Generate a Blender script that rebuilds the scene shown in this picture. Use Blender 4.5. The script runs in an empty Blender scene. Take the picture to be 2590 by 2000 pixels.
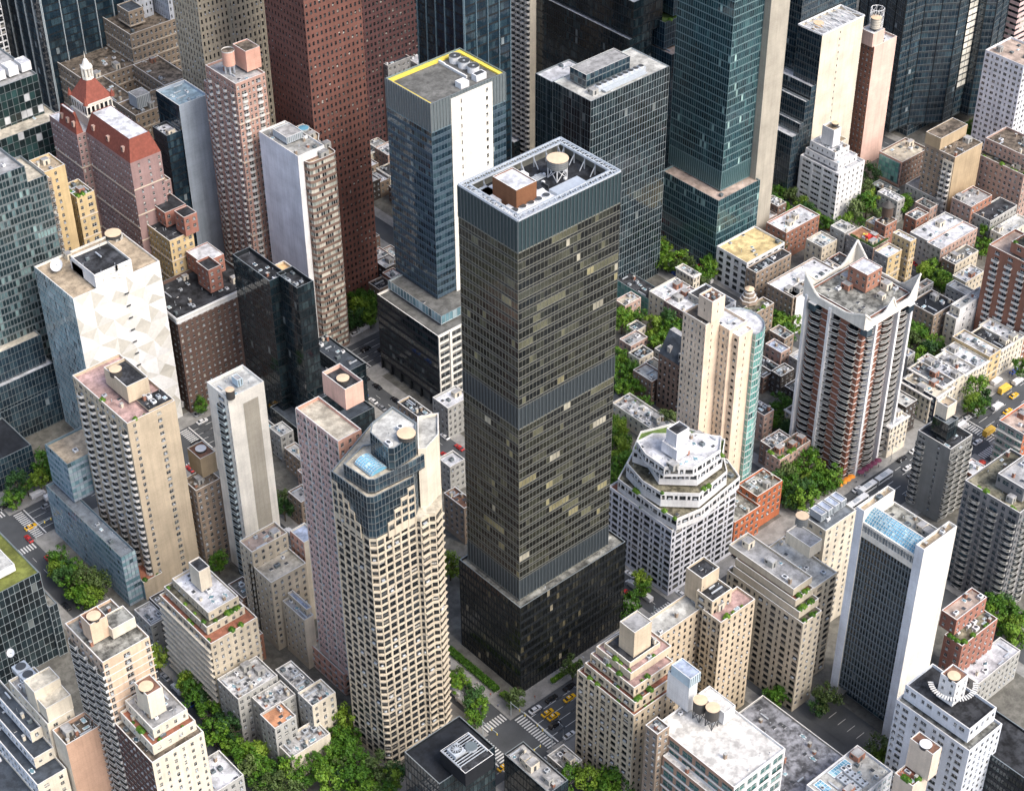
import bpy, math, random
import numpy as np
from mathutils import Matrix, Vector
random.seed(7)
R_ = math.radians
# ------------------------------------------------------------------ camera, sky, sun, exposure
# world axes: +X runs along the avenues, +Y along the cross streets, metres
CAM = (0.0, 0.0, 460.0)
F, TH, RO, YA = 4557.7, R_(38.194), R_(-.423), R_(41.127)
cb, sb = math.cos(YA), math.sin(YA)
right0 = Vector((cb, -sb, 0)); fh = Vector((sb, cb, 0)); upz = Vector((0, 0, 1))
fwd = fh * math.cos(TH) - upz * math.sin(TH); up0 = fh * math.sin(TH) + upz * math.cos(TH)
c_, s_ = math.cos(RO), math.sin(RO)
rgt = right0 * c_ + up0 * s_; up = up0 * c_ - right0 * s_
cam = bpy.data.cameras.new('camera'); camo = bpy.data.objects.new('camera', cam)
bpy.context.scene.collection.objects.link(camo)
m = Matrix((rgt, up, -fwd)).transposed().to_4x4(); m.translation = Vector(CAM); camo.matrix_world = m
cam.sensor_width = 36; cam.lens = F / 2590 * 36; cam.clip_end = 6000; cam.clip_start = 1
bpy.context.scene.camera = camo
SC = bpy.context.scene
w = bpy.data.worlds.new("World"); SC.world = w; w.use_nodes = True
nt = w.node_tree; bg = nt.nodes['Background']
sky = nt.nodes.new('ShaderNodeTexSky'); sky.sky_type = 'NISHITA'; sky.sun_disc = False
SUN = Vector((.12, -.72, .80)).normalized()
sky.sun_elevation = math.asin(SUN.z); sky.sun_rotation = math.atan2(SUN.x, SUN.y)
sky.air_density = 1.0; sky.dust_density = 4.0; sky.ozone_density = 1.0
nt.links.new(sky.outputs[0], bg.inputs[0]); bg.inputs[1].default_value = 0.15
sl = bpy.data.lights.new('sun', 'SUN'); sl.energy = 1.25; sl.angle = R_(24); sl.color = (1, .965, .91)
so = bpy.data.objects.new('sun', sl); SC.collection.objects.link(so)
so.rotation_euler = SUN.to_track_quat('Z', 'Y').to_euler()
SC.view_settings.view_transform = 'Standard'; SC.view_settings.look = 'None'
SC.view_settings.exposure = 0.9; SC.view_settings.gamma = 1
SC.render.engine = 'CYCLES'; SC.cycles.max_bounces = 4; SC.cycles.diffuse_bounces = 2; SC.cycles.glossy_bounces = 2
SC.cycles.transmission_bounces = 1; SC.cycles.transparent_max_bounces = 3
COL = SC.collection

# ------------------------------------------------------------------ materials
MATS = {}
def newmat(name):
    m = bpy.data.materials.new(name); m.use_nodes = True
    n = m.node_tree.nodes; l = m.node_tree.links
    return m, n, l, n['Principled BSDF']
def ramp_noise(n, l, scale, vec, detail=3, rough=.55):
    t = n.new('ShaderNodeTexNoise'); t.inputs['Scale'].default_value = scale
    t.inputs['Detail'].default_value = detail; t.inputs['Roughness'].default_value = rough
    l.new(vec, t.inputs['Vector']); return t.outputs['Fac']
def maprange(n, l, v, a, b, c, d):
    t = n.new('ShaderNodeMapRange'); t.inputs[1].default_value = a; t.inputs[2].default_value = b
    t.inputs[3].default_value = c; t.inputs[4].default_value = d; l.new(v, t.inputs[0]); return t.outputs[0]
def mul(n, l, a, b):
    t = n.new('ShaderNodeMath'); t.operation = 'MULTIPLY'; l.new(a, t.inputs[0])
    if isinstance(b, (int, float)): t.inputs[1].default_value = b
    else: l.new(b, t.inputs[1])
    return t.outputs[0]
def wall(key, col, var=.14, streak=.10, rough=.88, metal=0, kind='wall'):
    """masonry / panel surface: soft blotches, rain streaks and fine brick grain in world metres"""
    if key in MATS: return MATS[key]
    m, n, l, b = newmat(key)
    g = n.new('ShaderNodeNewGeometry'); pos = g.outputs['Position']
    big = maprange(n, l, ramp_noise(n, l, .12, pos, 4), .3, .7, 1 - var, 1 + var)
    mp = n.new('ShaderNodeMapping'); mp.inputs['Scale'].default_value = (1, 1, .06); l.new(pos, mp.inputs[0])
    st = maprange(n, l, ramp_noise(n, l, .8, mp.outputs[0], 3), .35, .75, 1 + streak * .4, 1 - streak)
    fine = maprange(n, l, ramp_noise(n, l, 2.4, pos, 2, .8), .3, .7, .92, 1.08)
    f = mul(n, l, mul(n, l, big, st), fine)
    if kind == 'wall':
        # course joints and faint panel edges in real metres
        sp = n.new('ShaderNodeSeparateXYZ'); l.new(pos, sp.inputs[0])
        zz_ = n.new('ShaderNodeMath'); zz_.operation = 'MULTIPLY'; zz_.inputs[1].default_value = 1/3.0; l.new(sp.outputs[2], zz_.inputs[0])
        fr_ = n.new('ShaderNodeMath'); fr_.operation = 'FRACT'; l.new(zz_.outputs[0], fr_.inputs[0])
        ln = maprange(n, l, fr_.outputs[0], 0, .06, .86, 1.0)
        mp3 = n.new('ShaderNodeMapping'); mp3.inputs['Scale'].default_value = (.5, .5, .035); l.new(pos, mp3.inputs[0])
        s2 = maprange(n, l, ramp_noise(n, l, 1.6, mp3.outputs[0], 4, .7), .52, .72, 1.0, 1 - streak*1.1)
        f = mul(n, l, mul(n, l, f, ln), s2)
    if kind == 'roof':
        mp2 = n.new('ShaderNodeMapping'); mp2.inputs['Location'].default_value = (37, 11, 5); l.new(pos, mp2.inputs[0])
        pat = maprange(n, l, ramp_noise(n, l, .35, mp2.outputs[0], 5, .7), .42, .6, 1.0, 1 - var * 1.6)
        vor = n.new('ShaderNodeTexVoronoi'); vor.inputs['Scale'].default_value = .22; vor.distance = 'CHEBYCHEV'; l.new(pos, vor.inputs[0])
        sepc = n.new('ShaderNodeSeparateColor'); l.new(vor.outputs['Color'], sepc.inputs[0])
        f = mul(n, l, mul(n, l, f, pat), maprange(n, l, sepc.outputs[0], 0, 1, 1 - var * .7, 1 + var * .3))
    vm = n.new('ShaderNodeVectorMath'); vm.operation = 'SCALE'; vm.inputs[0].default_value = col; l.new(f, vm.inputs['Scale'])
    l.new(vm.outputs[0], b.inputs['Base Color'])
    b.inputs['Roughness'].default_value = rough; b.inputs['Metallic'].default_value = metal
    b.inputs['Specular IOR Level'].default_value = .3
    MATS[key] = m; return m
def glass(key, stops, rough=.12, spec=.5, jitter=.02):
    """window glass: each pane draws its own tone (blinds, curtains, dark rooms) from a random attribute"""
    if key in MATS: return MATS[key]
    m, n, l, b = newmat(key)
    at = n.new('ShaderNodeAttribute'); at.attribute_name = 'rnd'
    oi = n.new('ShaderNodeObjectInfo')
    ad = n.new('ShaderNodeMath'); ad.operation = 'ADD'; l.new(at.outputs['Fac'], ad.inputs[0]); l.new(oi.outputs['Random'], ad.inputs[1])
    wn = n.new('ShaderNodeTexWhiteNoise'); wn.noise_dimensions = '1D'; l.new(ad.outputs[0], wn.inputs['W'])
    cr = n.new('ShaderNodeValToRGB'); cr.color_ramp.interpolation = 'CONSTANT'
    e = cr.color_ramp.elements
    e[0].position = 0; e[0].color = (*stops[0][1], 1); e[1].position = stops[1][0]; e[1].color = (*stops[1][1], 1)
    for p, c in stops[2:]:
        q = e.new(p); q.color = (*c, 1)
    l.new(wn.outputs['Value'], cr.inputs[0])
    g = n.new('ShaderNodeNewGeometry')
    nz = maprange(n, l, ramp_noise(n, l, .09, g.outputs['Position'], 3), .3, .7, .6, 1.5)
    vm = n.new('ShaderNodeVectorMath'); vm.operation = 'SCALE'; l.new(cr.outputs[0], vm.inputs[0]); l.new(nz, vm.inputs['Scale'])
    l.new(vm.outputs[0], b.inputs['Base Color'])
    b.inputs['Roughness'].default_value = rough; b.inputs['Specular IOR Level'].default_value = spec; b.inputs['IOR'].default_value = 1.6
    MATS[key] = m; return m
def flat(key, col, rough=.6, metal=0, spec=.4, var=.08):
    if key in MATS: return MATS[key]
    m, n, l, b = newmat(key)
    g = n.new('ShaderNodeNewGeometry')
    f = maprange(n, l, ramp_noise(n, l, .9, g.outputs['Position'], 3), .3, .7, 1 - var, 1 + var)
    vm = n.new('ShaderNodeVectorMath'); vm.operation = 'SCALE'; vm.inputs[0].default_value = col; l.new(f, vm.inputs['Scale'])
    l.new(vm.outputs[0], b.inputs['Base Color']); b.inputs['Roughness'].default_value = rough
    b.inputs['Metallic'].default_value = metal; b.inputs['Specular IOR Level'].default_value = spec
    MATS[key] = m; return m

# wall colours
WC = dict(
 beige=(.56,.49,.38), beige2=(.53,.47,.37), tan=(.55,.46,.34), tan2=(.44,.34,.22), cream=(.66,.60,.49), cream2=(.66,.56,.46),
 white=(.74,.74,.74), warmwhite=(.76,.73,.66), bluewhite=(.66,.70,.76), whiteblue=(.72,.73,.78), pink=(.62,.36,.28), pink2=(.72,.47,.38),
 pinkst=(.60,.42,.38), brick=(.33,.165,.115), brick2=(.46,.15,.07), redbrick=(.34,.16,.12), rose=(.44,.31,.26), peach=(.76,.62,.48),
 peach2=(.64,.48,.35), granite=(.17,.078,.062), purple=(.11,.055,.055), brown=(.13,.085,.07), brown2=(.22,.15,.12), taupe=(.30,.235,.18),
 yellow=(.56,.43,.24), yellow2=(.50,.38,.20), stone=(.30,.24,.18), ochre=(.34,.27,.17), grey=(.32,.32,.32), grey2=(.22,.22,.225),
 conc=(.24,.245,.235), concb=(.40,.37,.31), greyblue=(.36,.42,.49), greywh=(.38,.38,.36), salmon=(.50,.33,.24), maroon=(.10,.055,.05),
 dark=(.035,.035,.04), black=(.012,.014,.018), steel=(.055,.085,.115), green=(.08,.22,.20), brownbox=(.20,.09,.045), metal=(.40,.43,.46),
 mottle=(.31,.21,.20), gothic=(.46,.41,.32), lav=(.50,.53,.58), tealm=(.10,.16,.17), navyh=(.03,.04,.06), mint=(.35,.50,.44), bluebox=(.50,.62,.70), greymetal=(.42,.46,.50), darkbrick=(.07,.06,.055), loft=(.40,.26,.19), pinkband=(.70,.50,.48))
def W(k): return wall('wall_' + k, WC[k])
RC = dict(grey=(.38,.38,.38), greyp=(.40,.40,.38), pale=(.54,.54,.51), white=(.66,.67,.70), white2=(.72,.70,.66), cream=(.58,.53,.43), black=(.045,.05,.06), black2=(.022,.026,.033),
 dark=(.055,.058,.065), gravel=(.31,.31,.28), graveld=(.16,.16,.15), slate=(.07,.085,.105), slate2=(.15,.16,.17), tan=(.48,.39,.28), pinkterr=(.50,.34,.31), redterr=(.40,.17,.11), pinkish=(.48,.38,.32),
 brown=(.22,.18,.14), orange=(.62,.42,.22), orange2=(.60,.30,.17), rust=(.24,.13,.09), green=(.16,.24,.07), moss=(.18,.20,.05), greenterr=(.26,.24,.17), blue=(.28,.38,.44), greyb=(.20,.225,.25),
 patchy=(.62,.62,.62), mottled=(.30,.31,.34), blueish=(.42,.48,.60), yellow=(.66,.52,.27), terra=(.42,.22,.13), mint=(.36,.52,.45))
def RF(k):
    k = k[2:] if k.startswith('r_') else k
    v = .45 if k in ('patchy', 'mottled', 'black', 'brown', 'gravel', 'dark', 'greenterr') else .25
    return wall('roof_' + k, RC[k], v, .0, .9, kind='roof')
GL = {
 'apt': [(0,(.015,.02,.024)),(.45,(.03,.036,.04)),(.68,(.09,.095,.09)),(.84,(.30,.29,.25)),(.94,(.5,.5,.46))],
 'aptd': [(0,(.01,.013,.016)),(.5,(.03,.035,.04)),(.74,(.08,.085,.085)),(.88,(.20,.19,.17)),(.95,(.42,.40,.36))],
 'olive': [(0,(.008,.009,.009)),(.38,(.014,.015,.013)),(.62,(.026,.028,.021)),(.80,(.050,.052,.038)),(.90,(.10,.10,.066)),(.955,(.23,.21,.12)),(.985,(.36,.34,.27))],
 'olived': [(0,(.008,.009,.009)),(.5,(.014,.015,.013)),(.82,(.03,.029,.022)),(.95,(.09,.08,.05)),(.99,(.3,.27,.2))],
 'navy': [(0,(.012,.026,.040)),(.5,(.020,.040,.056)),(.8,(.034,.062,.080)),(.985,(.2,.24,.26))],  # dark curtain wall tones lifted bluish, standing in for reflections in the glass
 'black': [(0,(.008,.015,.020)),(.5,(.014,.025,.031)),(.85,(.028,.044,.050)),(.985,(.14,.16,.16))],
 'teal': [(0,(.012,.034,.044)),(.35,(.018,.050,.062)),(.7,(.028,.072,.082)),(.93,(.06,.13,.14)),(.985,(.3,.45,.43))],
 'tealgrey': [(0,(.015,.03,.035)),(.55,(.03,.055,.062)),(.8,(.10,.16,.17)),(.93,(.18,.27,.27))],
 'steel': [(0,(.014,.028,.042)),(.4,(.02,.042,.058)),(.75,(.034,.062,.08)),(.96,(.07,.12,.14))],
 'pale': [(0,(.14,.25,.29)),(.35,(.24,.36,.40)),(.7,(.36,.47,.50)),(.92,(.06,.10,.12))],
 'curve': [(0,(.04,.05,.05)),(.2,(.25,.28,.25)),(.4,(.45,.46,.40)),(.7,(.60,.58,.50)),(.9,(.02,.02,.02))],
 'check': [(0,(.012,.022,.024)),(.55,(.018,.04,.04)),(.84,(.03,.07,.07)),(.94,(.62,.64,.66))],
 'green': [(0,(.10,.28,.25)),(.4,(.16,.36,.32)),(.8,(.28,.46,.40)),(.93,(.03,.08,.08))],
 'loft': [(0,(.02,.09,.085)),(.6,(.03,.14,.13)),(.9,(.15,.30,.28))],
'blinds': [(0,(.62,.60,.52)),(.5,(.72,.70,.62))],
 'sky': [(0,(.12,.30,.42)),(.6,(.18,.38,.50)),(.9,(.34,.52,.60))],
}
def G(k): return glass('glass_' + k, GL[k], .07 if k not in ('olive','olived','apt','aptd','curve','blinds') else .18)

# ------------------------------------------------------------------ mesh collector
class MB:
    def __init__(s): s.v = []; s.f = []; s.m = []; s.r = []; s.mats = []
    def mi(s, mat):
        if mat not in s.mats: s.mats.append(mat)
        return s.mats.index(mat)
    def quad(s, a, b, c, d, mat, r=0.0):
        i = len(s.v); s.v += [a, b, c, d]; s.f.append((i, i+1, i+2, i+3)); s.m.append(s.mi(mat)); s.r.append(r)
    def ngon(s, pts, mat, r=0.0):
        i = len(s.v); s.v += pts; s.f.append(tuple(range(i, i+len(pts)))); s.m.append(s.mi(mat)); s.r.append(r)
    def box(s, x0, y0, z0, x1, y1, z1, mat, bottom=False):
        i = len(s.v); s.v += [(x0,y0,z0),(x1,y0,z0),(x1,y1,z0),(x0,y1,z0),(x0,y0,z1),(x1,y0,z1),(x1,y1,z1),(x0,y1,z1)]
        F_ = [(4,5,6,7),(0,1,5,4),(1,2,6,5),(2,3,7,6),(3,0,4,7)] + ([(3,2,1,0)] if bottom else [])
        k = s.mi(mat)
        for f in F_: s.f.append(tuple(i+j for j in f)); s.m.append(k); s.r.append(0.0)
    def obox(s, p0, t, n, u0, u1, w0, w1, z0, z1, mat):
        """box in a facade frame: u along the wall, w outward"""
        P = [(p0[0]+t[0]*u+n[0]*w_, p0[1]+t[1]*u+n[1]*w_) for u, w_ in ((u0,w0),(u1,w0),(u1,w1),(u0,w1))]
        i = len(s.v); s.v += [(x,y,z0) for x,y in P] + [(x,y,z1) for x,y in P]
        k = s.mi(mat)
        for f in [(7,6,5,4),(0,1,2,3),(0,4,5,1),(1,5,6,2),(2,6,7,3),(3,7,4,0)]:
            s.f.append(tuple(i+j for j in f)); s.m.append(k); s.r.append(0.0)
    def cyl(s, x, y, z0, z1, r0, r1, n, mat, top=None, cap=True):
        i = len(s.v)
        for k in range(n):
            a = 2*math.pi*k/n; s.v.append((x+r0*math.cos(a), y+r0*math.sin(a), z0))
        for k in range(n):
            a = 2*math.pi*k/n; s.v.append((x+r1*math.cos(a), y+r1*math.sin(a), z1))
        q = s.mi(mat)
        for k in range(n): s.f.append((i+k, i+(k+1)%n, i+n+(k+1)%n, i+n+k)); s.m.append(q); s.r.append(0.0)
        if cap: s.f.append(tuple(i+n+k for k in range(n))); s.m.append(s.mi(top or mat)); s.r.append(0.0)
    def bar(s, a, b, r, mat):
        a = Vector(a); b = Vector(b); d = (b-a).normalized(); u = d.cross(Vector((.3,.2,1))).normalized(); v = d.cross(u)
        i = len(s.v)
        for p in (a, b):
            for su, sv in ((1,1),(-1,1),(-1,-1),(1,-1)): s.v.append(tuple(p + u*r*su + v*r*sv))
        k = s.mi(mat)
        for f in ((0,1,5,4),(1,2,6,5),(2,3,7,6),(3,0,4,7),(3,2,1,0),(4,5,6,7)): s.f.append(tuple(i+j for j in f)); s.m.append(k); s.r.append(0.0)
    def mesh(s, name):
        me = bpy.data.meshes.new(name); me.from_pydata(s.v, [], s.f)
        for mt in s.mats: me.materials.append(mt)
        me.polygons.foreach_set('material_index', s.m)
        a = me.attributes.new('rnd', 'FLOAT', 'FACE'); a.data.foreach_set('value', s.r)
        return me
    def build(s, name, parent=None):
        if not s.f: return None
        o = bpy.data.objects.new(name, s.mesh(name)); COL.objects.link(o)
        if parent: o.parent = parent
        return o
def thing(name, label, cat, loc=(0,0,0), group=None, kind=None):
    o = bpy.data.objects.new(name, None); COL.objects.link(o); o.location = loc; o.empty_display_size = 1
    tag(o, label, cat, group, kind); return o
def tag(o, label=None, cat=None, group=None, kind=None):
    if label: o['label'] = label
    if cat: o['category'] = cat
    if group: o['group'] = group
    if kind: o['kind'] = kind
    return o
PR = {}
def pmesh(key, fn):
    if key not in PR: mb = MB(); fn(mb); PR[key] = mb.mesh(key)
    return PR[key]
CAMV = np.array(CAM)
def scatter(name, mesh, mats, parent, cap=100):
    """many equal parts: the ones showing largest (nearest the lens) are objects of their own, the rest one mesh"""
    if not mats: return
    A = np.array(mats)                                   # n x 4 x 4
    d = np.linalg.norm(A[:, :3, 3] - CAMV, axis=1); A = A[np.argsort(d)]
    for i in range(min(cap, len(A))):
        o = bpy.data.objects.new(name, mesh); COL.objects.link(o); o.parent = parent
        o.matrix_local = Matrix(A[i].tolist())
    B = A[cap:]
    if not len(B): return
    nv = len(mesh.vertices); co = np.empty(nv*3); mesh.vertices.foreach_get('co', co)
    co = np.hstack([co.reshape(-1, 3), np.ones((nv, 1))])
    V = np.einsum('nij,vj->nvi', B, co)[:, :, :3].reshape(-1, 3)
    lt = np.empty(len(mesh.polygons), int); mesh.polygons.foreach_get('loop_total', lt)
    lv = np.empty(len(mesh.loops), int); mesh.loops.foreach_get('vertex_index', lv)
    mi = np.empty(len(mesh.polygons), int); mesh.polygons.foreach_get('material_index', mi)
    n = len(B); L = (lv[None, :] + (np.arange(n) * nv)[:, None]).ravel(); T = np.tile(lt, n)
    me = bpy.data.meshes.new(name + '_rest')
    me.vertices.add(len(V)); me.vertices.foreach_set('co', V.ravel())
    me.loops.add(len(L)); me.loops.foreach_set('vertex_index', L.astype(np.int32))
    me.polygons.add(len(T)); st = np.concatenate([[0], np.cumsum(T)[:-1]])
    me.polygons.foreach_set('loop_start', st.astype(np.int32)); me.polygons.foreach_set('loop_total', T.astype(np.int32))
    for mt in mesh.materials: me.materials.append(mt)
    me.polygons.foreach_set('material_index', np.tile(mi, n).astype(np.int32))
    base = np.empty(len(mi)); mesh.attributes['rnd'].data.foreach_get('value', base)
    rr = (np.random.RandomState(len(V)).rand(n)[:, None] + base[None, :]).ravel()
    a = me.attributes.new('rnd', 'FLOAT', 'FACE'); a.data.foreach_set('value', rr)
    me.update(calc_edges=True); me.validate()
    o = bpy.data.objects.new(name, me); COL.objects.link(o); o.parent = parent; o['kind'] = 'stuff'

# ------------------------------------------------------------------ facade styles
def S_(**k): return k
def punch(wallc, fh=3.0, pat=((2.6,1.3),), wh=1.5, glass='apt', frame='frame_w', **k):
    return dict(t='p', wall=wallc, fh=fh, pat=pat, wh=wh, glass=glass, frame=frame, **k)
def curt(glass, mull, bay=1.5, fh=3.8, sp=.9, spc=None, mw=.12, md=.14, hl=.12, **k):
    return dict(t='c', glass=glass, mull=mull, bay=bay, fh=fh, sp=sp, spc=spc or mull, mw=mw, md=md, hl=hl, **k)
def rib(wallc, glass, fh=3.6, gh=1.9, bay=1.5, mull='frame_d', **k):
    return dict(t='r', wall=wallc, glass=glass, fh=fh, gh=gh, bay=bay, mull=mull, **k)
def blank(wallc, **k): return dict(t='b', wall=wallc, **k)
flat('frame_w', (.55,.56,.55)); flat('frame_d', (.05,.055,.06)); flat('frame_g', (.22,.24,.25)); flat('mull_blue', (.22,.32,.38), .35, .5)
flat('mull_grey', (.26,.29,.30), .4, .4); flat('mull_dark', (.03,.035,.04), .4, .4); flat('mull_pale', (.50,.56,.58), .4, .2); flat('mull_olive', (.22,.22,.19), .4, .2)
flat('mull_waf', (.15,.18,.20), .5); flat('mull_teal', (.20,.30,.32), .35, .3); flat('slab_w', (.66,.65,.62)); flat('slab_g', (.40,.40,.38)); flat('slab_t', (.58,.50,.40)); flat('rail_dark', (.08,.085,.08)); flat('rail_w', (.62,.63,.62))
flat('lid_tan', (.66,.50,.34)); flat('lid_white', (.66,.67,.68)); flat('tank_dark', (.07,.065,.06)); flat('tank_grey', (.20,.21,.21)); flat('tank_pale', (.6,.56,.48)); flat('wood', (.10,.07,.055))
flat('metal_pale', (.52,.56,.60), .4, .3); flat('metal_dark', (.08,.085,.09), .5, .3); flat('white_paint', (.72,.73,.74)); flat('louver', (.17,.205,.22), .45, .3); flat('louver_d', (.05,.062,.07), .45, .3); flat('mull_band', (.14,.165,.18), .4, .3)
flat('yellow', (.72,.56,.09)); flat('red_tile', (.22,.065,.045), .8, var=.2); flat('band_white', (.60,.64,.66)); flat('tri_a', (.80,.80,.79), .8); flat('tri_b', (.58,.56,.50), .8); flat('tri_c', (.70,.69,.65), .8); flat('slab_e', (.66,.65,.62))
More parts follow.
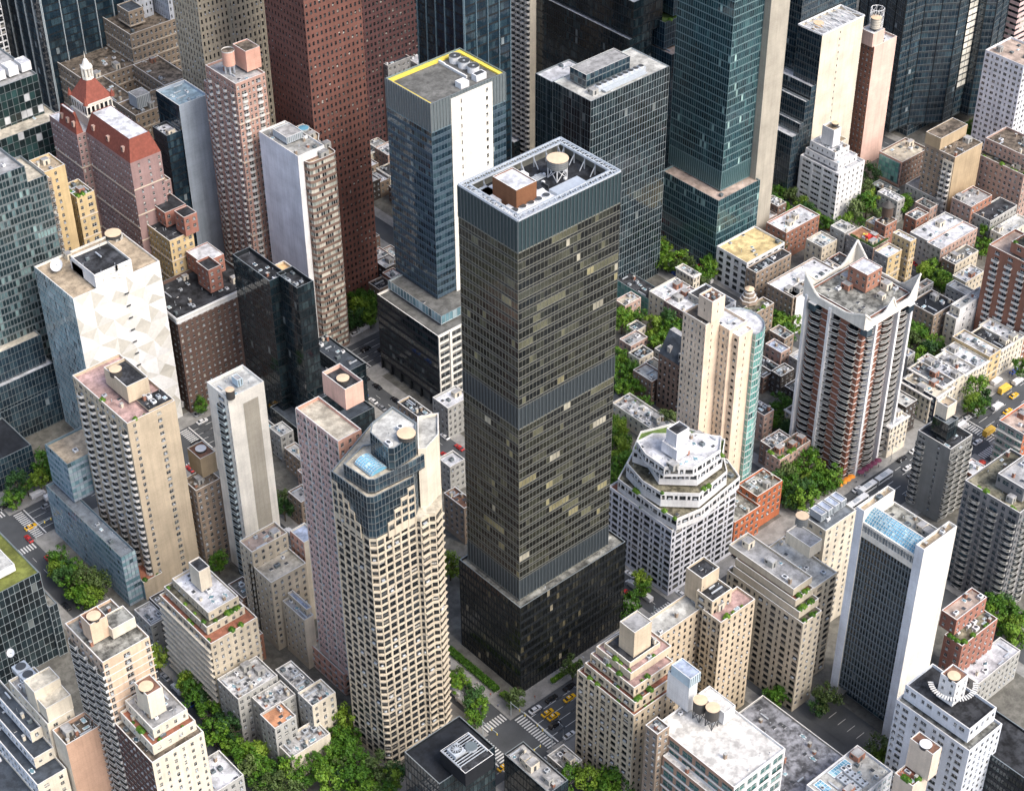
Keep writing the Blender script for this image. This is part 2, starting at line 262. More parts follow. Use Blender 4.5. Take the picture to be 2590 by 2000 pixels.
ST = {
 'olive': curt('olive', 'mull_olive', 1.45, 3.55, .95, 'mull_dark', .07, .10, .20, double=True, run=.55, mech=((0,50,'louver_d'),(113.2,121.4,'louver_d'),(177.4,188,'louver_n'))),
 'olive_pod': curt('olived', 'mull_dark', 1.45, 3.6, .9, 'mull_dark', .10, .16, .12, double=True),
 'grid_beige': punch('beige', 3.0, ((3.0,2.25),), 1.8, 'aptd', 'frame_d', pier=(.5,.14,'wall_beige')),
 'zig_beige': punch('beige', 3.0, ((3.4,3.0),), 1.7, 'aptd', 'frame_d', floorline=(.45,.7,'wall_beige')),
 'blinds': curt('blinds', 'mull_dark', 3.2, 3.6, .7, 'louver_d', .1, .1, .1),
 'crown_glass': curt('navy', 'mull_grey', 1.3, 2.6, .5, 'mull_dark', .1, .1, .1),
 'blank_beige': blank('cream'), 'pinkstripe': punch('pinkst', 2.95, ((1.9,1.3),(1.5,.8),(2.4,1.7)), 1.6, 'apt', 'slab_w', sill=True, pier=(.28,.14,'slab_w')),
 'pinkbrick_w': punch('pink', 2.95, ((3.0,1.2),), 1.5), 'pinkblank': blank('pink2'), 'brickpod': punch('pink', 3.2, ((3,1.3),), 1.6, floorline=(.15,.1,'slab_w')),
 'tanbalc': punch('tan', 2.92, ((2.4,1.3),(4.4,2.6)), 1.6, 'apt', balc=(1,2.9,1.5,'curv','slab_w')),
 'tan_sparse': punch('tan', 2.92, ((1.2,0),(1.6,.9),(5.5,0),(2.0,1.3),(4,0)), 1.4, 'apt'), 'blank_tan': blank('tan'), 'tan_s': punch('tan', 3, ((3,.9),), 1.3),
 'blueoffice': curt('pale', 'mull_blue', 1.8, 3.2, 1.2, 'mull_blue', .1, .1, .1), 't5w': punch('warmwhite', 2.95, ((4.2,0),(4.6,3.2),(1.2,.5)), 1.7, 'steel', balc=(1,3.6,1.6,'vee','rail_blue')),
 't5s': blank('warmwhite', stripe=((.38,.80,'wall_concb'),)), 'bluebox': blank('bluebox'),
 'blueglass': curt('pale', 'mull_pale', 1.35, 3.3, .55, 'louver_d', .1, .12, .14), 'triangles': blank('warmwhite', tri=True), 'blank_white': blank('white'),
 'brownpunch': punch('brown', 3.0, ((2.5,1.1),(3.0,1.3),(2.2,.8)), 1.5, 'apt', 'frame_w', cornice=True), 'redpunch': punch('redbrick', 3.2, ((3,1.3),), 1.5),
 'yellow_w': punch('yellow2', 3.2, ((2.2,1.1),), 1.7, 'aptd', courses=3), 'yellow_s': punch('yellow', 3.2, ((2.8,1.0),(3.6,1.7)), 1.5, 'aptd', courses=3),
 'blackglass': curt('black', 'mull_dark', 1.5, 3.8, .6, 'mull_dark', .07, .08, .1, top=4), 'curvestripe': rib('brown2', 'curve', 2.9, 1.75, 1.1, 'frame_w'),
 'blank_whiteblue': blank('whiteblue'), 'greymetal': blank('greymetal'), 'granite': punch('granite', 3.35, ((2.15,.95),), 1.55, 'aptd', 'frame_d', drop=.35),
 'purple': punch('purple', 3.4, ((2.3,1.2),), 1.7, 'aptd', 'frame_d'), 'greypunch': punch('grey', 3.4, ((3,1.2),), 1.5),
 'blackribbon': curt('black', 'mull_dark', 1.6, 3.6, 1.4, 'wall_dark', .06, .06, .1, arcade=5), 'whitegrid': punch('warmwhite', 3.6, ((6.2,5.0),), 2.2, 'aptd', 'frame_g', pier=(1.1,.5,'wall_warmwhite')),
 'glassrail': curt('pale', 'mull_pale', 2, 4, .3), 'steelw': curt('steel', 'mull_blue', 1.5, 3.6, 1.5, 'wall_steel', .05, .05, .1, topl=(12.3,'louver')),
 'steels': curt('navy', 'mull_blue', 1.5, 3.6, 1.5, 'wall_steel', .05, .05, .1, topl=(12.3,'louver')), 'whitecore': punch('warmwhite', 3.6, ((3.6,0),(1.2,.45),(9,0),(2.2,.9),(1.2,0)), 1.5, 'aptd','frame_d'),
 'finned': curt('navy', 'mull_dark', 1.6, 3.9, .8, 'mull_dark', .05, .05, .08, fins=(5.5,.35,.5,'mull_blue')), 'scallop': punch('cream', 2.9, ((3.4,2.4),), 1.5, 'aptd', balc=(0,3.0,1.3,'curv','slab_w')),
 'blank_cream': blank('cream'), 'gridglass_w': curt('black', 'mull_grey', 1.6, 3.6, .2, 'mull_dark', .05, .05, .06, fins=(6.4,.12,.1,'mull_grey')),
 'gridglass': curt('black', 'mull_pale', 1.5, 3.6, .1, 'mull_grey', .07, .06, .10, wavy=.02), 'greyglass': curt('steel', 'mull_grey', 2.2, 4, .4), 'tealcurtain': curt('green', 'mull_teal', 2, 3, .4),
 'tealdark': curt('steel', 'mull_blue', 1.5, 3.4, .5, 'mull_dark', .08, .08, .1), 'greenpunch': punch('green', 3.2, ((3.2,1.6),), 1.4, 'aptd', 'frame_d'),
 'teal': curt('teal', 'mull_teal', 1.28, 3.55, .5, 'mull_teal', .11, .12, .14, topl=(0,'louver'), botl=(9,'louver_t')),
 'blank_conc': blank('concb'), 'darkribbon': curt('navy', 'mull_grey', 1.4, 3.5, .9, 'louver_d', .06, .06, .08), 'cream_sparse': punch('cream', 3.4, ((11,0),(1.4,.5),(14,0)), 1.0, 'aptd', 'frame_d'),
 'brick_dotted': punch('brick', 2.9, ((2.4,1.1),(2.4,.8)), 1.4, 'apt', 'slab_w'), 'pinkblank2': blank('pinkp'), 'octglass': curt('navy', 'mull_grey', 1.7, 3.6, 1.1, 'louver_d', .06, .06, .12, fins=(7.5,.25,.3,'mull_dark'), lit=True),
 'whiteband': rib('white', 'aptd', 2.95, 1.4, 1.6, 'frame_w', piers=(6.5,1.3)), 'whitepunch': punch('white', 2.95, ((3.2,1.0),), 1.2, 'apt'), 'whitepunch2': punch('whiteblue', 3.0, ((3,1.8),(2.2,1.0)), 1.4, 'aptd'),
 'pinkband': rib('pinkband', 'apt', 3.2, 1.5, 2), 'taupe_p': punch('taupe', 3.0, ((2.7,1.2),), 1.6, 'aptd'), 'blank_taupe': blank('tan2'), 'rosepunch': punch('rose', 3.1, ((2.6,1.2),), 1.6, 'apt'),
 'brownpunch2': punch('brown2', 3.1, ((2.4,1.1),), 1.6, 'apt'), 'tealgrey': curt('tealgrey', 'mull_grey', 1.45, 3.3, .7, 'louver', .22, .14, .22), 'zigside': punch('taupe', 3.3, ((2,1.2),), 1.6, balc=(0,1.6,1.2,'curv','slab_g')),
 'bluegrid': curt('navy', 'mull_grey', 1.5, 3.3, .4, 'mull_dark', .12, .1, .12), 'checker': curt('check', 'mull_grey', 2.6, 3.6, .2, 'mull_dark', .16, .14, .12), 'navyfin': curt('navy', 'mull_dark', 1.7, 3.6, .5, 'mull_dark', .07, .06, .1, fins=(8.5,.35,.6,'mull_pale')),
 'whitegridL': punch('white', 3.2, ((2.4,1.8),), 2.2, 'aptd', 'frame_d'), 'yellow_w2': punch('yellow2', 3.2, ((1.9,.8),), 1.6, 'aptd', 'frame_d'), 'yellow_blank': punch('yellow', 3.2, ((3.2,0),(2.6,1.1),(3,0)), 1.5, 'aptd'),
 'stonew': punch('stone', 3.5, ((2.6,1.2),), 1.8, 'aptd', courses=2), 'mottle': punch('mottle', 3.0, ((2.0,.9),), 1.5, 'apt', courses=5), 'pinkblank3': punch('mottle', 3.0, ((2.8,0),(2.2,1.0)), 1.5, 'apt', courses=4), 'navyplain': curt('navy', 'mull_dark', 1.5, 3.4, .5, 'mull_dark', .04, .03, .05),
 'blank_greyblue': blank('greyblue'), 'ochre_p': punch('ochre', 3.1, ((3,.9),), 1.3, 'aptd', 'frame_d'), 'greenmetal': blank('mint'), 'rosebay': punch('rose2', 2.95, ((1.7,.9),(2.6,1.9),(1.6,.7)), 1.7, 'apt', 'slab_w', balc=(1,2.2,.9,'curv','slab_w'), courses=6),
 'pinkblank4': blank('pink'), 'gothic': punch('gothic', 3.4, ((2.2,.9),), 1.8, 'aptd', 'frame_d', pier=(.35,.25,'wall_gothic')), 'greysmall': punch('lav', 3.6, ((2.2,.8),), 1.5, 'aptd', 'frame_d'), 'greysmall2': punch('lav', 3.6, ((1.8,.6),), 1.6, 'aptd','frame_d'),
 'blueribbon': curt('pale', 'mull_blue', 1.6, 3.0, 1.3, 'wall_greyblue', .14, .1, .1), 'peachbalc': punch('peach3', 2.85, ((2.2,1.0),(3.2,1.8)), 1.6, 'aptd', balc=(1,4.2,1.4,'vee','rail_w')),
 'peachs': punch('peach2', 2.85, ((1.6,1.0),(3.4,0),(2.6,1.8),(3.4,0),(1.6,1.0)), 1.7, 'aptd', balclines=(1.0,'rail_w')), 'blank_peach': blank('peach2'),
 'maroon': punch('maroon', 2.95, ((2.2,1.4),), 1.3, 'apt', 'frame_w'), 'creampunch_s': punch('cream', 2.95, ((4,1.2),(3,.9)), 1.4, 'apt'), 'blank_salmon': blank('salmon'),
 'blueterr': punch('bluewhite', 3.2, ((2.6,1.7),), 1.8, 'pale', 'slab_w'), 'blackgridL': curt('black', 'mull_pale', 2.0, 3.6, .3, 'mull_dark', .09, .1, .05), 'beigebalc': punch('beige2', 2.95, ((3.4,2.6),), 1.7, 'aptd', floorline=(.6,.9,'wall_cream')),
 'beigepunch_s': punch('beige2', 3.0, ((2.8,1.1),), 1.4, 'aptd'), 'tanpunch': punch('tan', 3.0, ((2.6,1.0),), 1.4, 'aptd', 'frame_d'), 'greywh': punch('greywh', 3.0, ((2.6,1.2),), 1.5, 'apt'), 'whitewallp': punch('cream', 3.0, ((3,1.1),), 1.5, 'aptd'),
 'whiterow': punch('whiteblue', 3.0, ((1.9,1.1),(3.4,2.8)), 1.6, 'aptd', 'frame_d'), 'whiterow2': punch('white', 3.0, ((1.9,1.1),(3.0,2.4)), 1.6, 'aptd', 'frame_d', balc=(1,2.9,1.1,'curv','slab_w')), 'peachw': punch('peach', 3.0, ((2.4,1.1),(1.8,.5)), 1.5, 'apt'), 'blank_peach2': punch('peach', 3.0, ((3.4,0),(1.2,.5),(4,0)), 1.0, 'aptd','frame_d'),
 'greenglass': curt('green', 'mull_pale', 1.2, 3.0, .5, 'slab_w', .1, .1, .14), 'redbrick2': punch('brick2', 3.3, ((3,1.5),), 1.7, 'apt'), 'browngable': punch('brown2', 3.0, ((2.6,1.2),), 1.6, 'aptd', 'frame_d'),
 'redcore': punch('redcore', 2.95, ((1.9,0),(4.6,4.2),(1.7,0)), 2.2, 'aptd', 'frame_d', floorline=(.14,.35,'slab_w'), balc=(1,4.9,1.9,'vee','slab_e')), 'redpunch2': punch('brick', 3.0, ((3,1.2),), 1.5, 'aptd'), 'redpunch3': punch('redbrick', 3.0, ((3,1.1),), 1.4, 'apt'),
 'conc_w': punch('conc', 2.75, ((3.4,0),(1.0,.7),(3.4,0),(.6,0),(3.2,2.4)) [::-1], 1.4, 'aptd', balc=(0,3.6,1.5,'curv','slab_g')), 'conc_s': punch('conc', 2.75, ((4.0,2.8),), 1.6, 'aptd', balc=(0,4.2,1.7,'curv','slab_g')),
 'greybalc': punch('grey2', 2.95, ((2.0,1.2),(4.6,3.0)), 1.7, 'steel', 'frame_g', balc=(1,4.0,1.5,'curv','slab_g')), 'greenpunch2': punch('grey', 3.4, ((4,3),), 2.0, 'green', floorline=(.4,1.2,'slab_g')),
 'blank_white_shaded': blank('bluewhite'), 'blank_warmwhite': blank('warmwhite'), 'darkwaffle': curt('black', 'mull_waf', 1.15, 3.1, 1.3, 'louver_d', .28, .35, .2, topl=(0,'louver'), whitetop=True),
 'beigerow': punch('beige', 2.95, ((2.3,.9),(3.2,2.2)), 1.5, 'aptd', 'frame_d'), 'tanrow': punch('tan3', 2.95, ((3.2,2.2),(2.0,.9)), 1.5, 'aptd', 'frame_d', pier=(.5,.18,'wall_tan3')),
 'loft': punch('loft', 4.2, ((5.2,4.2),), 2.6, 'loft', 'frame_g', floorline=(.5,.3,'slab_w')), 'loft_s': punch('white', 4.2, ((5.2,4.3),), 2.6, 'loft', 'frame_w'), 'bluewhite': punch('bluewhite', 3.2, ((2.4,1.4),), 1.6, 'pale', 'slab_w'),
 'blank_cream2': blank('cream2'), 'bluewhrow': punch('bluewhite', 3.0, ((2.0,1.2),(3.2,2.2),(1.4,0)), 1.5, 'aptd', 'frame_w'), 'bluewhp': punch('bluewhite', 3.0, ((2.8,1.2),), 1.4, 'aptd'), 'blackrow': curt('black', 'mull_dark', 1.2, 3.2, 1.2, 'wall_dark', .1, .2, .2),
 'whiteoff': punch('white', 3.4, ((1.2,0),(3.2,2.6)), 1.9, 'aptd', 'frame_d'), 'purplebr': punch('mottle', 3.0, ((2.2,1.1),), 1.6, 'aptd'), 'greypunch2': punch('grey2', 3.1, ((2.2,1.1),), 1.5, 'apt'),
 'whitesparse': punch('white', 3.4, ((5,0),(1.2,.8),(3,0),(1.2,.8)), 1.3, 'aptd', 'frame_d'), 'darkshop': curt('black', 'mull_grey', 1.8, 5, .3), 'redladder': punch('brick', 2.9, ((2.8,0),(3.6,2.4)), 1.6, 'aptd', balc=(1,3.2,1.2,'rect','slab_w')),
 'creamp': punch('cream', 3.1, ((2.2,1.1),), 1.7, 'aptd', cornice=True), 'navyhouse': punch('navyh', 3.1, ((2.6,1.1),), 1.5, 'pale', 'slab_w'), 'darkbrick': punch('darkbrick', 3.0, ((2.4,1.1),), 1.5, 'apt'), 'brownbox': blank('brownbox'), 'blackbox': blank('black'),
 'blank_pale': blank('warmwhite'),
}
WC.update(redcore=(.25,.115,.08), concb2=(.46,.43,.36), rose2=(.44,.28,.23), peach3=(.50,.39,.30), tan3=(.52,.45,.34), pinkp=(.74,.52,.44))
flat('rail_blue', (.42,.52,.56)); flat('louver_t', (.06,.13,.14), .4, .3); flat('louver_n', (.045,.075,.085), .3, .3)
def MT(k):
    if k in MATS: return MATS[k]
    if k.startswith('wall_'): return W(k[5:])
    if k.startswith('roof_'): return RF(k[5:])
    raise KeyError(k)

def winproto(glassk, framek, ac):
    g = G(glassk); f = MT(framek)
    def fn(mb):
        # sits in the wall opening: unit pane, frame bars, meeting rail, sill; outward is -y
        mb.quad((-.5,0,-.5),(.5,0,-.5),(.5,0,.0),(-.5,0,.0), g, .31)
        mb.quad((-.5,0,.0),(.5,0,.0),(.5,0,.5),(-.5,0,.5), g, .0)
        b = lambda x0,x1,z0,z1,y: mb.quad((x0,y,z0),(x1,y,z0),(x1,y,z1),(x0,y,z1), f)
        b(-.5,-.44,-.5,.5,-.03); b(.44,.5,-.5,.5,-.03); b(-.44,.44,.44,.5,-.03); b(-.44,.44,-.03,.03,-.035); b(-.03,.03,-.44,.44,-.03)
        mb.box(-.54,-.34,-.56,.54,0,-.5, f)
        if ac:
            mb.box(-.25,-.5,-.5,.25,0,-.24, MT('metal_pale'), True)
    return pmesh('window_%s_%s_%d' % (glassk, framek, ac), fn)
def balcproto(shape, matk):
    m = MT(matk); dk = MT('rail_dark')
    def fn(mb):
        # unit balcony x -.5...5, depth 1 (outward -y), z 0..1.1: slab + curved / angled / straight parapet
        if shape == 'rect': P = [(-.5,0),(-.5,-1),(.5,-1),(.5,0)]
        elif shape == 'vee': P = [(-.5,0),(-.5,-.55),(-.12,-1),(.5,-.75),(.5,0)]
        else: P = [(-.5,0),(-.47,-.5),(-.33,-.85),(0,-1),(.33,-.85),(.47,-.5),(.5,0)]
        mb.ngon([(x,y,.0) for x,y in P], dk); mb.ngon([(x,y,-.18) for x,y in P[::-1]], m)
        for i in range(len(P)-1):
            a, c = P[i], P[i+1]
            mb.quad((a[0],a[1],-.18),(c[0],c[1],-.18),(c[0],c[1],.18),(a[0],a[1],.18), m)
            a2 = (a[0]*.95, a[1]*.93); c2 = (c[0]*.95, c[1]*.93)
            mb.quad((a[0],a[1],1.0),(c[0],c[1],1.0),(c2[0],c2[1],1.0),(a2[0],a2[1],1.0), m)
            mb.quad((a[0],a[1],.85),(c[0],c[1],.85),(c[0],c[1],1.0),(a[0],a[1],1.0), m)
            mb.quad((a[0],a[1],.18),(c[0],c[1],.18),(c[0],c[1],.85),(a[0],a[1],.85), dk if (i % 2 == 0 and matk != 'slab_w') or matk == 'slab_e' else m)
            mb.quad((a2[0],a2[1],1.0),(c2[0],c2[1],1.0),(c2[0],c2[1],.0),(a2[0],a2[1],.0), dk)
    return pmesh('balcony_%s_%s' % (shape, matk), fn)

def frame_mat(t, n, P, sx, sy, sz):
    return ((t[0]*sx, -n[0]*sy, 0, P[0]), (t[1]*sx, -n[1]*sy, 0, P[1]), (0, 0, sz, P[2]), (0, 0, 0, 1))

class Bld:
    """one building: an Empty with parts wall, roof, parapet, windows, balconies, curtain wall pieces and roof plant"""
    def __init__(s, name, label, cat, loc, group=None):
        s.root = thing(name, label, cat, loc, group); s.o = loc
        s.parts = {}; s.win = {}; s.bal = {}; s.fl = {}; s.k = 0
    def P(s, name, sub=0):
        k = (name, s.k, sub)
        if k not in s.parts: s.parts[k] = MB()
        return s.parts[k]
    def facade(s, p0, p1, z0, z1, stn, off=0.0, part='wall'):
        st = ST[stn]; L = math.hypot(p1[0]-p0[0], p1[1]-p0[1])
        if L < .3: return
        t = ((p1[0]-p0[0])/L, (p1[1]-p0[1])/L); n = (t[1], -t[0])
        def pt(u, z, w_=0.0): return (p0[0]+t[0]*u+n[0]*w_, p0[1]+t[1]*u+n[1]*w_, z)
        ty = st['t']
        wl = s.P(part); cx, cy = (p0[0]+p1[0])/2, (p0[1]+p1[1])/2
        seen = (n[0]*(CAM[0]-cx) + n[1]*(CAM[1]-cy)) > 0
        if ty == 'b' or not seen:
            m = W(st['wall']) if 'wall' in st else MT(st['spc'])
            wl.quad(pt(0,z0), pt(L,z0), pt(L,z1), pt(0,z1), m)
            if ty == 'b' and seen:
                for a, b, mk in st.get('stripe', ()): 
                    ob = s.P('recessed_panel'); ob.quad(pt(L*a,z0,.05), pt(L*b,z0,.05), pt(L*b,z1-5,.05), pt(L*a,z1-5,.05), MT(mk))
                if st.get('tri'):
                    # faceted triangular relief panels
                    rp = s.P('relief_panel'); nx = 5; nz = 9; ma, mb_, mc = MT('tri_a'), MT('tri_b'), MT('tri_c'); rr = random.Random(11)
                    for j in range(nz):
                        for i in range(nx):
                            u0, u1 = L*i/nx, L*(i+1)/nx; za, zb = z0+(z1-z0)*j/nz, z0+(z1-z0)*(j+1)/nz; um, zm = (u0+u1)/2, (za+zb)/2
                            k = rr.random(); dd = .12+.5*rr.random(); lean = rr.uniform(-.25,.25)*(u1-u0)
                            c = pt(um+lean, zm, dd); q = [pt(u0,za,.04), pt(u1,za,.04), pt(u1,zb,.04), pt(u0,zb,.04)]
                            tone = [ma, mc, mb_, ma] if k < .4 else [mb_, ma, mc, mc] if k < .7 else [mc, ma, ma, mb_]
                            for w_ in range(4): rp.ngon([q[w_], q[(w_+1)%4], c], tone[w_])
                    for j in range(12): zz = z0+6+(z1-z0-8)*j/12; rp.quad(pt(L*.55,zz,.7), pt(L*.6,zz,.7), pt(L*.6,zz+.7,.7), pt(L*.55,zz+.7,.7), MT('frame_d'))
            return
        if ty == 'p':
            m = W(st['wall']); fhh = st['fh']; whh = st['wh']; top = .9; d = .28
            nf = max(1, int((z1 - z0 - .6) / fhh)); pat = st['pat']
            pl = sum(b for b, _ in pat); nb = max(1, int(round(L / pl)))
            if L < pl * .6:
                nb = 1; pat = pat[:1] if pat[0][1] > 0 else pat[1:2] or pat[:1]; pl = sum(b for b, _ in pat)
            sc = L / (pl * nb); W_ = []; u = 0
            for k in range(nb):
                for q, (bw, ww) in enumerate(pat):
                    if ww > 0: W_.append((u + bw*sc/2, min(ww*sc, bw*sc*.86), q))
                    u += bw*sc
            rows = [(z1 - top - i*fhh - (fhh-whh)*.35) for i in range(nf) if z1 - top - i*fhh - (fhh-whh)*.35 - whh > z0 + .2]
            zt = z1
            wn_ok = st['wall'] not in ('granite','purple','whiteblue','lav') and whh < 2
            key0 = (st['glass'], st['frame'], 0); key1 = (st['glass'], st['frame'], 1)
            for ri, zr in enumerate(rows):
                zb = zr - whh
                wl.quad(pt(0,zr), pt(L,zr), pt(L,zt), pt(0,zt), m)
                up_ = 0
                for (uc, ww, q) in W_:
                    a, b = uc-ww/2, uc+ww/2
                    wl.quad(pt(up_,zb), pt(a,zb), pt(a,zr), pt(up_,zr), m); up_ = b
                    wl.quad(pt(a,zb), pt(a,zb,-d), pt(a,zr,-d), pt(a,zr), m)
                    wl.quad(pt(b,zb,-d), pt(b,zb), pt(b,zr), pt(b,zr,-d), m)
                    wl.quad(pt(a,zr,-d), pt(b,zr,-d), pt(b,zr), pt(a,zr), m)
                    wl.quad(pt(a,zb), pt(b,zb), pt(b,zb,-d), pt(a,zb,-d), m)
                    k = key1 if (st['frame'] != 'frame_g' and wn_ok and random.random() < (.10 if st['wall'] == 'beige' else .24)) else key0
                    s.win.setdefault(k, []).append(frame_mat(t, n, pt(uc, (zr+zb)/2, -d+.02), ww, 1, whh))
                wl.quad(pt(up_,zb), pt(L,zb), pt(L,zr), pt(up_,zr), m)
                zt = zb
                bc = st.get('balc')
                if bc and ri > 0:
                    for (uc, ww, q) in W_:
                        if q == bc[0]: s.bal.setdefault(bc[3:], []).append(frame_mat(t, n, pt(uc, zb-.3, .0), min(bc[1]*sc, bc[1]*1.2), bc[2], 1))
                bl = st.get('balclines')
                if bl: s.fl.setdefault(('balcony_rail', bl[1]), []).append(frame_mat(t, n, pt(L/2, zb-.65, 0), L+1.2, .12, .2))
                fl = st.get('floorline')
                if fl: s.fl.setdefault(('floor_band', fl[2]), []).append(frame_mat(t, n, pt(L/2, zb-.32-fl[0]/2, 0), L, fl[1], fl[0]))
                if st.get('courses') and ri % st['courses'] == st['courses']-1:
                    s.P('string_course').obox(p0, t, n, -.1, L+.1, 0, .28, zb-.7, zb-.3, MT('slab_t'))
            wl.quad(pt(0,z0), pt(L,z0), pt(L,zt), pt(0,zt), m)
            pr = st.get('pier')
            if pr:
                for k in range(nb*1+1):
                    u = L*k/nb; s.P('pier').obox(p0, t, n, max(0,u-pr[0]/2), min(L,u+pr[0]/2), 0, pr[1]+off, z0, z1-.3, MT(pr[2]))
            if st.get('cornice'): s.P('cornice').obox(p0, t, n, -.3, L+.3, 0, .55, z1-.75, z1-.15, MT('slab_w'))
            return
        if ty == 'r':
            m = W(st['wall']); g = G(st['glass']); fr = MT(st['mull']); fhh, gh = st['fh'], st['gh']
            zt = z1; d = .3; i = 0
            while True:
                zr = z1 - 1.1 - i*fhh; zb = zr - gh; i += 1
                if zb < z0 + .3: break
                wl.quad(pt(0,zr), pt(L,zr), pt(L,zt), pt(0,zt), m)
                wl.quad(pt(0,zb), pt(L,zb), pt(L,zb,-d), pt(0,zb,-d), m); wl.quad(pt(0,zr,-d), pt(L,zr,-d), pt(L,zr), pt(0,zr), m)
                nb = max(1, round(L/st['bay'])); gl = s.P('glazing', i)
                for k in range(nb):
                    a, b = L*k/nb, L*(k+1)/nb
                    gl.quad(pt(a,zb,-d), pt(b,zb,-d), pt(b,zr,-d), pt(a,zr,-d), g, random.random()*9)
                    s.P('mullion', i).obox(p0, t, n, b-.05, b+.05, -d-.02, -d+.1, zb, zr, fr)
                zt = zb
            wl.quad(pt(0,z0), pt(L,z0), pt(L,zt), pt(0,zt), m)
            if st.get('piers'):
                pw = st['piers']; k = 0; u = 0
                while u < L: 
                    s.P('pier').obox(p0, t, n, u, min(L,u+pw[1]), -d, .1, z0, z1-.3, m); u += pw[0]
            return
        # curtain wall
        g = G(st['glass']); mu = MT(st['mull']); sp = MT(st['spc']); nb = max(1, round(L/st['bay'])); fhh = st['fh']
        gl = s.P('glazing'); ml = s.P('mullion'); spd = s.P('spandrel')
        ar = st.get('arcade', 0); zz = z0
        if ar and z0 < 1:
            zz = z0+ar
            for k in range(0, nb+1, 4): s.P('column').obox(p0, t, n, max(0,L*k/nb-.4), min(L,L*k/nb+.4), -.9, 0, z0, zz, mu)
            s.P('column').quad(pt(0,z0,-1), pt(L,z0,-1), pt(L,zz,-1), pt(0,zz,-1), G('apt'), .4)
        mech = list(st.get('mech', ()))
        if st.get('topl') and st['topl'][0]: mech.append((z1-st['topl'][0], z1, st['topl'][1]))
        if st.get('botl') and z0 > 5: mech.append((z0, z0+st['botl'][0], st['botl'][1]))
        mech = [(max(a,zz), min(b,z1), c) for a, b, c in mech if b > zz and a < z1]
        segs = []; cur = zz
        for a, b, c in sorted(mech):
            if a > cur + .1: segs.append((cur, a, None))
            segs.append((a, b, c)); cur = b
        if cur < z1 - .1: segs.append((cur, z1, None))
        wv = st.get('wavy', .012)
        for a, b, c in segs:
            if c:
                lv = s.P('louver_panel', round(a)); lv.quad(pt(0,a,.02), pt(L,a,.02), pt(L,b,.02), pt(0,b,.02), MT(c))
                for k in range(nb*1+1):
                    u = L*k/nb; lv.obox(p0, t, n, u-.09, u+.09, 0, .25, a, b, MT('mull_band' if c in ('louver_d','louver_n') else 'mull_grey' if c != 'louver_t' else 'mull_teal'))
                spd.obox(p0, t, n, 0, L, .0, .2, a-.15, a+.15, mu)
                continue
            nf = max(1, round((b-a)/fhh)); h = (b-a)/nf
            lit = st.get('lit')
            rw = random.random()
            for j in range(nf):
                za = a+j*h; zb = za+h; rj = random.random(); run = st.get('run', 0); cur_r = random.random()*9
                for k in range(nb):
                    u0, u1 = L*k/nb, L*(k+1)/nb; e = [random.uniform(-wv, wv) for _ in range(4)]
                    if run and random.random() > run: cur_r = random.random()*9
                    gl.quad(pt(u0,za+st['sp'],e[0]), pt(u1,za+st['sp'],e[1]), pt(u1,zb,e[2]), pt(u0,zb,e[3]), g, cur_r if run else random.random()*9 if (random.random() > .25 or st['glass'] not in ('teal','steel','tealgrey')) else rj*9)
                spd.quad(pt(0,za,.03), pt(L,za,.03), pt(L,za+st['sp'],.03), pt(0,za+st['sp'],.03), sp)
                hl = st['hl']
                ml.obox(p0, t, n, 0, L, .0, st['md']*.8+off, za+st['sp']-hl/2, za+st['sp']+hl/2, mu)
                if st.get('double'): ml.obox(p0, t, n, 0, L, .0, st['md']*.8+off, za-hl/2, za+hl/2, mu)
            for k in range(nb+1):
                u = L*k/nb; ml.obox(p0, t, n, u-st['mw']/2, u+st['mw']/2, 0, st['md']+off, a, b, mu)
        fn = st.get('fins')
        if fn:
            nfn = max(1, round(L/fn[0]))
            for k in range(nfn+1):
                u = L*k/nfn; s.P('fin').obox(p0, t, n, u-fn[1]/2, u+fn[1]/2, 0, fn[2], zz, z1, MT(fn[3]))
    def tier(s, fp, z0, z1, Ws, Ss, roof, par, cl):
        o = s.o; s.k += 1
        if isinstance(fp, tuple): x0,y0,x1,y1 = fp; P = [(x0,y0),(x1,y0),(x1,y1),(x0,y1)]
        else: P = [tuple(p) for p in fp]
        P = [(p[0]-o[0], p[1]-o[1]) for p in P]; N = len(P)
        for i in range(N):
            a, b = P[i], P[(i+1)%N]; tx, ty = b[0]-a[0], b[1]-a[1]
            nx, ny = ty, -tx
            sn = Ss if abs(ny) >= abs(nx) else Ws
            if '~' in sn: sn = sn.split('~')[0 if math.hypot(tx, ty) > 6 else 1]
            s.facade2(a, b, z0, z1, sn)
        # roof deck below the parapet
        zr = z1 - par
        if N == 4 and isinstance(fp, tuple): s.P('roof').quad(*[(p[0],p[1],zr) for p in P], RF(roof))
        else: s.P('roof').ngon([(p[0],p[1],zr) for p in P], RF(roof))
        if par > .15:
            ws = ST[Ss.split('~')[0]]; m = W(ws['wall']) if 'wall' in ws else MT(ws['mull']); pp = s.P('parapet'); th = .32
            cxx = sum(p[0] for p in P)/N; cyy = sum(p[1] for p in P)/N
            I = inset(P, th)
            cap = MT('slab_w') if 'wall' in ws and ws['wall'] not in ('brown','granite','purple') else MT('mull_grey')
            for i in range(N):
                a, b, c, d = P[i], P[(i+1)%N], I[(i+1)%N], I[i]
                pp.quad((a[0],a[1],z1),(b[0],b[1],z1),(c[0],c[1],z1),(d[0],d[1],z1), cap)
                pp.quad((d[0],d[1],z1),(c[0],c[1],z1),(c[0],c[1],zr),(d[0],d[1],zr), m)
        if cl: s.clutter(P, zr, cl)
    def facade2(s, a, b, z0, z1, st):
        # facade() works in world frame for the camera test; parts are stored relative to the root
        global CAM
        c0 = CAM; CAM = (c0[0]-s.o[0], c0[1]-s.o[1], c0[2]); 
        try: s.facade(a, b, z0, z1, st)
        finally: CAM = c0
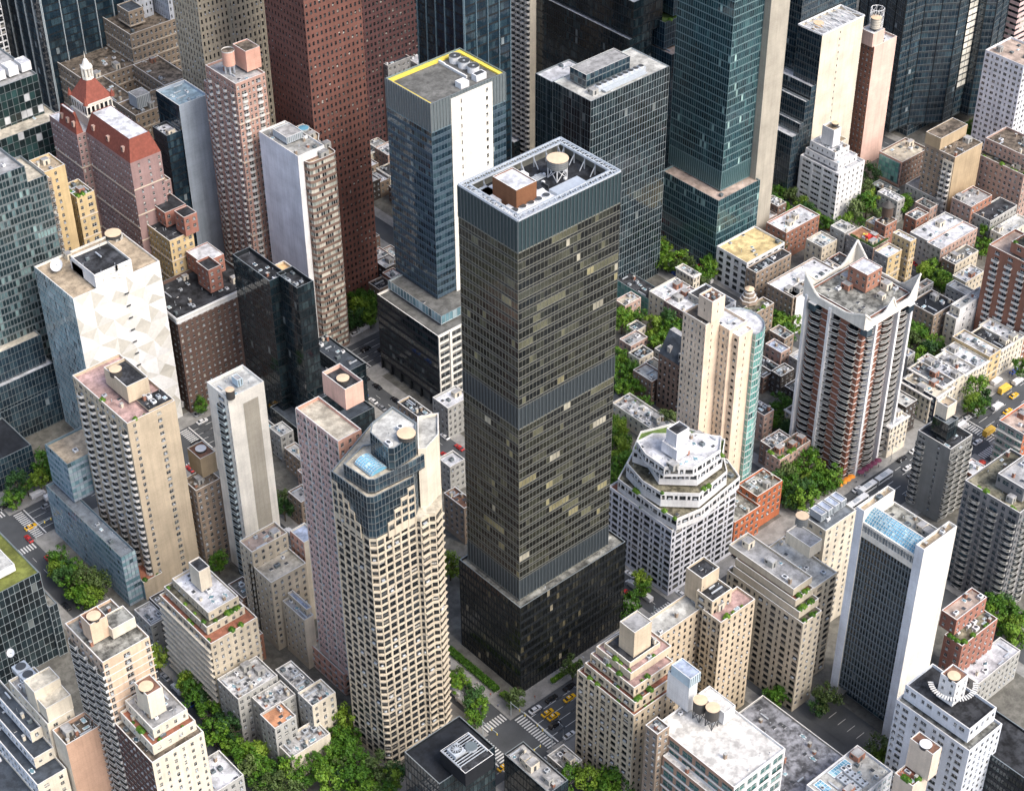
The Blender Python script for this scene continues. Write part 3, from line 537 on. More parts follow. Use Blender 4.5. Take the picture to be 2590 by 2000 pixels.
    def clutter(s, P, z, n):
        xs = [p[0] for p in P]; ys = [p[1] for p in P]; X0, X1, Y0, Y1 = min(xs), max(xs), min(ys), max(ys)
        if X1-X0 < 4 or Y1-Y0 < 4: n = min(n, 2)
        n = int(n*2.2)
        rr = random.Random(int(abs(X0*7+Y0*3+s.o[0]*11+s.o[1]*5+z)*10))
        C = COLLIDE = []
        for k in range(n):
            kind = rr.choice(['hvac','hvac','vent','vent','hut','skylight','duct','pipe','chimney','hatch'])
            if kind == 'hut' and min(X1-X0, Y1-Y0) < 7: kind = 'hvac'
            sx, sy, sz = {'hvac':(rr.uniform(1,2.2),rr.uniform(.9,1.8),rr.uniform(.7,1.5)),'vent':(.35,.35,rr.uniform(.6,1.2)),'hut':(rr.uniform(2.4,4),rr.uniform(2,3.4),rr.uniform(2,2.8)),
              'skylight':(rr.uniform(1.2,2.4),rr.uniform(.9,1.4),.45),'duct':(rr.uniform(2.5,5),.5,.6),'pipe':(.15,.15,rr.uniform(1,2)),'chimney':(.9,.9,rr.uniform(1.2,2.4)),'hatch':(1.,1.2,.35)}[kind]
            if rr.random() < .5: sx, sy = sy, sx
            for _ in range(8):
                if X1-X0 < sx+1.4 or Y1-Y0 < sy+1.4: break
                x = rr.uniform(X0+.7+sx/2, X1-.7-sx/2); y = rr.uniform(Y0+.7+sy/2, Y1-.7-sy/2)
                if all(abs(x-c[0]) > (sx+c[2])/2+.15 or abs(y-c[1]) > (sy+c[3])/2+.15 for c in C) and inside(P, x, y): break
            else: continue
            if X1-X0 < sx+1.4 or Y1-Y0 < sy+1.4: continue
            C.append((x,y,sx,sy))
            nm, me = roofproto(kind, rr.randint(0,2))
            o = bpy.data.objects.new(nm, me); COL.objects.link(o); o.parent = s.root; o.location = (x, y, z); o.scale = (sx, sy, sz)
    def finish(s, cap):
        for k, mb in s.parts.items(): mb.build(k[0], s.root)
        wn = sum(len(v) for v in s.win.values())
        allw = sorted(((k, m) for k, v in s.win.items() for m in v), key=lambda q: (q[1][0][3]+s.o[0])**2+(q[1][1][3]+s.o[1])**2+(q[1][2][3]-CAM[2])**2)
        top = {}; rest = {}
        for i, (k, m) in enumerate(allw): (top if i < cap else rest).setdefault(k, []).append(m)
        for k, v in top.items(): scatter('window', winproto(*k), v, s.root, 10**6)
        for k, v in rest.items(): scatter('window', winproto(*k), v, s.root, 0)
        for (nm, mk), v in s.fl.items():
            def fn(mb, mk=mk):
                m = MT(mk); mb.box(-.5,-1,-.5,.5,0,.5,m,True)
            scatter(nm, pmesh('unitbox_'+mk, fn), v, s.root, cap)
        for k, v in s.bal.items():
            global CAMV
            c = CAMV; CAMV = np.array([c[0]-s.o[0], c[1]-s.o[1], c[2]]); scatter('balcony', balcproto(*k), v, s.root, cap); CAMV = c
def inset(P, d):
    N = len(P); out = []
    for i in range(N):
        a, b, c = P[i-1], P[i], P[(i+1)%N]
        def nrm(p, q):
            L = math.hypot(q[0]-p[0], q[1]-p[1]) or 1; return (-(q[1]-p[1])/L, (q[0]-p[0])/L)
        n1, n2 = nrm(a, b), nrm(b, c); k = 1 + n1[0]*n2[0] + n1[1]*n2[1]; k = max(k, .3)
        out.append((b[0]+d*(n1[0]+n2[0])/k, b[1]+d*(n1[1]+n2[1])/k))
    return out
def inside(P, x, y):
    c = False; N = len(P)
    for i in range(N):
        (x1,y1),(x2,y2) = P[i], P[(i+1)%N]
        if (y1 > y) != (y2 > y) and x < (x2-x1)*(y-y1)/(y2-y1)+x1: c = not c
    return c
def roofproto(kind, v):
    def fn(mb):
        mp, md, wp = MT('metal_pale'), MT('metal_dark'), MT('white_paint')
        if kind == 'hvac':
            mb.box(-.5,-.5,.12,.5,.5,1, (mp, wp, MT('louver'))[v], True)
            for x in (-.4,.4):
                for y in (-.4,.4): mb.box(x-.05,y-.05,0,x+.05,y+.05,.12, md)
            mb.cyl(0,0,1,1.1,.36,.36,12, mp, md)
            for q in (.3,.5,.7): mb.box(-.51,-.4,q,.51,.4,q+.06, md)
        elif kind == 'vent': mb.cyl(0,0,0,.7,.35,.35,8, mp); mb.cyl(0,0,.7,1,.5,.2,8, mp)
        elif kind == 'hut':
            wc = (W('greywh'), W('cream'), W('brick'))[v]; mb.box(-.5,-.5,0,.5,.5,1, wc); mb.box(-.46,-.46,1,.46,.46,1.03, RF('r_grey')); mb.box(-.15,-.515,0,.12,-.5,.75, md); mb.box(-.515,.1,.4,-.5,.35,.8, G('aptd'))
        elif kind == 'skylight': mb.box(-.5,-.5,0,.5,.5,.6, wp); mb.v += []; mb.cyl(0,0,.6,1,.6,.2,4, G('pale'))
        elif kind == 'duct': mb.box(-.5,-.5,.3,.5,.5,1, mp, True); [mb.box(q-.02,-.5,0,q+.02,.5,.3, md) for q in (-.4,0,.4)]
        elif kind == 'pipe': mb.cyl(0,0,0,1,.5,.5,6, mp); mb.cyl(0,0,.9,1.05,.9,.9,6, md)
        elif kind == 'chimney': mb.box(-.5,-.5,0,.5,.5,.9, W(('brick','cream','taupe')[v])); mb.box(-.58,-.58,.9,.58,.58,1, MT('slab_g'))
        else: mb.box(-.5,-.5,0,.5,.5,.8, wp); mb.box(-.54,-.54,.8,.54,.54,1, md)
    nm = {'hvac':'cooling_unit','vent':'roof_vent','hut':'stair_hut','skylight':'skylight','duct':'air_duct','pipe':'vent_pipe','chimney':'chimney','hatch':'roof_hatch'}[kind]
    return nm, pmesh('%s_%d' % (nm, v), fn)

# ------------------------------------------------------------------ the city in metres
D = [
 ('office_tower', 'tallest dark glass tower with steel frame roof, standing on a black podium in the middle', 'building', (302.0, 330.5, 0), None, [((278, 315, 326, 346), 0, 41, 'olive_pod', 'olive_pod', 'r_gravel', 1.0, 4), ((280.3, 318, 320.3, 344), 41, 188, 'olive', 'olive', 'r_black', 4, 0)], [('crown_truss',), ('bh', 'lift_house', 286.5, 325.6, 294.2, 335.9, 184, 192, 'brownbox', 'r_white', 0.4), ('tank', 308.7, 332.6, 184, 4, 3.1, 2.6, 'lid_tan', 'tank_grey')]),
 ('apartment_tower', 'tall pale beige tower with zigzag bays, chamfered corner and dark glass crown', 'building', (241.4, 333.9, 0), None, [([(223.7, 336.9), (224.3, 320.8), (225.8, 319.4), (240.1, 318.8), (240.9, 317.4), (244.2, 317.6), (245.8, 316.6), (250.0, 318.5), (259.1, 330.1), (249.9, 351.2)], 0, 101, 'grid_beige', 'grid_beige~zig_beige', 'r_cream', 0, 0), ([(223.7, 336.9), (224.3, 320.8), (225.8, 319.4), (240.1, 318.8), (245.4, 323.3), (246.4, 346.7)], 101, 117, 'crown_glass', 'crown_glass', 'r_cream', 0.6, 0), ([(243.9, 321.1), (246.0, 319.9), (252.8, 322.4), (259.1, 330.1), (253.3, 333.0)], 101, 124, 'blank_beige', 'blank_beige', 'r_pale', 0.8, 0), ([(225.0, 332.2), (225.9, 321.9), (227.5, 320.6), (240.6, 319.7), (245.1, 319.9), (243.5, 330.0), (234.5, 335.2)], 117, 122, 'crown_glass', 'crown_glass', 'r_cream', 0.5, 0), ([(234.0, 330.5), (233.3, 321.2), (234.6, 320.1), (243.1, 321.0), (246.8, 324.9), (246.3, 335.6), (237.1, 333.6)], 122, 130, 'crown_glass', 'crown_glass', 'r_pale', 0.8, 2)], [('fac', 223.9, 337, 223.9, 334.4, 99, 114, 'grid_beige', 0.25, 'wall_panel'), ('fac', 223.9, 334.4, 223.9, 331.8, 99, 112, 'grid_beige', 0.25, 'wall_panel'), ('fac', 223.9, 331.8, 223.9, 329.2, 99, 110, 'grid_beige', 0.25, 'wall_panel'), ('fac', 223.9, 329.2, 223.9, 326.6, 99, 107.5, 'grid_beige', 0.25, 'wall_panel'), ('fac', 223.9, 326.6, 223.9, 324, 99, 104.5, 'grid_beige', 0.25, 'wall_panel'), ('fac', 237.6, 319, 240.2, 319, 99, 114, 'grid_beige', 0.25, 'wall_panel'), ('fac', 235, 319, 237.6, 319, 99, 111.5, 'grid_beige', 0.25, 'wall_panel'), ('fac', 232.4, 319, 235, 319, 99, 108.5, 'grid_beige', 0.25, 'wall_panel'), ('fac', 229.8, 319, 232.4, 319, 99, 105, 'grid_beige', 0.25, 'wall_panel'), ('vault', 226.7, 321.5, 226.2, 331.7, 233.8, 322.1, 122), ('tank', 240.4, 321.6, 130, 0, 2.6, 1.5, 'lid_tan', 'dark')]),
 ('apartment_tower', 'slender pink and white striped tower with square pink rooftop block, left of pale beige tower', 'building', (237.8, 357.2, 0), None, [((233.4, 346.4, 242.2, 368.0), 11, 117, 'pinkstripe', 'pinkbrick_w', 'r_cream', 1.2, 0), ((232.9, 353.9, 252.9, 373.4), 0, 10.6, 'brickpod', 'brickpod', 'r_cream', 1.0, 3)], [('bh', 'bulkhead', 244.3, 356.6, 251.2, 368.2, 117, 125, 'pinkblank', 'r_dark', 1.6), ('tank', 247.5, 361.8, 123.6, 0, 1.9, 1.2, 'lid_tan', 'dark')]),
 ('apartment_tower', 'tan brick tower with stacked curved balconies and pink roof terrace, beside the white patterned slab', 'building', (221.5, 457.4, 0), None, [((212.0, 439.5, 231.0, 475.3), 0, 79, 'tanbalc', 'tan_sparse', 'r_pinkterr', 1.2, 3), ((218.5, 448.5, 227.0, 463.3), 79, 86, 'blank_tan', 'blank_tan', 'r_dark', 1.2, 0), ((221.0, 440.1, 230.4, 447.5), 79, 79.6, 'blank_tan', 'blank_tan', 'r_dark', 0.01, 6), ((207.0, 438.5, 215.0, 474.3), 0, 9, 'blueoffice', 'blank_tan', 'r_redterr', 0.8, 2)], [('tank', 220.1, 457.9, 85, 0, 2.1, 2.5, 'lid_tan', 'dark')]),
 ('apartment_tower', 'narrow cream tower with one blank tan stripe and a column of folded balconies', 'building', (249.0, 428.8, 0), None, [((241.6, 422.4, 256.4, 435.1), 0, 84, 't5w', 't5s', 'r_pale', 1.2, 4)], [('tank', 242.8, 422.3, 84, 0, 1.5, 3.5, 'lid_tan', 'dark'), ('bh', 'bulkhead', 247.9, 425.4, 250.0, 428.9, 84, 87, 'bluebox', 'r_grey', 0.4)]),
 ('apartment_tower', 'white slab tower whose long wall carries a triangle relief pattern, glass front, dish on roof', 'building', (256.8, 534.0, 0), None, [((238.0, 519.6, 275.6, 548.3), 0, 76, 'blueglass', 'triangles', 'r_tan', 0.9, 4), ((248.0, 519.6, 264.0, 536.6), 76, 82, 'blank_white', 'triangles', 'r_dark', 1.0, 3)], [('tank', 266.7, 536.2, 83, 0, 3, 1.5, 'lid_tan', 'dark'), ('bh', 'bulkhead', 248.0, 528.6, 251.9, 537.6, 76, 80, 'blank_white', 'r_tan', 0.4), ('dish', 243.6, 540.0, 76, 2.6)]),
 ('hotel', 'dark brown brick block with white roof wall, beside the white patterned slab', 'building', (298.0, 532.0, 0), None, [((279, 519.0, 317, 545), 0, 47.3, 'brownpunch', 'brownpunch', 'r_dark', 1.6, 16)], [('fac', 279, 519.0, 317, 519.0, 44.9, 47.7, 'blank_white', 0.3, 'roof_wall'), ('fac', 279, 545, 279, 519.0, 44.9, 47.7, 'blank_white', 0.3, 'roof_wall'), ('bh', 'bulkhead', 299.0, 524.8, 305.1, 533.7, 47.3, 58.3, 'redpunch', 'r_dark', 1), ('bh', 'bulkhead', 302.3, 534.5, 312.7, 546.4, 47.3, 55.3, 'redpunch', 'r_white', 0.4)]),
 ('apartment_building', 'yellow brick building with red rooftop house and string courses, behind the white slab', 'building', (302.0, 558.9, 0), None, [((296.4, 547.9, 307.6, 569.9), 0, 62, 'yellow_w', 'yellow_s', 'r_dark', 1.2, 5)], [('bh', 'bulkhead', 301.1, 557.1, 311.2, 568.8, 62, 69, 'redpunch', 'r_dark', 0.4), ('bh', 'bulkhead', 303.3, 546.2, 309.5, 553.2, 62, 71, 'redpunch', 'r_dark', 0.4)]),
 ('office_tower', 'black glass tower in two shafts with frames on the roof, behind the narrow cream tower', 'building', (306.1, 497.7, 0), None, [((302.1, 485.4, 310.1, 510.0), 0, 72, 'blackglass', 'blackglass', 'r_dark', 2, 5), ((306.4, 473.3, 313.9, 486.8), 0, 73, 'blackglass', 'blackglass', 'r_dark', 2, 4), ((307.0, 479.3, 316.1, 495.8), 0, 70, 'blackglass', 'tan_s', 'r_orange', 1.2, 1)], []),
 ('office_block', 'low stepped black glass block with slate terraces at the foot of the black tower', 'building', (328.7, 483.4, 0), None, [((324.2, 470.3, 333.2, 496.4), 0, 26, 'blackglass', 'blackglass', 'r_slate', 1, 6), ((309, 470, 332, 496), 0, 20, 'blackglass', 'blackglass', 'r_slate', 1, 2), ((299, 462, 330, 490.1), 0, 10, 'blackglass', 'blackglass', 'r_slate', 1, 2)], []),
 ('apartment_tower', 'white tower with blank walls and striped curved bays, in front of the red granite tower', 'building', (347.3, 530.2, 0), None, [((340.8, 517.0, 353.8, 543.5), 0, 97.2, 'blank_whiteblue', 'blank_white', 'r_greyp', 0.8, 7), ([(343.3, 516.8), (344.0, 514.4), (345.3, 513.7), (356.0, 513.7), (357.2, 514.6), (357.5, 516.0), (357.5, 526.0), (360.7, 530.0), (360.7, 541.0), (353.8, 541.0), (353.8, 516.8)], 0, 94.2, 'curvestripe', 'curvestripe', 'r_tan', 1.0, 3)], [('bh', 'cooling_unit', 343.2, 527.4, 351.1, 536.9, 97.2, 100.2, 'greymetal', 'r_grey', 0.4), ('rounddome', 358.1, 537.1, 94.2, 2.4)]),  # west walls in a bluer white: shade of that side put into the colour
 ('office_tower', 'tall red granite tower with scattered small square windows', 'building', (377.6, 552.0, 0), None, [((363.8, 538, 391.5, 566), 0, 205, 'granite', 'granite', 'r_grey', 1, 0)], []),
 ('office_tower', 'dull purple brown tower with square windows, behind the red granite tower', 'building', (477.0, 642.4, 0), None, [((453.0, 627.4, 501.0, 657.4), 0, 190, 'purple', 'purple', 'r_grey', 1.0, 0)], []),
 ('office_block', 'small grey block with blue rooftop plant, wedged between red granite and steel blue towers', 'building', (474.2, 639.1, 0), None, [((467.3, 624.1, 481.2, 654.1), 0, 50, 'greypunch', 'greypunch', 'r_slate', 1, 8), ((481.2, 618.1, 491.2, 638.1), 0, 48, 'greypunch', 'greypunch', 'r_white', 1, 3)], []),
 ('office_tower', 'steel blue tower with white stone core wall and yellow painted roof edge', 'building', (378.0, 471.5, 0), None, [((356, 452, 400, 491), 0, 38, 'blackribbon', 'whitegrid', 'r_graveld', 1, 0), ((362, 457, 404, 491), 38, 42, 'glassrail', 'glassrail', 'r_graveld', 0.8, 2), ((368.9, 467.4, 406, 494.6), 42, 130.4, 'steelw', 'steels', 'r_graveld', 1.2, 0)], [('fac', 378.5, 467.4, 399, 467.4, 38, 129.0, 'whitecore', 0.35, 'core_wall'), ('yellowroof', 368.9, 467.4, 406, 494.6, 130.4)]),
 ('office_tower', 'very dark glass tower ruled with pale blue vertical fins, behind the yellow roofed tower', 'building', (432.9, 524.3, 0), None, [((420.7, 509.3, 445.1, 539.3), 0, 250, 'finned', 'finned', 'r_grey', 1.0, 0)], []),
 ('apartment_tower', 'slim pale tower with scalloped balconies beside the ruled dark glass tower', 'building', (512.3, 574.3, 0), None, [((505.4, 564.3, 519.2, 584.3), 0, 118, 'scallop', 'blank_cream', 'r_grey', 1, 6)], [('fac', 514.2, 564.3, 519.2, 564.3, 0, 112, 'scallop', 0.3, 'bay_window')]),
 ('office_block', 'low block with pale roof at the foot of the ruled dark tower', 'building', (511.5, 585.3, 0), None, [((500.5, 570.3, 522.5, 600.3), 0, 18, 'blackglass', 'blackglass', 'r_white', 1.0, 0)], []),
 ('office_tower', 'broad dark gridded glass block with pale roof, penthouse and silver cooling pipes', 'building', (470.2, 474.5, 0), None, [((447.8, 463.1, 492.7, 485.9), 0, 104, 'gridglass_w', 'gridglass', 'r_pale', 0.5, 3), ((450.8, 485.9, 469.8, 499.9), 0, 101, 'gridglass_w', 'gridglass_w', 'r_white', 0.6, 3)], [('bh', 'penthouse', 453.9, 472.5, 478.5, 482.1, 104, 110, 'greyglass', 'r_grey', 0.4), ('coolrow', 457.3, 468.7, 481.4, 468.7, 104)]),
 ('office_block', 'low green tinted glass annex with skylight roof beside the dark gridded block', 'building', (470.3, 454.6, 0), None, [((465.8, 443.2, 474.8, 466.0), 0, 9, 'tealcurtain', 'tealcurtain', 'r_dark', 0.5, 5)], []),
 ('office_tower', 'black block with long pale stepped terraces, top edge behind the slim pale tower', 'building', (516.3, 538.6, 0), None, [((509.3, 503.6, 523.3, 573.6), 0, 95, 'blackglass', 'blackglass', 'r_white', 1.0, 2), ((511.3, 503.6, 529.3, 598.6), 95, 112, 'blackglass', 'blackglass', 'r_white', 1.0, 0), ((515.3, 507.6, 539.3, 603.6), 112, 150, 'blackglass', 'blackglass', 'r_white', 1.0, 0)], []),
 ('office_tower', 'stepped teal glass wing with grass terrace, left of the tall teal glass tower', 'building', (533.0, 509.7, 0), None, [((527.0, 494.4, 539.0, 525.0), 0, 85, 'tealdark', 'tealdark', 'r_pinkish', 1, 3), ((528.0, 500.4, 545.0, 527.0), 85, 98, 'tealdark', 'tealdark', 'r_green', 1, 0), ((535.0, 502.4, 551.0, 539.0), 98, 125, 'tealdark', 'tealdark', 'r_green', 1, 0)], []),
 ('office_block', 'green tiled low building with cluttered grey roof behind the dark gridded block', 'building', (532.6, 563.2, 0), None, [((526.5, 552.7, 538.7, 573.6), 0, 62, 'greenpunch', 'greenpunch', 'r_grey', 1, 14)], []),
 ('office_tower', 'tall teal green glass tower on a glass podium with a pale terrace around it', 'building', (524.7, 464.4, 0), None, [((511.3, 446.9, 538.1, 481.8), 0, 38.0, 'teal', 'teal', 'r_pinkish', 0.8, 3), ((518.3, 452.4, 537.0, 484.5), 38.0, 188.0, 'teal', 'teal', 'r_grey', 1.0, 0)], []),
 ('office_tower', 'blank beige concrete slab rising edge-on right of the teal glass tower', 'building', (543.4, 455.5, 0), None, [((537.3, 449, 549.5, 462), 0, 185, 'blank_conc', 'blank_conc', 'r_grey', 1.0, 0)], []),
 ('office_tower', 'cream stone slab tower with steel trussed roof and dark glass front, behind the pink tower', 'building', (607.8, 471.4, 0), None, [((593.2, 464.3, 622.5, 478.6), 0, 83, 'darkribbon', 'cream_sparse', 'r_white', 1, 3), ((590.0, 464.6, 596.2, 486.2), 0, 58.3, 'darkribbon', 'darkribbon', 'r_white', 0.9, 0), ((586.6, 464.4, 589.3, 485.1), 0, 51.8, 'darkribbon', 'darkribbon', 'r_white', 0.9, 0), ((583.9, 464.3, 586.4, 482.3), 0, 41.2, 'darkribbon', 'darkribbon', 'r_white', 0.9, 0), ((579.2, 464.2, 584.2, 478.1), 0, 36.2, 'darkribbon', 'darkribbon', 'r_white', 0.9, 0), ((594.2, 459.3, 614.5, 464.2), 0, 24, 'blank_cream', 'blank_cream', 'r_tan', 1, 0)], [('xroof', 593.2, 464.3, 622.5, 478.6, 83)]),
 ('office_tower', 'dark gridded tower top with flat pale roof behind the cream slab tower', 'building', (616.1, 494.8, 0), None, [((596.1, 479.8, 636.1, 509.8), 0, 104, 'darkribbon', 'darkribbon', 'r_pale', 1, 3)], []),
 ('apartment_tower', 'slim tower with salmon pink blank wall, brick window side and water tank in a cage', 'building', (638.1, 468.8, 0), None, [((629.9, 461.8, 646.3, 475.9), 0, 66, 'brick_dotted', 'pinkblank2', 'r_white', 1.2, 6)], [('bh', 'bulkhead', 628.4, 462.2, 636.7, 470.0, 66, 73, 'pinkblank2', 'r_white', 0.4), ('tank', 632.6, 464.9, 73, 1, 2.4, 5, 'lid_tan', 'pale'), ('cage', 635.7, 467.0, 73, 9, 3.2)]),
 ('office_tower', 'faceted black glass tower with one column of pale blinds, top right', 'building', (697.2, 482.1, 0), None, [([(659.4, 468.4), (673.0, 467.1), (687.4, 457.4), (702.2, 457.0), (702.4, 452.7), (706.4, 449.2), (722.8, 453.1), (735.0, 505.0), (705.0, 515.0), (672.0, 505.0)], 6, 160, 'octglass', 'octglass', 'r_grey', 1, 0), ((672, 466, 712, 482), 0, 6, 'greyglass', 'greyglass', 'r_pale', 1, 4)], [('fac', 695.1, 457.2, 701.8, 457.0, 22, 158, 'blinds', 0.3, 'blind_column')]),
 ('apartment_building', 'white terraced apartment building with stepped top floors at the foot of the pink slim tower', 'building', (591.9, 449.4, 0), None, [((582.6, 437.8, 601.2, 461), 0, 27, 'whiteband', 'whitepunch', 'r_white', 1, 6), ((584.6, 440.3, 598.2, 460), 27, 30.4, 'whitepunch', 'whitepunch', 'r_white', 1, 5), ((586.1, 443.8, 596.2, 459), 30.4, 34.2, 'whitepunch', 'whitepunch', 'r_white', 1, 4), ((588.6, 447.8, 593.6, 454.8), 34.2, 43.2, 'blank_white', 'blank_white', 'r_tan', 1, 0)], [('tank', 592.7, 450.9, 43.2, 0, 1.6, 1.2, 'lid_tan', 'dark')]),
 ('apartment_building', 'white brick slab with dark window rows at the right edge, upper right', 'building', (689.8, 423.2, 0), None, [((679.8, 412.2, 699.8, 434.2), 0, 58, 'whitepunch2', 'whitepunch2', 'r_pinkish', 1.0, 4)], []),
 ('apartment_tower', 'pink and white banded tower at the top right corner', 'building', (768.5, 476.0, 0), None, [((747, 462, 790, 490), 0, 110, 'pinkband', 'pinkband', 'r_grey', 1, 0)], []),
 ('apartment_building', 'grey brown building with scalloped corner bays and rooftop chimney block', 'building', (631.2, 411.2, 0), None, [((621.0, 402.7, 641.4, 419.7), 0, 36, 'taupe_p', 'blank_taupe', 'r_brown', 1, 8)], [('bh', 'bulkhead', 620.9, 411.7, 640.5, 420.3, 36, 42, 'blank_taupe', 'r_brown', 0.4), ('fac', 621.0, 408.7, 621.0, 403.1, 0, 33, 'scallop', 0.5, 'bay_window')]),
 ('apartment_building', 'long rose brick building with planted green terraces, right edge below the white slab', 'building', (656.4, 394.8, 0), None, [((646.4, 381.3, 666.4, 408.3), 0, 26, 'rosepunch', 'rosepunch', 'r_greenterr', 1.0, 8), ((650.4, 384.3, 666.4, 407.3), 26, 33, 'rosepunch', 'rosepunch', 'r_brown', 1, 6)], []),
 ('row_house', 'brown townhouse block with pale roof and green glass bay below the faceted black tower', 'building', (640.8, 444.7, 0), None, [((630.9, 437.7, 650.6, 451.7), 0, 14, 'brickpod', 'brownpunch2', 'r_cream', 1.0, 8)], [('fac', 630.9, 450.7, 630.9, 438.7, 2, 13, 'tealcurtain', 0.8, 'bay_window')]),
 ('office_tower', 'teal grey gridded glass tower with dark square panes, cut by the left edge', 'building', (234.7, 568.8, 0), None, [((222.7, 558.8, 246.7, 578.8), 0, 112, 'tealgrey', 'tealgrey', 'r_grey', 1.2, 5), ((246.7, 559.2, 254.9, 578.8), 0, 104.5, 'tealgrey', 'tealgrey', 'r_cream', 1.2, 1), ((254.9, 559.4, 256.7, 570.8), 0, 102, 'blank_taupe', 'blank_taupe', 'r_grey', 0.5, 0), ((150, 527, 213, 549.9), 0, 15, 'bluegrid', 'bluegrid', 'r_black2', 0.8, 2), ((150, 550, 239.5, 580), 0, 17, 'bluegrid', 'bluegrid', 'r_white', 0.8, 0), ((170, 551, 239, 580), 0, 28, 'bluegrid', 'bluegrid', 'r_white', 0.8, 0), ((170, 554, 237.5, 580), 0, 41, 'bluegrid', 'bluegrid', 'r_cream', 0.8, 0)], [('fac', 254.9, 559.2, 256.7, 559.2, 0, 103, 'zigside', 0.1, 'bay_window')]),
 ('office_tower', 'black and white panelled glass building with tan and red terraces, upper left edge', 'building', (273.2, 657.9, 0), None, [((249.6, 640.9, 296.7, 674.9), 0, 100, 'checker', 'checker', 'r_grey', 1, 3), ((249.6, 631.9, 300.2, 670.9), 0, 82, 'checker', 'checker', 'r_cream', 0.8, 1), ((249.6, 626.9, 302.2, 668.9), 0, 66, 'checker', 'checker', 'r_redterr', 0.8, 1)], [('bh', 'cooling_unit', 280.6, 645.9, 285.1, 651.9, 100, 104, 'blank_white', 'r_white', 0.3), ('bh', 'cooling_unit', 286.6, 645.9, 291.1, 651.9, 100, 104, 'blank_white', 'r_white', 0.3), ('bh', 'cooling_unit', 292.6, 645.9, 297.1, 651.9, 100, 104, 'blank_white', 'r_white', 0.3)]),
 ('office_tower', 'dark navy glass tower with thin white vertical fins, top left', 'building', (360.4, 742.4, 0), None, [((337.9, 712.4, 382.8, 772.4), 0, 210, 'navyfin', 'navyfin', 'r_grey', 1.0, 0)], []),
 ('apartment_building', 'white gridded building corner at the far top left', 'building', (317.6, 752.6, 0), None, [((305.1, 737.6, 330.1, 767.6), 0, 110, 'whitegridL', 'whitegridL', 'r_grey', 1.0, 0)], []),
 ('apartment_building', 'tall yellow ochre brick building with narrow windows, between left glass tower and mottled brick hotel', 'building', (264.5, 577.7, 0), None, [((260.0, 571.7, 269.0, 583.7), 0, 98, 'yellow_w2', 'yellow_blank', 'r_tan', 1, 3), ((271.2, 571.5, 279.2, 583.7), 0, 82, 'yellow_w2', 'yellow_s', 'r_greenterr', 1, 5)], []),
 ('apartment_building', 'brown stone courtyard block with cluttered tan roof, behind the red roofed hotel', 'building', (360.2, 651.8, 0), None, [((340.8, 644.3, 379.7, 659.3), 0, 62, 'stonew', 'stonew', 'r_brown', 1, 10), ((340.8, 686.3, 379.7, 715.7), 0, 62, 'stonew', 'stonew', 'r_brown', 1, 12), ((340.8, 659.3, 349.8, 686.3), 0, 62, 'stonew', 'stonew', 'r_brown', 1, 4), ((365.7, 659.3, 379.7, 686.3), 0, 62, 'stonew', 'stonew', 'r_brown', 1, 4), ((367.7, 688.3, 397.7, 719.7), 0, 76, 'stonew', 'stonew', 'r_brown', 1.4, 8), ((379.7, 642.3, 403.7, 680.3), 0, 48, 'stonew', 'stonew', 'r_grey', 1.2, 10)], [('bh', 'penthouse', 371.7, 694.3, 379.7, 704.3, 76, 84, 'stonew', 'r_slate', 0.5), ('bh', 'cooling_unit', 344.8, 648.3, 351.8, 655.3, 62, 68, 'greymetal', 'r_grey', 0.4)]),
 ('hotel', 'mottled pink brick hotel with steep red tiled roofs and a white lantern tower', 'building', (300.2, 581.2, 0), None, [((293.1, 564.4, 307.3, 598.1), 0, 92, 'mottle', 'pinkblank3', 'r_white', 0.3, 0), ((288.9, 598.1, 311.3, 620.1), 0, 92, 'mottle', 'mottle', 'r_white', 0.3, 0), ((307.3, 570.4, 313.3, 598.1), 0, 74, 'mottle', 'pinkblank3', 'r_tan', 1, 4)], [('mansard', 293.1, 564.4, 307.3, 598.1, 92, 9, 2.6), ('mansard', 288.9, 598.2, 292.1, 612.1, 92, 9, 2.2), ('lantern', 296.1, 600.1, 308.1, 612.1, 92)]),
 ('office_tower', 'navy glass and pale grey panel slim tower behind the mottled brick hotel', 'building', (336.6, 593.2, 0), None, [((329.5, 584.4, 343.7, 602.0), 0, 96, 'navyplain', 'blank_greyblue', 'r_blue', 1.3, 4), ((322.5, 585.4, 329.5, 596.4), 0, 84, 'navyplain', 'navyplain', 'r_white', 1.2, 4)], []),
 ('apartment_building', 'narrow ochre stone block with small green roof hut, behind the pink striped brick tower', 'building', (348.6, 609.8, 0), None, [((342.4, 605.9, 354.8, 613.7), 0, 58, 'ochre_p', 'ochre_p', 'r_pinkish', 1, 2)], [('bh', 'bulkhead', 341.7, 604.6, 345.4, 611.5, 58, 61.2, 'greenmetal', 'r_mint', 0.4)]),
 ('apartment_tower', 'rose brick tower with white balcony bays and round brick rooftop drum, upper left', 'building', (343.0, 559.6, 0), None, [((335.8, 548.9, 350.1, 570.2), 0, 118, 'rosebay', 'rosebay', 'r_grey', 1, 4), ((337.8, 570.2, 353.1, 576.2), 0, 108, 'rosebay', 'rosebay', 'r_grey', 1, 2)], [('bh', 'bulkhead', 345.0, 553.8, 351.9, 562.7, 118, 127, 'pinkblank4', 'r_brown', 0.4), ('drum', 340.4, 559.3, 118, 9, 2.5)]),
 ('office_tower', 'beige gothic stone tower with arched top windows and stepped shoulders, top left centre', 'building', (365.0, 617.3, 0), None, [((357.7, 607.3, 372.2, 627.3), 0, 128, 'gothic', 'gothic', 'r_tan', 1.5, 5), ((361.7, 611.3, 371.7, 623.3), 128, 150, 'gothic', 'gothic', 'r_tan', 1.5, 5), ((372.2, 604.3, 390.2, 627.3), 0, 160, 'gothic', 'gothic', 'r_tan', 1.5, 5)], []),
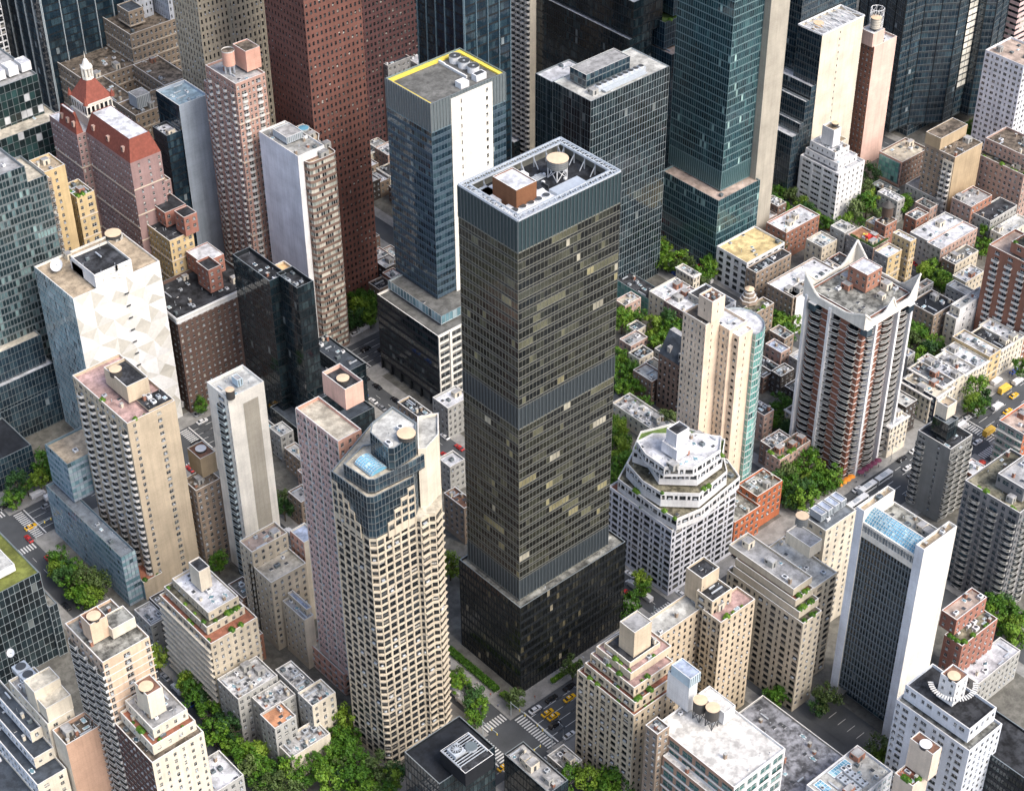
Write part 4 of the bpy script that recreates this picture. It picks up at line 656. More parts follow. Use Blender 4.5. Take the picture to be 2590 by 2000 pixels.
 ('office_tower', 'pale grey office slab with small windows at the top edge beside the navy finned tower', 'building', (384.2, 713.2, 0), None, [((380.0, 700.7, 388.5, 725.7), 0, 170, 'greysmall', 'greysmall', 'r_grey', 1.0, 0)], []),
 ('office_tower', 'second pale grey slab, between the first pale grey slab and the gothic tower', 'building', (394.7, 703.0, 0), None, [((390.8, 690.0, 398.6, 716.0), 0, 180, 'greysmall2', 'greysmall2', 'r_grey', 1.0, 0)], []),
 ('office_block', 'low blue grey ribbon window office in two steps, beside the tan balcony tower', 'building', (203.9, 466.0, 0), None, [((201, 440, 206.8, 492), 0, 24, 'blueribbon', 'blueribbon', 'r_greyb', 1, 3), ((204, 476.5, 222, 492), 24, 42, 'blueribbon', 'blueribbon', 'r_tan', 1, 1)], []),
 ('apartment_tower', 'peach brick tower with thin white balcony rails and raised roof tank, lower left', 'building', (156.5, 361.6, 0), None, [((148.6, 351.0, 164.4, 372.3), 0, 78, 'peachbalc', 'peachs', 'r_gravel', 1, 4)], [('bh', 'bulkhead', 150.5, 359.0, 156.2, 364.6, 78, 86, 'blank_peach', 'r_rust', 0.4), ('tank', 153.1, 360.9, 85.5, 0, 2, 1.2, 'lid_tan', 'dark'), ('bh', 'bulkhead', 156.0, 356.9, 163.8, 363.5, 78, 82, 'blank_cream', 'r_gravel', 0.4)]),
 ('apartment_building', 'maroon and white building with tank tower and red terrace, in front of the peach tower', 'building', (157.1, 340.1, 0), None, [((148.2, 330.0, 166.1, 350.2), 0, 53, 'maroon', 'creampunch_s', 'r_brown', 1, 4), ((150.2, 332.0, 165.1, 349.7), 53, 57, 'creampunch_s', 'creampunch_s', 'r_redterr', 1, 4), ((152.2, 334.0, 164.1, 349.2), 57, 61, 'creampunch_s', 'creampunch_s', 'r_grey', 0.8, 6)], [('bh', 'bulkhead', 154.1, 337.6, 159.3, 344.6, 61, 71, 'blank_cream', 'r_rust', 0.4), ('tank', 155.8, 340.8, 70, 0, 2.1, 1.2, 'lid_tan', 'dark')]),
 ('apartment_building', 'large blank salmon brown wall block with fenced plant roof, bottom left corner', 'building', (142.4, 366.1, 0), None, [((136.5, 362.0, 148.2, 370.2), 0, 42, 'blank_cream', 'blank_salmon', 'r_brown', 1.4, 10)], []),
 ('apartment_building', 'pale blue stepped terrace building with cream tower blocks on its roof, bottom left corner', 'building', (130.8, 381.3, 0), None, [((125.8, 364.3, 135.8, 398.3), 0, 30, 'blueterr', 'creampunch_s', 'r_slate', 1, 2), ((128.8, 370.3, 135.8, 400.3), 30, 34.5, 'blueterr', 'creampunch_s', 'r_slate', 1, 2), ((131.8, 376.3, 135.8, 402.3), 34.5, 39, 'blueterr', 'creampunch_s', 'r_slate', 1, 2), ((116.8, 360.3, 125.8, 402.3), 0, 24, 'blueterr', 'creampunch_s', 'r_slate', 1, 2)], []),
 ('apartment_building', 'cream brick block with cooling fans, satellite dish and raised cream roof huts, lower left edge', 'building', (140.4, 383.4, 0), None, [((135.9, 371.4, 145.0, 395.3), 0, 44, 'creampunch_s', 'creampunch_s', 'r_grey', 1, 10)], [('bh', 'bulkhead', 136.7, 371.7, 145.3, 377.8, 44, 50, 'blank_cream', 'r_cream', 0.4), ('bh', 'bulkhead', 136.4, 377.2, 145.3, 383.7, 44, 53, 'blank_cream', 'r_cream', 0.4), ('dish', 141.7, 403.1, 44, 1.4), ('fans', 141.4, 395.1, 44)]),
 ('office_block', 'black gridded glass block with mossy green roof strip, left edge below the street crossing', 'building', (144.4, 451.0, 0), None, [((119.4, 436.0, 169.4, 466.0), 0, 40, 'blackgridL', 'blackgridL', 'r_moss', 0.8, 0), ((119.4, 466.0, 168.4, 488.0), 0, 32, 'blackgridL', 'blackgridL', 'r_moss', 0.8, 0), ((129.4, 442.0, 163.9, 460.0), 40, 43, 'blank_white', 'blank_white', 'r_pale', 0.3, 3), ((169.4, 435.0, 172.6, 458.0), 0, 24, 'blackgridL', 'blackgridL', 'r_gravel', 0.5, 0)], []),
 ('apartment_building', 'beige stepped building with white roof, green terraces and a tall chimney block', 'building', (204.7, 388.6, 0), None, [((195.5, 373.4, 213.9, 403.9), 0, 36, 'beigebalc', 'beigepunch_s', 'r_redterr', 1, 0), ((197.1, 377.4, 211.9, 402.9), 36, 39.4, 'beigepunch_s', 'beigepunch_s', 'r_greenterr', 0.8, 0), ((199.5, 379.4, 211.4, 400.9), 39.4, 43.0, 'beigepunch_s', 'beigepunch_s', 'r_white', 1, 8)], [('bh', 'bulkhead', 203.4, 388.9, 207.6, 395.1, 43.0, 52.0, 'blank_cream', 'r_dark', 0.4)]),
 ('apartment_building', 'brown brick building with an octagonal white topped tank house, between tan tower and cream tower', 'building', (238.0, 442.1, 0), None, [((232.8, 437.8, 243.2, 446.4), 0, 38, 'taupe_p', 'taupe_p', 'r_brown', 1, 6)], [('bh', 'bulkhead', 238.5, 441.9, 244.9, 450.2, 38, 47, 'blank_taupe', 'r_rust', 0.4), ('tank', 241.7, 446.2, 46, 0, 1.9, 1.5, 'lid_white', 'dark')]),
 ('apartment_building', 'tan building with leafy terrace at the foot of the narrow cream tower', 'building', (243.7, 448.4, 0), None, [((240.7, 444.8, 246.7, 452.1), 0, 22, 'taupe_p', 'tanpunch', 'r_greenterr', 0.8, 3)], []),
 ('apartment_building', 'beige stone building with roof garden in front of the narrow cream tower', 'building', (235.6, 392.9, 0), None, [((228.3, 386.3, 243.0, 399.5), 0, 33, 'beigepunch_s', 'beigepunch_s', 'r_cream', 1, 3)], []),
 ('apartment_building', 'taller beige stone building with pinkish flat roof touching the narrow cream tower', 'building', (235.8, 400.3, 0), None, [((228.3, 396.5, 243.2, 404.1), 0, 40, 'beigepunch_s', 'beigepunch_s', 'r_pinkish', 1, 4)], []),
 ('apartment_building', 'thin brick stair block with white side wall touching the pink striped tower', 'building', (248.6, 394.5, 0), None, [((245.5, 390.4, 251.8, 398.7), 0, 38, 'brickpod', 'blank_cream', 'r_blueish', 0.8, 0)], []),
 ('apartment_building', 'small cream building with blue skylight box, left of the pink podium', 'building', (234.5, 379.4, 0), None, [((233.4, 373.9, 235.6, 384.9), 0, 26, 'beigepunch_s', 'blank_cream', 'r_blueish', 0.8, 4)], []),
 ('apartment_building', 'grey cream building with tall side wall, in front of the one with a blue skylight', 'building', (232.9, 378.5, 0), None, [((230.9, 372.1, 234.9, 384.8), 0, 24, 'beigepunch_s', 'blank_cream', 'r_grey', 0.8, 5)], []),
 ('apartment_building', 'grey walled block with patchy white roofs and roof huts, nearest the brick podium', 'building', (215.6, 344.7, 0), None, [((210.9, 340.7, 220.3, 348.7), 0, 22, 'greywh', 'whitewallp', 'r_patchy', 1, 10), ((211.9, 348.7, 218.3, 362.7), 0, 21, 'greywh', 'greywh', 'r_patchy', 1, 12), ((199.5, 350.2, 211, 358.6), 0, 20, 'greywh', 'greywh', 'r_patchy', 1, 8)], []),
 ('apartment_building', 'grey building with orange roof deck, lower left', 'building', (201.0, 346.0, 0), None, [((196.8, 341.8, 205.2, 350.1), 0, 21, 'greywh', 'greywh', 'r_orange2', 1, 3)], []),
 ('apartment_building', 'grey walled block with a wide snowy white roof, left of the orange roof deck', 'building', (202.6, 365.2, 0), None, [((194.7, 359.2, 210.5, 371.2), 0, 22, 'greywh', 'greywh', 'r_patchy', 1, 16)], []),
 ('apartment_building', 'low cream house with stone parapet between the beige stepped building and the grey walled blocks', 'building', (202.6, 374.9, 0), None, [((196.1, 371.3, 209.1, 378.5), 0, 19, 'creampunch_s', 'creampunch_s', 'r_patchy', 1, 6)], []),
 ('row_house', 'white corner house with slatted grey roof beside the big trees, bottom left', 'building', (205.4, 339.4, 0), None, [((197.6, 335.2, 213.2, 343.7), 0, 12, 'whitewallp', 'blank_cream', 'r_patchy', 1, 8)], []),
 ('apartment_building', 'flat white roofed block with dark terrace at the bottom edge, left', 'building', (164.4, 335.8, 0), None, [((152.2, 329.1, 176.6, 342.5), 0, 26, 'greywh', 'greywh', 'r_white', 1.4, 8)], []),
 ('apartment_building', 'large white building with stepped octagonal terraces and dark window rows, right of the black podium', 'building', (365.5, 331.0, 0), None, [((349, 315, 382, 347), 0, 32, 'whiterow', 'whiterow', 'r_redterr', 1, 0), ([(349.7, 343.2), (349.4, 335.4), (349.1, 322.4), (350.1, 314.0), (360.6, 312.1), (383.1, 314.8), (386.9, 324.6), (378.4, 344.3), (364.4, 350.7)], 32, 37.5, 'whiterow2', 'whiterow2', 'r_greenterr', 0.9, 6), ([(352.6, 342.0), (350.0, 331.4), (350.4, 322.5), (360.0, 313.1), (376.2, 315.1), (381.5, 322.0), (374.1, 340.5), (361.4, 345.9)], 37.5, 44, 'whiterow2', 'whiterow2', 'r_greenterr', 0.9, 4), ([(354.4, 341.1), (356.3, 335.0), (352.8, 326.1), (362.3, 316.7), (375.8, 317.6), (382.9, 323.0), (375.1, 341.9), (363.5, 346.3)], 44, 50, 'whiterow2', 'whiterow2', 'r_green', 0.9, 2), ([(354.6, 339.5), (352.0, 332.5), (351.9, 323.1), (359.6, 316.3), (373.1, 316.5), (379.0, 321.5), (373.8, 328.2), (361.8, 338.9)], 50, 54.5, 'whiterow2', 'whiterow2', 'r_white', 0.9, 12)], [('bh', 'bulkhead', 357.3, 322.6, 364.9, 330.0, 54.5, 59.0, 'blank_whiteblue', 'r_white', 0.4), ('bh', 'bulkhead', 358.5, 324.2, 364.7, 329.2, 54.5, 64.5, 'blank_whiteblue', 'r_dark', 0.4)]),
 ('apartment_tower', 'slender peach tower with half round glass side and tall blank stair shaft', 'building', (396.5, 340.5, 0), None, [((392, 333, 401, 348), 0, 88, 'peachw', 'blank_peach2', 'r_white', 1.2, 4), ([(401.0, 328.5), (404.5, 328.5), (407.5, 330.0), (409.8, 332.5), (411.0, 336.0), (411.0, 340.0), (409.5, 343.5), (407.0, 346.0), (401.0, 348.0)], 0, 84, 'greenglass', 'greenglass', 'r_white', 0.8, 0), ((385, 338, 392, 349), 0, 91, 'peachw', 'blank_peach2', 'r_brown', 1, 3), ((387, 337.5, 393.5, 344), 91, 100, 'blank_peach2', 'blank_peach2', 'r_rust', 1, 5), ((393.8, 330, 401, 333), 0, 86, 'blank_peach2', 'blank_peach2', 'r_white', 0.8, 0), ((384, 316, 398, 337), 0, 14, 'redbrick2', 'redbrick2', 'r_gravel', 1, 8), ((398, 318, 412, 328), 0, 17, 'redbrick2', 'redbrick2', 'r_gravel', 1, 8)], []),
 ('apartment_building', 'brown brick apartment house with steep slate roof and stone gable, left of the peach tower', 'building', (430.0, 383.5, 0), None, [((424, 371, 436, 396), 0, 27.0, 'browngable', 'browngable', 'r_slate', 0.2, 0)], [('gableroof', 424, 371, 436, 396, 27.0, 9)]),
 ('apartment_tower', 'brick and white tower with ranks of sharp balconies and pointed white sails on the crown', 'building', (459.0, 328.8, 0), None, [((446, 315.5, 472, 342), 0, 76, 'redcore', 'redcore', 'r_gravel', 0.8, 9)], [('balcrown',), ('bh', 'bulkhead', 459.1, 326.3, 467.6, 335.2, 76, 84, 'redpunch2', 'r_white', 0.4)]),
 ('apartment_tower', 'slim grey concrete tower with rounded balconies each side and glass top cage', 'building', (459.5, 282.5, 0), None, [((453, 275, 466, 290), 0, 36, 'conc_w', 'conc_s', 'r_dark', 1.0, 4), ((455, 279, 461, 286), 36, 44, 'blackglass', 'blackglass', 'r_greyb', 1.0, 2), ((456.5, 281.5, 462, 286.5), 44, 50, 'blank_cream', 'blank_cream', 'r_tan', 1.0, 1)], [('conctower',)]),
 ('apartment_tower', 'dark grey glass apartment tower with curved balconies and planted roof, right edge middle', 'building', (443.6, 242.0, 0), None, [((430.6, 230.5, 456.6, 253.6), 0, 48, 'greybalc', 'greybalc', 'r_greenterr', 1, 8), ((435.6, 233.5, 456.6, 244.6), 48, 54, 'greybalc', 'greybalc', 'r_grey', 1, 6)], []),
 ('row_house', 'small block with snow white roof beside the round balconied concrete tower', 'building', (470.4, 273.8, 0), None, [((466.5, 269.3, 474.2, 278.2), 0, 18, 'redpunch2', 'redpunch2', 'r_white', 0.5, 2)], []),
 ('office_block', 'block with grey terraces and coloured awnings at the far side of the avenue, right edge', 'building', (503.7, 275.7, 0), None, [((493.7, 269.9, 513.7, 281.5), 0, 24, 'greenpunch2', 'redbrick2', 'r_pinkish', 1.0, 6)], []),
 ('office_tower', 'white slab tower with dark gridded window wall and blue skylight strip between its blank ends', 'building', (363.7, 220.1, 0), None, [((355.7, 218.5, 371.7, 221.7), 0, 86, 'blank_white_shaded', 'blank_warmwhite', 'r_tan', 1.2, 3), ((355.7, 241.8, 370.7, 244.8), 0, 86, 'blank_white_shaded', 'blank_warmwhite', 'r_tan', 1.2, 3), ((356.5, 221.7, 371.2, 241.8), 7, 81, 'darkwaffle', 'blank_warmwhite', 'r_gravel', 0.8, 6), ((360.5, 222.5, 370.7, 240.8), 0, 7, 'greyglass', 'greyglass', 'r_grey', 0.1, 0), ((361.1, 221.9, 362.1, 241.6), 81, 84, 'blank_warmwhite', 'blank_warmwhite', 'r_pale', 0.2, 0)], [('skystrip', 356.5, 221.7, 361.0, 241.8, 81)]),  # west end walls carry the cool tint of their shaded side in the paint
 ('apartment_building', 'beige stepped tower with planted terraces and tank block, left of the white slab tower', 'building', (345.4, 265.0, 0), None, [((340.8, 248.2, 349.9, 281.7), 0, 42, 'beigerow', 'beigepunch_s', 'r_greenterr', 1, 2), ((341.3, 250.7, 350.9, 279.7), 42, 45, 'beigerow', 'beigepunch_s', 'r_greenterr', 0.9, 2), ((342.0, 253.2, 350.9, 279.7), 45, 48, 'beigerow', 'beigepunch_s', 'r_redterr', 0.9, 2), ((342.8, 255.2, 351.9, 283.7), 48, 51, 'beigerow', 'beigepunch_s', 'r_grey', 0.9, 4), ((350.9, 254.2, 363.9, 277.7), 0, 46, 'beigerow', 'beigerow', 'r_pale', 0.9, 5)], [('bh', 'bulkhead', 357.4, 261.5, 363.3, 272.0, 51, 56, 'blank_cream', 'r_grey', 0.4), ('tank', 364.4, 271.5, 55, 0, 2.1, 4, 'lid_tan', 'tank_grey')]),
 ('apartment_building', 'cream apartment block crowned by white and silver cooling machines, behind the stepped beige tower', 'building', (380.5, 271.8, 0), None, [((372.7, 267.3, 388.4, 276.4), 0, 50, 'creampunch_s', 'creampunch_s', 'r_greyb', 1, 3)], [('bh', 'cooling_unit', 374.7, 271.3, 377.5, 276.3, 50, 53, 'greymetal', 'r_blueish', 0.4), ('bh', 'cooling_unit', 378.1, 271.3, 380.9, 276.3, 50, 53, 'greymetal', 'r_blueish', 0.4), ('bh', 'cooling_unit', 381.5, 271.3, 384.3, 276.3, 50, 53, 'greymetal', 'r_blueish', 0.4), ('bh', 'cooling_unit', 384.9, 271.3, 387.7, 276.3, 50, 53, 'greymetal', 'r_blueish', 0.4)]),
 ('apartment_building', 'tan brick building with many pink stepped terraces at the avenue corner, bottom centre', 'building', (281.4, 269.2, 0), None, [((272.6, 256.5, 290.2, 281.9), 0, 42, 'tanrow', 'tanpunch', 'r_redterr', 1, 0), ((273.8, 257.5, 290.2, 279.9), 42, 46, 'tanrow', 'tanpunch', 'r_redterr', 0.8, 3), ((275.2, 259.5, 292.2, 278.9), 46, 50, 'tanrow', 'tanpunch', 'r_pinkterr', 0.8, 3), ((276.6, 262.5, 294.2, 277.9), 50, 53, 'tanrow', 'tanpunch', 'r_pinkterr', 0.8, 4), ((278.1, 264.5, 291.2, 275.9), 53, 55, 'tanrow', 'tanpunch', 'r_dark', 0.8, 2)], [('bh', 'bulkhead', 281.0, 266.0, 288.4, 272.5, 53, 65, 'blank_tan', 'r_grey', 0.4)]),
 ('apartment_building', 'long tan brick wing with green terrace joining the tan terraced corner building', 'building', (323.2, 265.1, 0), None, [((315.2, 261.1, 331.2, 269.1), 0, 50, 'tanrow', 'tanpunch', 'r_pinkterr', 1, 2), ((290.2, 271.1, 329.2, 279.1), 0, 48, 'tanrow', 'tanpunch', 'r_pale', 0.9, 5), ((316.2, 266.1, 325.2, 273.1), 0, 55, 'tanrow', 'tanpunch', 'r_dark', 0.9, 3), ((317.2, 272.1, 325.2, 279.1), 48, 60, 'blank_tan', 'blank_tan', 'r_dark', 0.9, 2)], []),
 ('office_block', 'white roofed loft building with green windows, two water tanks and white stair tower', 'building', (284.9, 232.3, 0), None, [((273.7, 216.1, 296.1, 248.5), 0, 44, 'loft', 'loft_s', 'r_white2', 0.8, 3), ((271.2, 216.1, 273.7, 242.5), 0, 37, 'loft', 'loft_s', 'r_white2', 0.8, 2)], [('bh', 'bulkhead', 284.4, 245.5, 288.1, 254.5, 44, 55, 'blank_white', 'r_dark', 0.4), ('bh', 'bulkhead', 289.0, 234.8, 293.9, 245.7, 44, 49, 'blank_white', 'r_white2', 0.4), ('tank', 285.3, 241.5, 44, 4, 2.1, 4.2, 'lid_tan', 'dark'), ('tank', 285.9, 236.9, 44, 4, 2.1, 4.2, 'lid_tan', 'dark'), ('bh', 'cooling_unit', 284.2, 245.2, 288.8, 253.1, 55, 59, 'bluebox', 'r_blueish', 0.4)]),
 ('apartment_building', 'narrow brown building with white corner and small roof huts, left of the white roofed loft', 'building', (271.2, 245.5, 0), None, [((268.7, 242.9, 273.8, 248.1), 0, 48, 'taupe_p', 'taupe_p', 'r_grey', 1, 3)], []),
 ('office_block', 'low building with wide mottled grey roof, vents and circular hatch, bottom right', 'building', (312.8, 233.0, 0), None, [((296.5, 214, 329, 252), 0, 14, 'greywh', 'greywh', 'r_mottled', 0.8, 22)], []),
 ('office_block', 'white building with blue glass roof strip and round vents on the roof, bottom right edge', 'building', (317.8, 206.4, 0), None, [((305.7, 199.2, 329.8, 213.5), 0, 22, 'bluewhite', 'bluewhite', 'r_pale', 1, 14)], [('bluestrip', 305.7, 199.2, 329.8, 213.5, 22)]),
 ('apartment_building', 'salmon cream building with tall tank tower and terracotta terrace, bottom right', 'building', (323.0, 188.6, 0), None, [((319.1, 185.2, 326.8, 192.1), 0, 36, 'blank_cream2', 'blank_cream2', 'r_redterr', 1, 4)], [('bh', 'bulkhead', 323.8, 183.5, 328.1, 191.9, 36, 48, 'blank_cream2', 'r_rust', 0.4), ('tank', 325.2, 187.3, 47.2, 0, 1.8, 1.2, 'lid_white', 'dark')]),
 ('apartment_building', 'blue white brick building with black roof, pale ring of slabs and tank tower, bottom right', 'building', (345.9, 193.7, 0), None, [((337.8, 179.8, 354.0, 207.6), 0, 42, 'bluewhrow', 'bluewhp', 'r_gravel', 1, 2), ((339.8, 182.3, 353.0, 206.6), 42, 48, 'bluewhrow', 'bluewhp', 'r_dark', 1.1, 0)], [('bh', 'bulkhead', 343.0, 191.5, 348.9, 197.4, 48, 58, 'whitepunch', 'r_rust', 0.4), ('tank', 344.8, 193.9, 57.2, 0, 1.9, 1.2, 'lid_tan', 'dark'), ('slabring', 346.7, 194.8, 48)]),
 ('apartment_building', 'red brick building with planted terraces behind the blank end of the white slab', 'building', (393.0, 218.6, 0), None, [((383.4, 214.9, 402.6, 222.2), 0, 28, 'redpunch3', 'redpunch3', 'r_greenterr', 0.8, 6), ((385.4, 219.9, 401.6, 226.2), 28, 35, 'redpunch3', 'redpunch3', 'r_pinkish', 0.8, 4)], []),
 ('row_house', 'low building with pale ribbed roof behind the black roofed blue white building', 'building', (397.6, 211.8, 0), None, [((386.0, 207.6, 409.1, 216.1), 0, 14, 'greywh', 'greywh', 'r_white', 0.6, 4)], []),
 ('apartment_tower', 'very dark building filling the lower right edge', 'building', (359.3, 180.6, 0), None, [((351.3, 162.5, 367.3, 198.6), 0, 30, 'blackrow', 'blackrow', 'r_dark', 1.0, 0)], []),
 ('office_block', 'black flat roofed block with open steel cooling well, bottom centre', 'building', (224.1, 286.6, 0), None, [((213.2, 278.3, 235.0, 295.0), 0, 38, 'blackglass', 'blackglass', 'r_black2', 1, 0)], [('bh', 'bulkhead', 218.4, 272.3, 229.5, 284.0, 38, 44, 'blackbox', 'r_dark', 0.4), ('coolwell', 224.5, 279.0, 44)]),
 ('office_block', 'low dark block with steel roof plant at the bottom edge, south side of the avenue', 'building', (249.3, 275.4, 0), None, [((245.3, 264.8, 253.3, 285.9), 0, 20, 'blackglass', 'blackglass', 'r_grey', 1.0, 8)], []),
 ('office_block', 'white office block with yellow roof at the foot of the teal tower', 'building', (520.2, 434.0, 0), None, [((507.9, 424.9, 532.5, 443.0), 0, 18, 'whiteoff', 'whiteoff', 'r_yellow', 0.8, 4)], []),
 ('row_house', 'purple fronted townhouse under a shared pale sloped roof', 'building', (474.2, 427.2, 0), None, [((466.0, 420.3, 482.3, 434.1), 0, 13, 'purplebr', 'purplebr', 'r_white', 0.8, 4)], []),
 ('row_house', 'white and brown fronted townhouses under a pale roof beside the green annex', 'building', (474.4, 438.7, 0), None, [((466.2, 434.1, 482.5, 443.3), 0, 13, 'whitewallp', 'whitewallp', 'r_white', 0.8, 5)], []),
 ('row_house', 'small pink brick house with ivy beside the tallest dark tower', 'building', (456.5, 446.2, 0), None, [((451.7, 443.1, 461.3, 449.4), 0, 12, 'rosepunch', 'rosepunch', 'r_cream', 0.8, 3)], []),
 ('row_house', 'grey walled house with pale blue side and dark roof left of the pyramid roof house', 'building', (480.2, 419.3, 0), None, [((474.8, 410.3, 485.6, 428.3), 0, 16, 'greywh', 'bluewhp', 'r_dark', 0.8, 6)], []),
 ('apartment_building', 'brown brick house with roof garden and stepped pyramid tank', 'building', (483.0, 396.2, 0), None, [((476.3, 393.1, 489.8, 399.3), 0, 22, 'taupe_p', 'taupe_p', 'r_greenterr', 0.8, 4)], [('pyramid', 482.9, 401.3, 22)]),
 ('row_house', 'low house with white roof terrace behind the slate roofed brown building', 'building', (463.5, 405.5, 0), None, [((457.2, 400.0, 469.8, 411.0), 0, 13, 'brownpunch2', 'brownpunch2', 'r_white', 0.8, 3)], []),
 ('row_house', 'tiny white house with slate roof next to the tall dark tower', 'building', (449.3, 433.6, 0), None, [((446.3, 430.7, 452.3, 436.6), 0, 8, 'whitewallp', 'whitewallp', 'r_slate', 0.8, 2)], []),
 ('row_house', 'pink brick garden house with grey roof next to the tiny white house', 'building', (441.2, 427.1, 0), None, [((436.3, 423.6, 446.2, 430.6), 0, 9, 'rosepunch', 'rosepunch', 'r_grey', 0.8, 4)], []),
 ('row_house', 'white house with black roof deck, in front of the pink garden house', 'building', (435.6, 417.0, 0), None, [((431.5, 413.8, 439.8, 420.3), 0, 10, 'whitewallp', 'whitewallp', 'r_dark', 0.8, 3)], []),
 ('row_house', 'brown gabled church house with pale roof beside the slate roofed building', 'building', (426.5, 403.2, 0), None, [((422.7, 397.8, 430.3, 408.7), 0, 12, 'brownpunch2', 'brownpunch2', 'r_pale', 0.8, 3)], []),
 ('row_house', 'small dark roofed house between the gabled house and slate roofed building', 'building', (445.2, 413.2, 0), None, [((442.6, 410.2, 447.7, 416.1), 0, 9, 'greywh', 'greywh', 'r_slate', 0.8, 1)], []),
 ('row_house', 'tan walled block with slatted pale roof above the peach tower', 'building', (519.2, 402.2, 0), None, [((504.1, 394.7, 534.4, 409.6), 0, 17, 'taupe_p', 'taupe_p', 'r_white', 0.8, 8)], []),
 ('row_house', 'house with black roof and white party wall, above the sail crowned tower', 'building', (513.3, 397.4, 0), None, [((505.3, 393.8, 521.3, 401.0), 0, 17, 'taupe_p', 'blank_white', 'r_black2', 0.8, 2)], []),
 ('row_house', 'brick row with dark roof and roof terrace tables below the yellow roof', 'building', (516.6, 419.8, 0), None, [((505.2, 416.9, 528.0, 422.8), 0, 18, 'taupe_p', 'taupe_p', 'r_dark', 0.8, 5)], []),
 ('apartment_building', 'brick building with broad white roof at the foot of the white terraced building', 'building', (553.7, 438.4, 0), None, [((542.3, 432.4, 565.1, 444.4), 0, 15, 'redpunch2', 'redpunch2', 'r_white', 0.8, 8)], []),
 ('row_house', 'beige tenement with fire escape and pale roof', 'building', (547.8, 416.6, 0), None, [((542.8, 411.9, 552.9, 421.3), 0, 17, 'beigepunch_s', 'beigepunch_s', 'r_pale', 0.8, 7)], []),
 ('row_house', 'grey tenement with plain pale roof next to the rooftop playground', 'building', (559.2, 414.3, 0), None, [((555.5, 410.2, 562.9, 418.4), 0, 20, 'greywh', 'greywh', 'r_pale', 0.8, 1)], []),
 ('school', 'grey brick school with a terracotta rooftop playground and green hedge', 'building', (560.6, 401.4, 0), None, [((555.5, 393.8, 565.7, 408.9), 0, 20, 'greypunch2', 'rosepunch', 'r_terra', 0.8, 2)], [('playground', 555.5, 393.8, 565.7, 408.9, 20)]),
 ('apartment_building', 'yellow brick apartment house with pale roof, wing next to the playground roof', 'building', (551.6, 383.2, 0), None, [((546.9, 379.5, 556.4, 386.9), 0, 26, 'greypunch2', 'yellow_s', 'r_white', 0.8, 2)], []),
 ('apartment_building', 'yellow brick apartment house with tall flat front and white roof', 'building', (560.8, 382.3, 0), None, [((558.7, 377.4, 562.8, 387.2), 0, 30, 'yellow_s', 'yellow_s', 'r_white', 0.8, 3)], []),
 ('row_house', 'house with wide white roof, grey balconies front and ivy side', 'building', (596.6, 381.6, 0), None, [((583.4, 377.6, 609.8, 385.7), 0, 15, 'greywh', 'rosepunch', 'r_white', 0.8, 5)], []),
 ('row_house', 'long white flat roofed hall behind the grey balconied house', 'building', (597.1, 390.8, 0), None, [((584.4, 385.6, 609.8, 395.9), 0, 15, 'greywh', 'greywh', 'r_white', 0.8, 4)], []),
 ('row_house', 'brown house with mottled dark roof beside the red brick tower', 'building', (589.3, 371.2, 0), None, [((580.9, 367.6, 597.7, 374.8), 0, 13, 'brownpunch2', 'beigepunch_s', 'r_graveld', 0.8, 6)], []),
 ('row_house', 'small tan hall with row of dark windows beside the red brick tower', 'building', (583.8, 362.1, 0), None, [((577.2, 358.4, 590.3, 365.8), 0, 10, 'beigepunch_s', 'beigepunch_s', 'r_white', 0.8, 4)], []),
 ('row_house', 'stone house with glossy black roof and brick side, right of the sail crowned tower', 'building', (549.6, 355.6, 0), None, [((542.2, 349.0, 556.9, 362.1), 0, 14, 'taupe_p', 'taupe_p', 'r_black2', 0.8, 5)], []),
 ('apartment_building', 'white block with plain white side wall and front terraces', 'building', (557.8, 343.9, 0), None, [((547.2, 341.1, 568.4, 346.7), 0, 14, 'whitewallp', 'whitesparse', 'r_white', 0.8, 3), ((549.2, 341.5, 568.4, 346.3), 14, 18, 'whitewallp', 'whitesparse', 'r_pale', 0.9, 4)], []),
 ('row_house', 'low pinkish roofed house directly right of the sail crown', 'building', (560.1, 369.0, 0), None, [((554.5, 367.1, 565.7, 371.0), 0, 11, 'greywh', 'greywh', 'r_pinkish', 0.8, 3)], []),
 ('row_house', 'plain pale roofed house behind the white block', 'building', (571.1, 356.1, 0), None, [((568.3, 349.9, 573.9, 362.3), 0, 11, 'greywh', 'greywh', 'r_pale', 0.8, 2)], []),
 ('row_house', 'small orange brick house with speckled pale roof, upper right', 'building', (598.8, 403.5, 0), None, [((594.3, 400.2, 603.4, 406.8), 0, 15, 'redpunch2', 'redpunch2', 'r_pale', 0.8, 3)], []),
 ('row_house', 'brick house carrying a dark wooden conical water tower', 'building', (577.6, 404.8, 0), None, [((573.6, 401.7, 581.5, 407.8), 0, 20, 'redpunch2', 'redpunch2', 'r_brown', 0.8, 2)], [('woodtank', 578.4, 405.3, 20)]),
 ('row_house', 'small yellow house with pale roof left of the conical water tower', 'building', (579.4, 412.2, 0), None, [((576.8, 409.3, 582.0, 415.1), 0, 15, 'yellow_s', 'yellow_s', 'r_pale', 0.8, 2)], []),
 ('row_house', 'brick building with blue glazed roof box, below the rose terraced building', 'building', (625.4, 393.2, 0), None, [((617.7, 387.6, 633.1, 398.7), 0, 18, 'rosepunch', 'redpunch2', 'r_grey', 0.8, 4)], []),
 ('row_house', 'low building with charcoal roof and white hut below the rose terraced building', 'building', (630.0, 383.0, 0), None, [((619.9, 378.0, 640.2, 388.0), 0, 14, 'greywh', 'greywh', 'r_dark', 0.8, 4)], []),
 ('row_house', 'white building with arched opening behind the red brick tower', 'building', (625.8, 370.6, 0), None, [((615.7, 366.8, 635.8, 374.5), 0, 13, 'whitewallp', 'whitewallp', 'r_pale', 0.8, 3)], []),
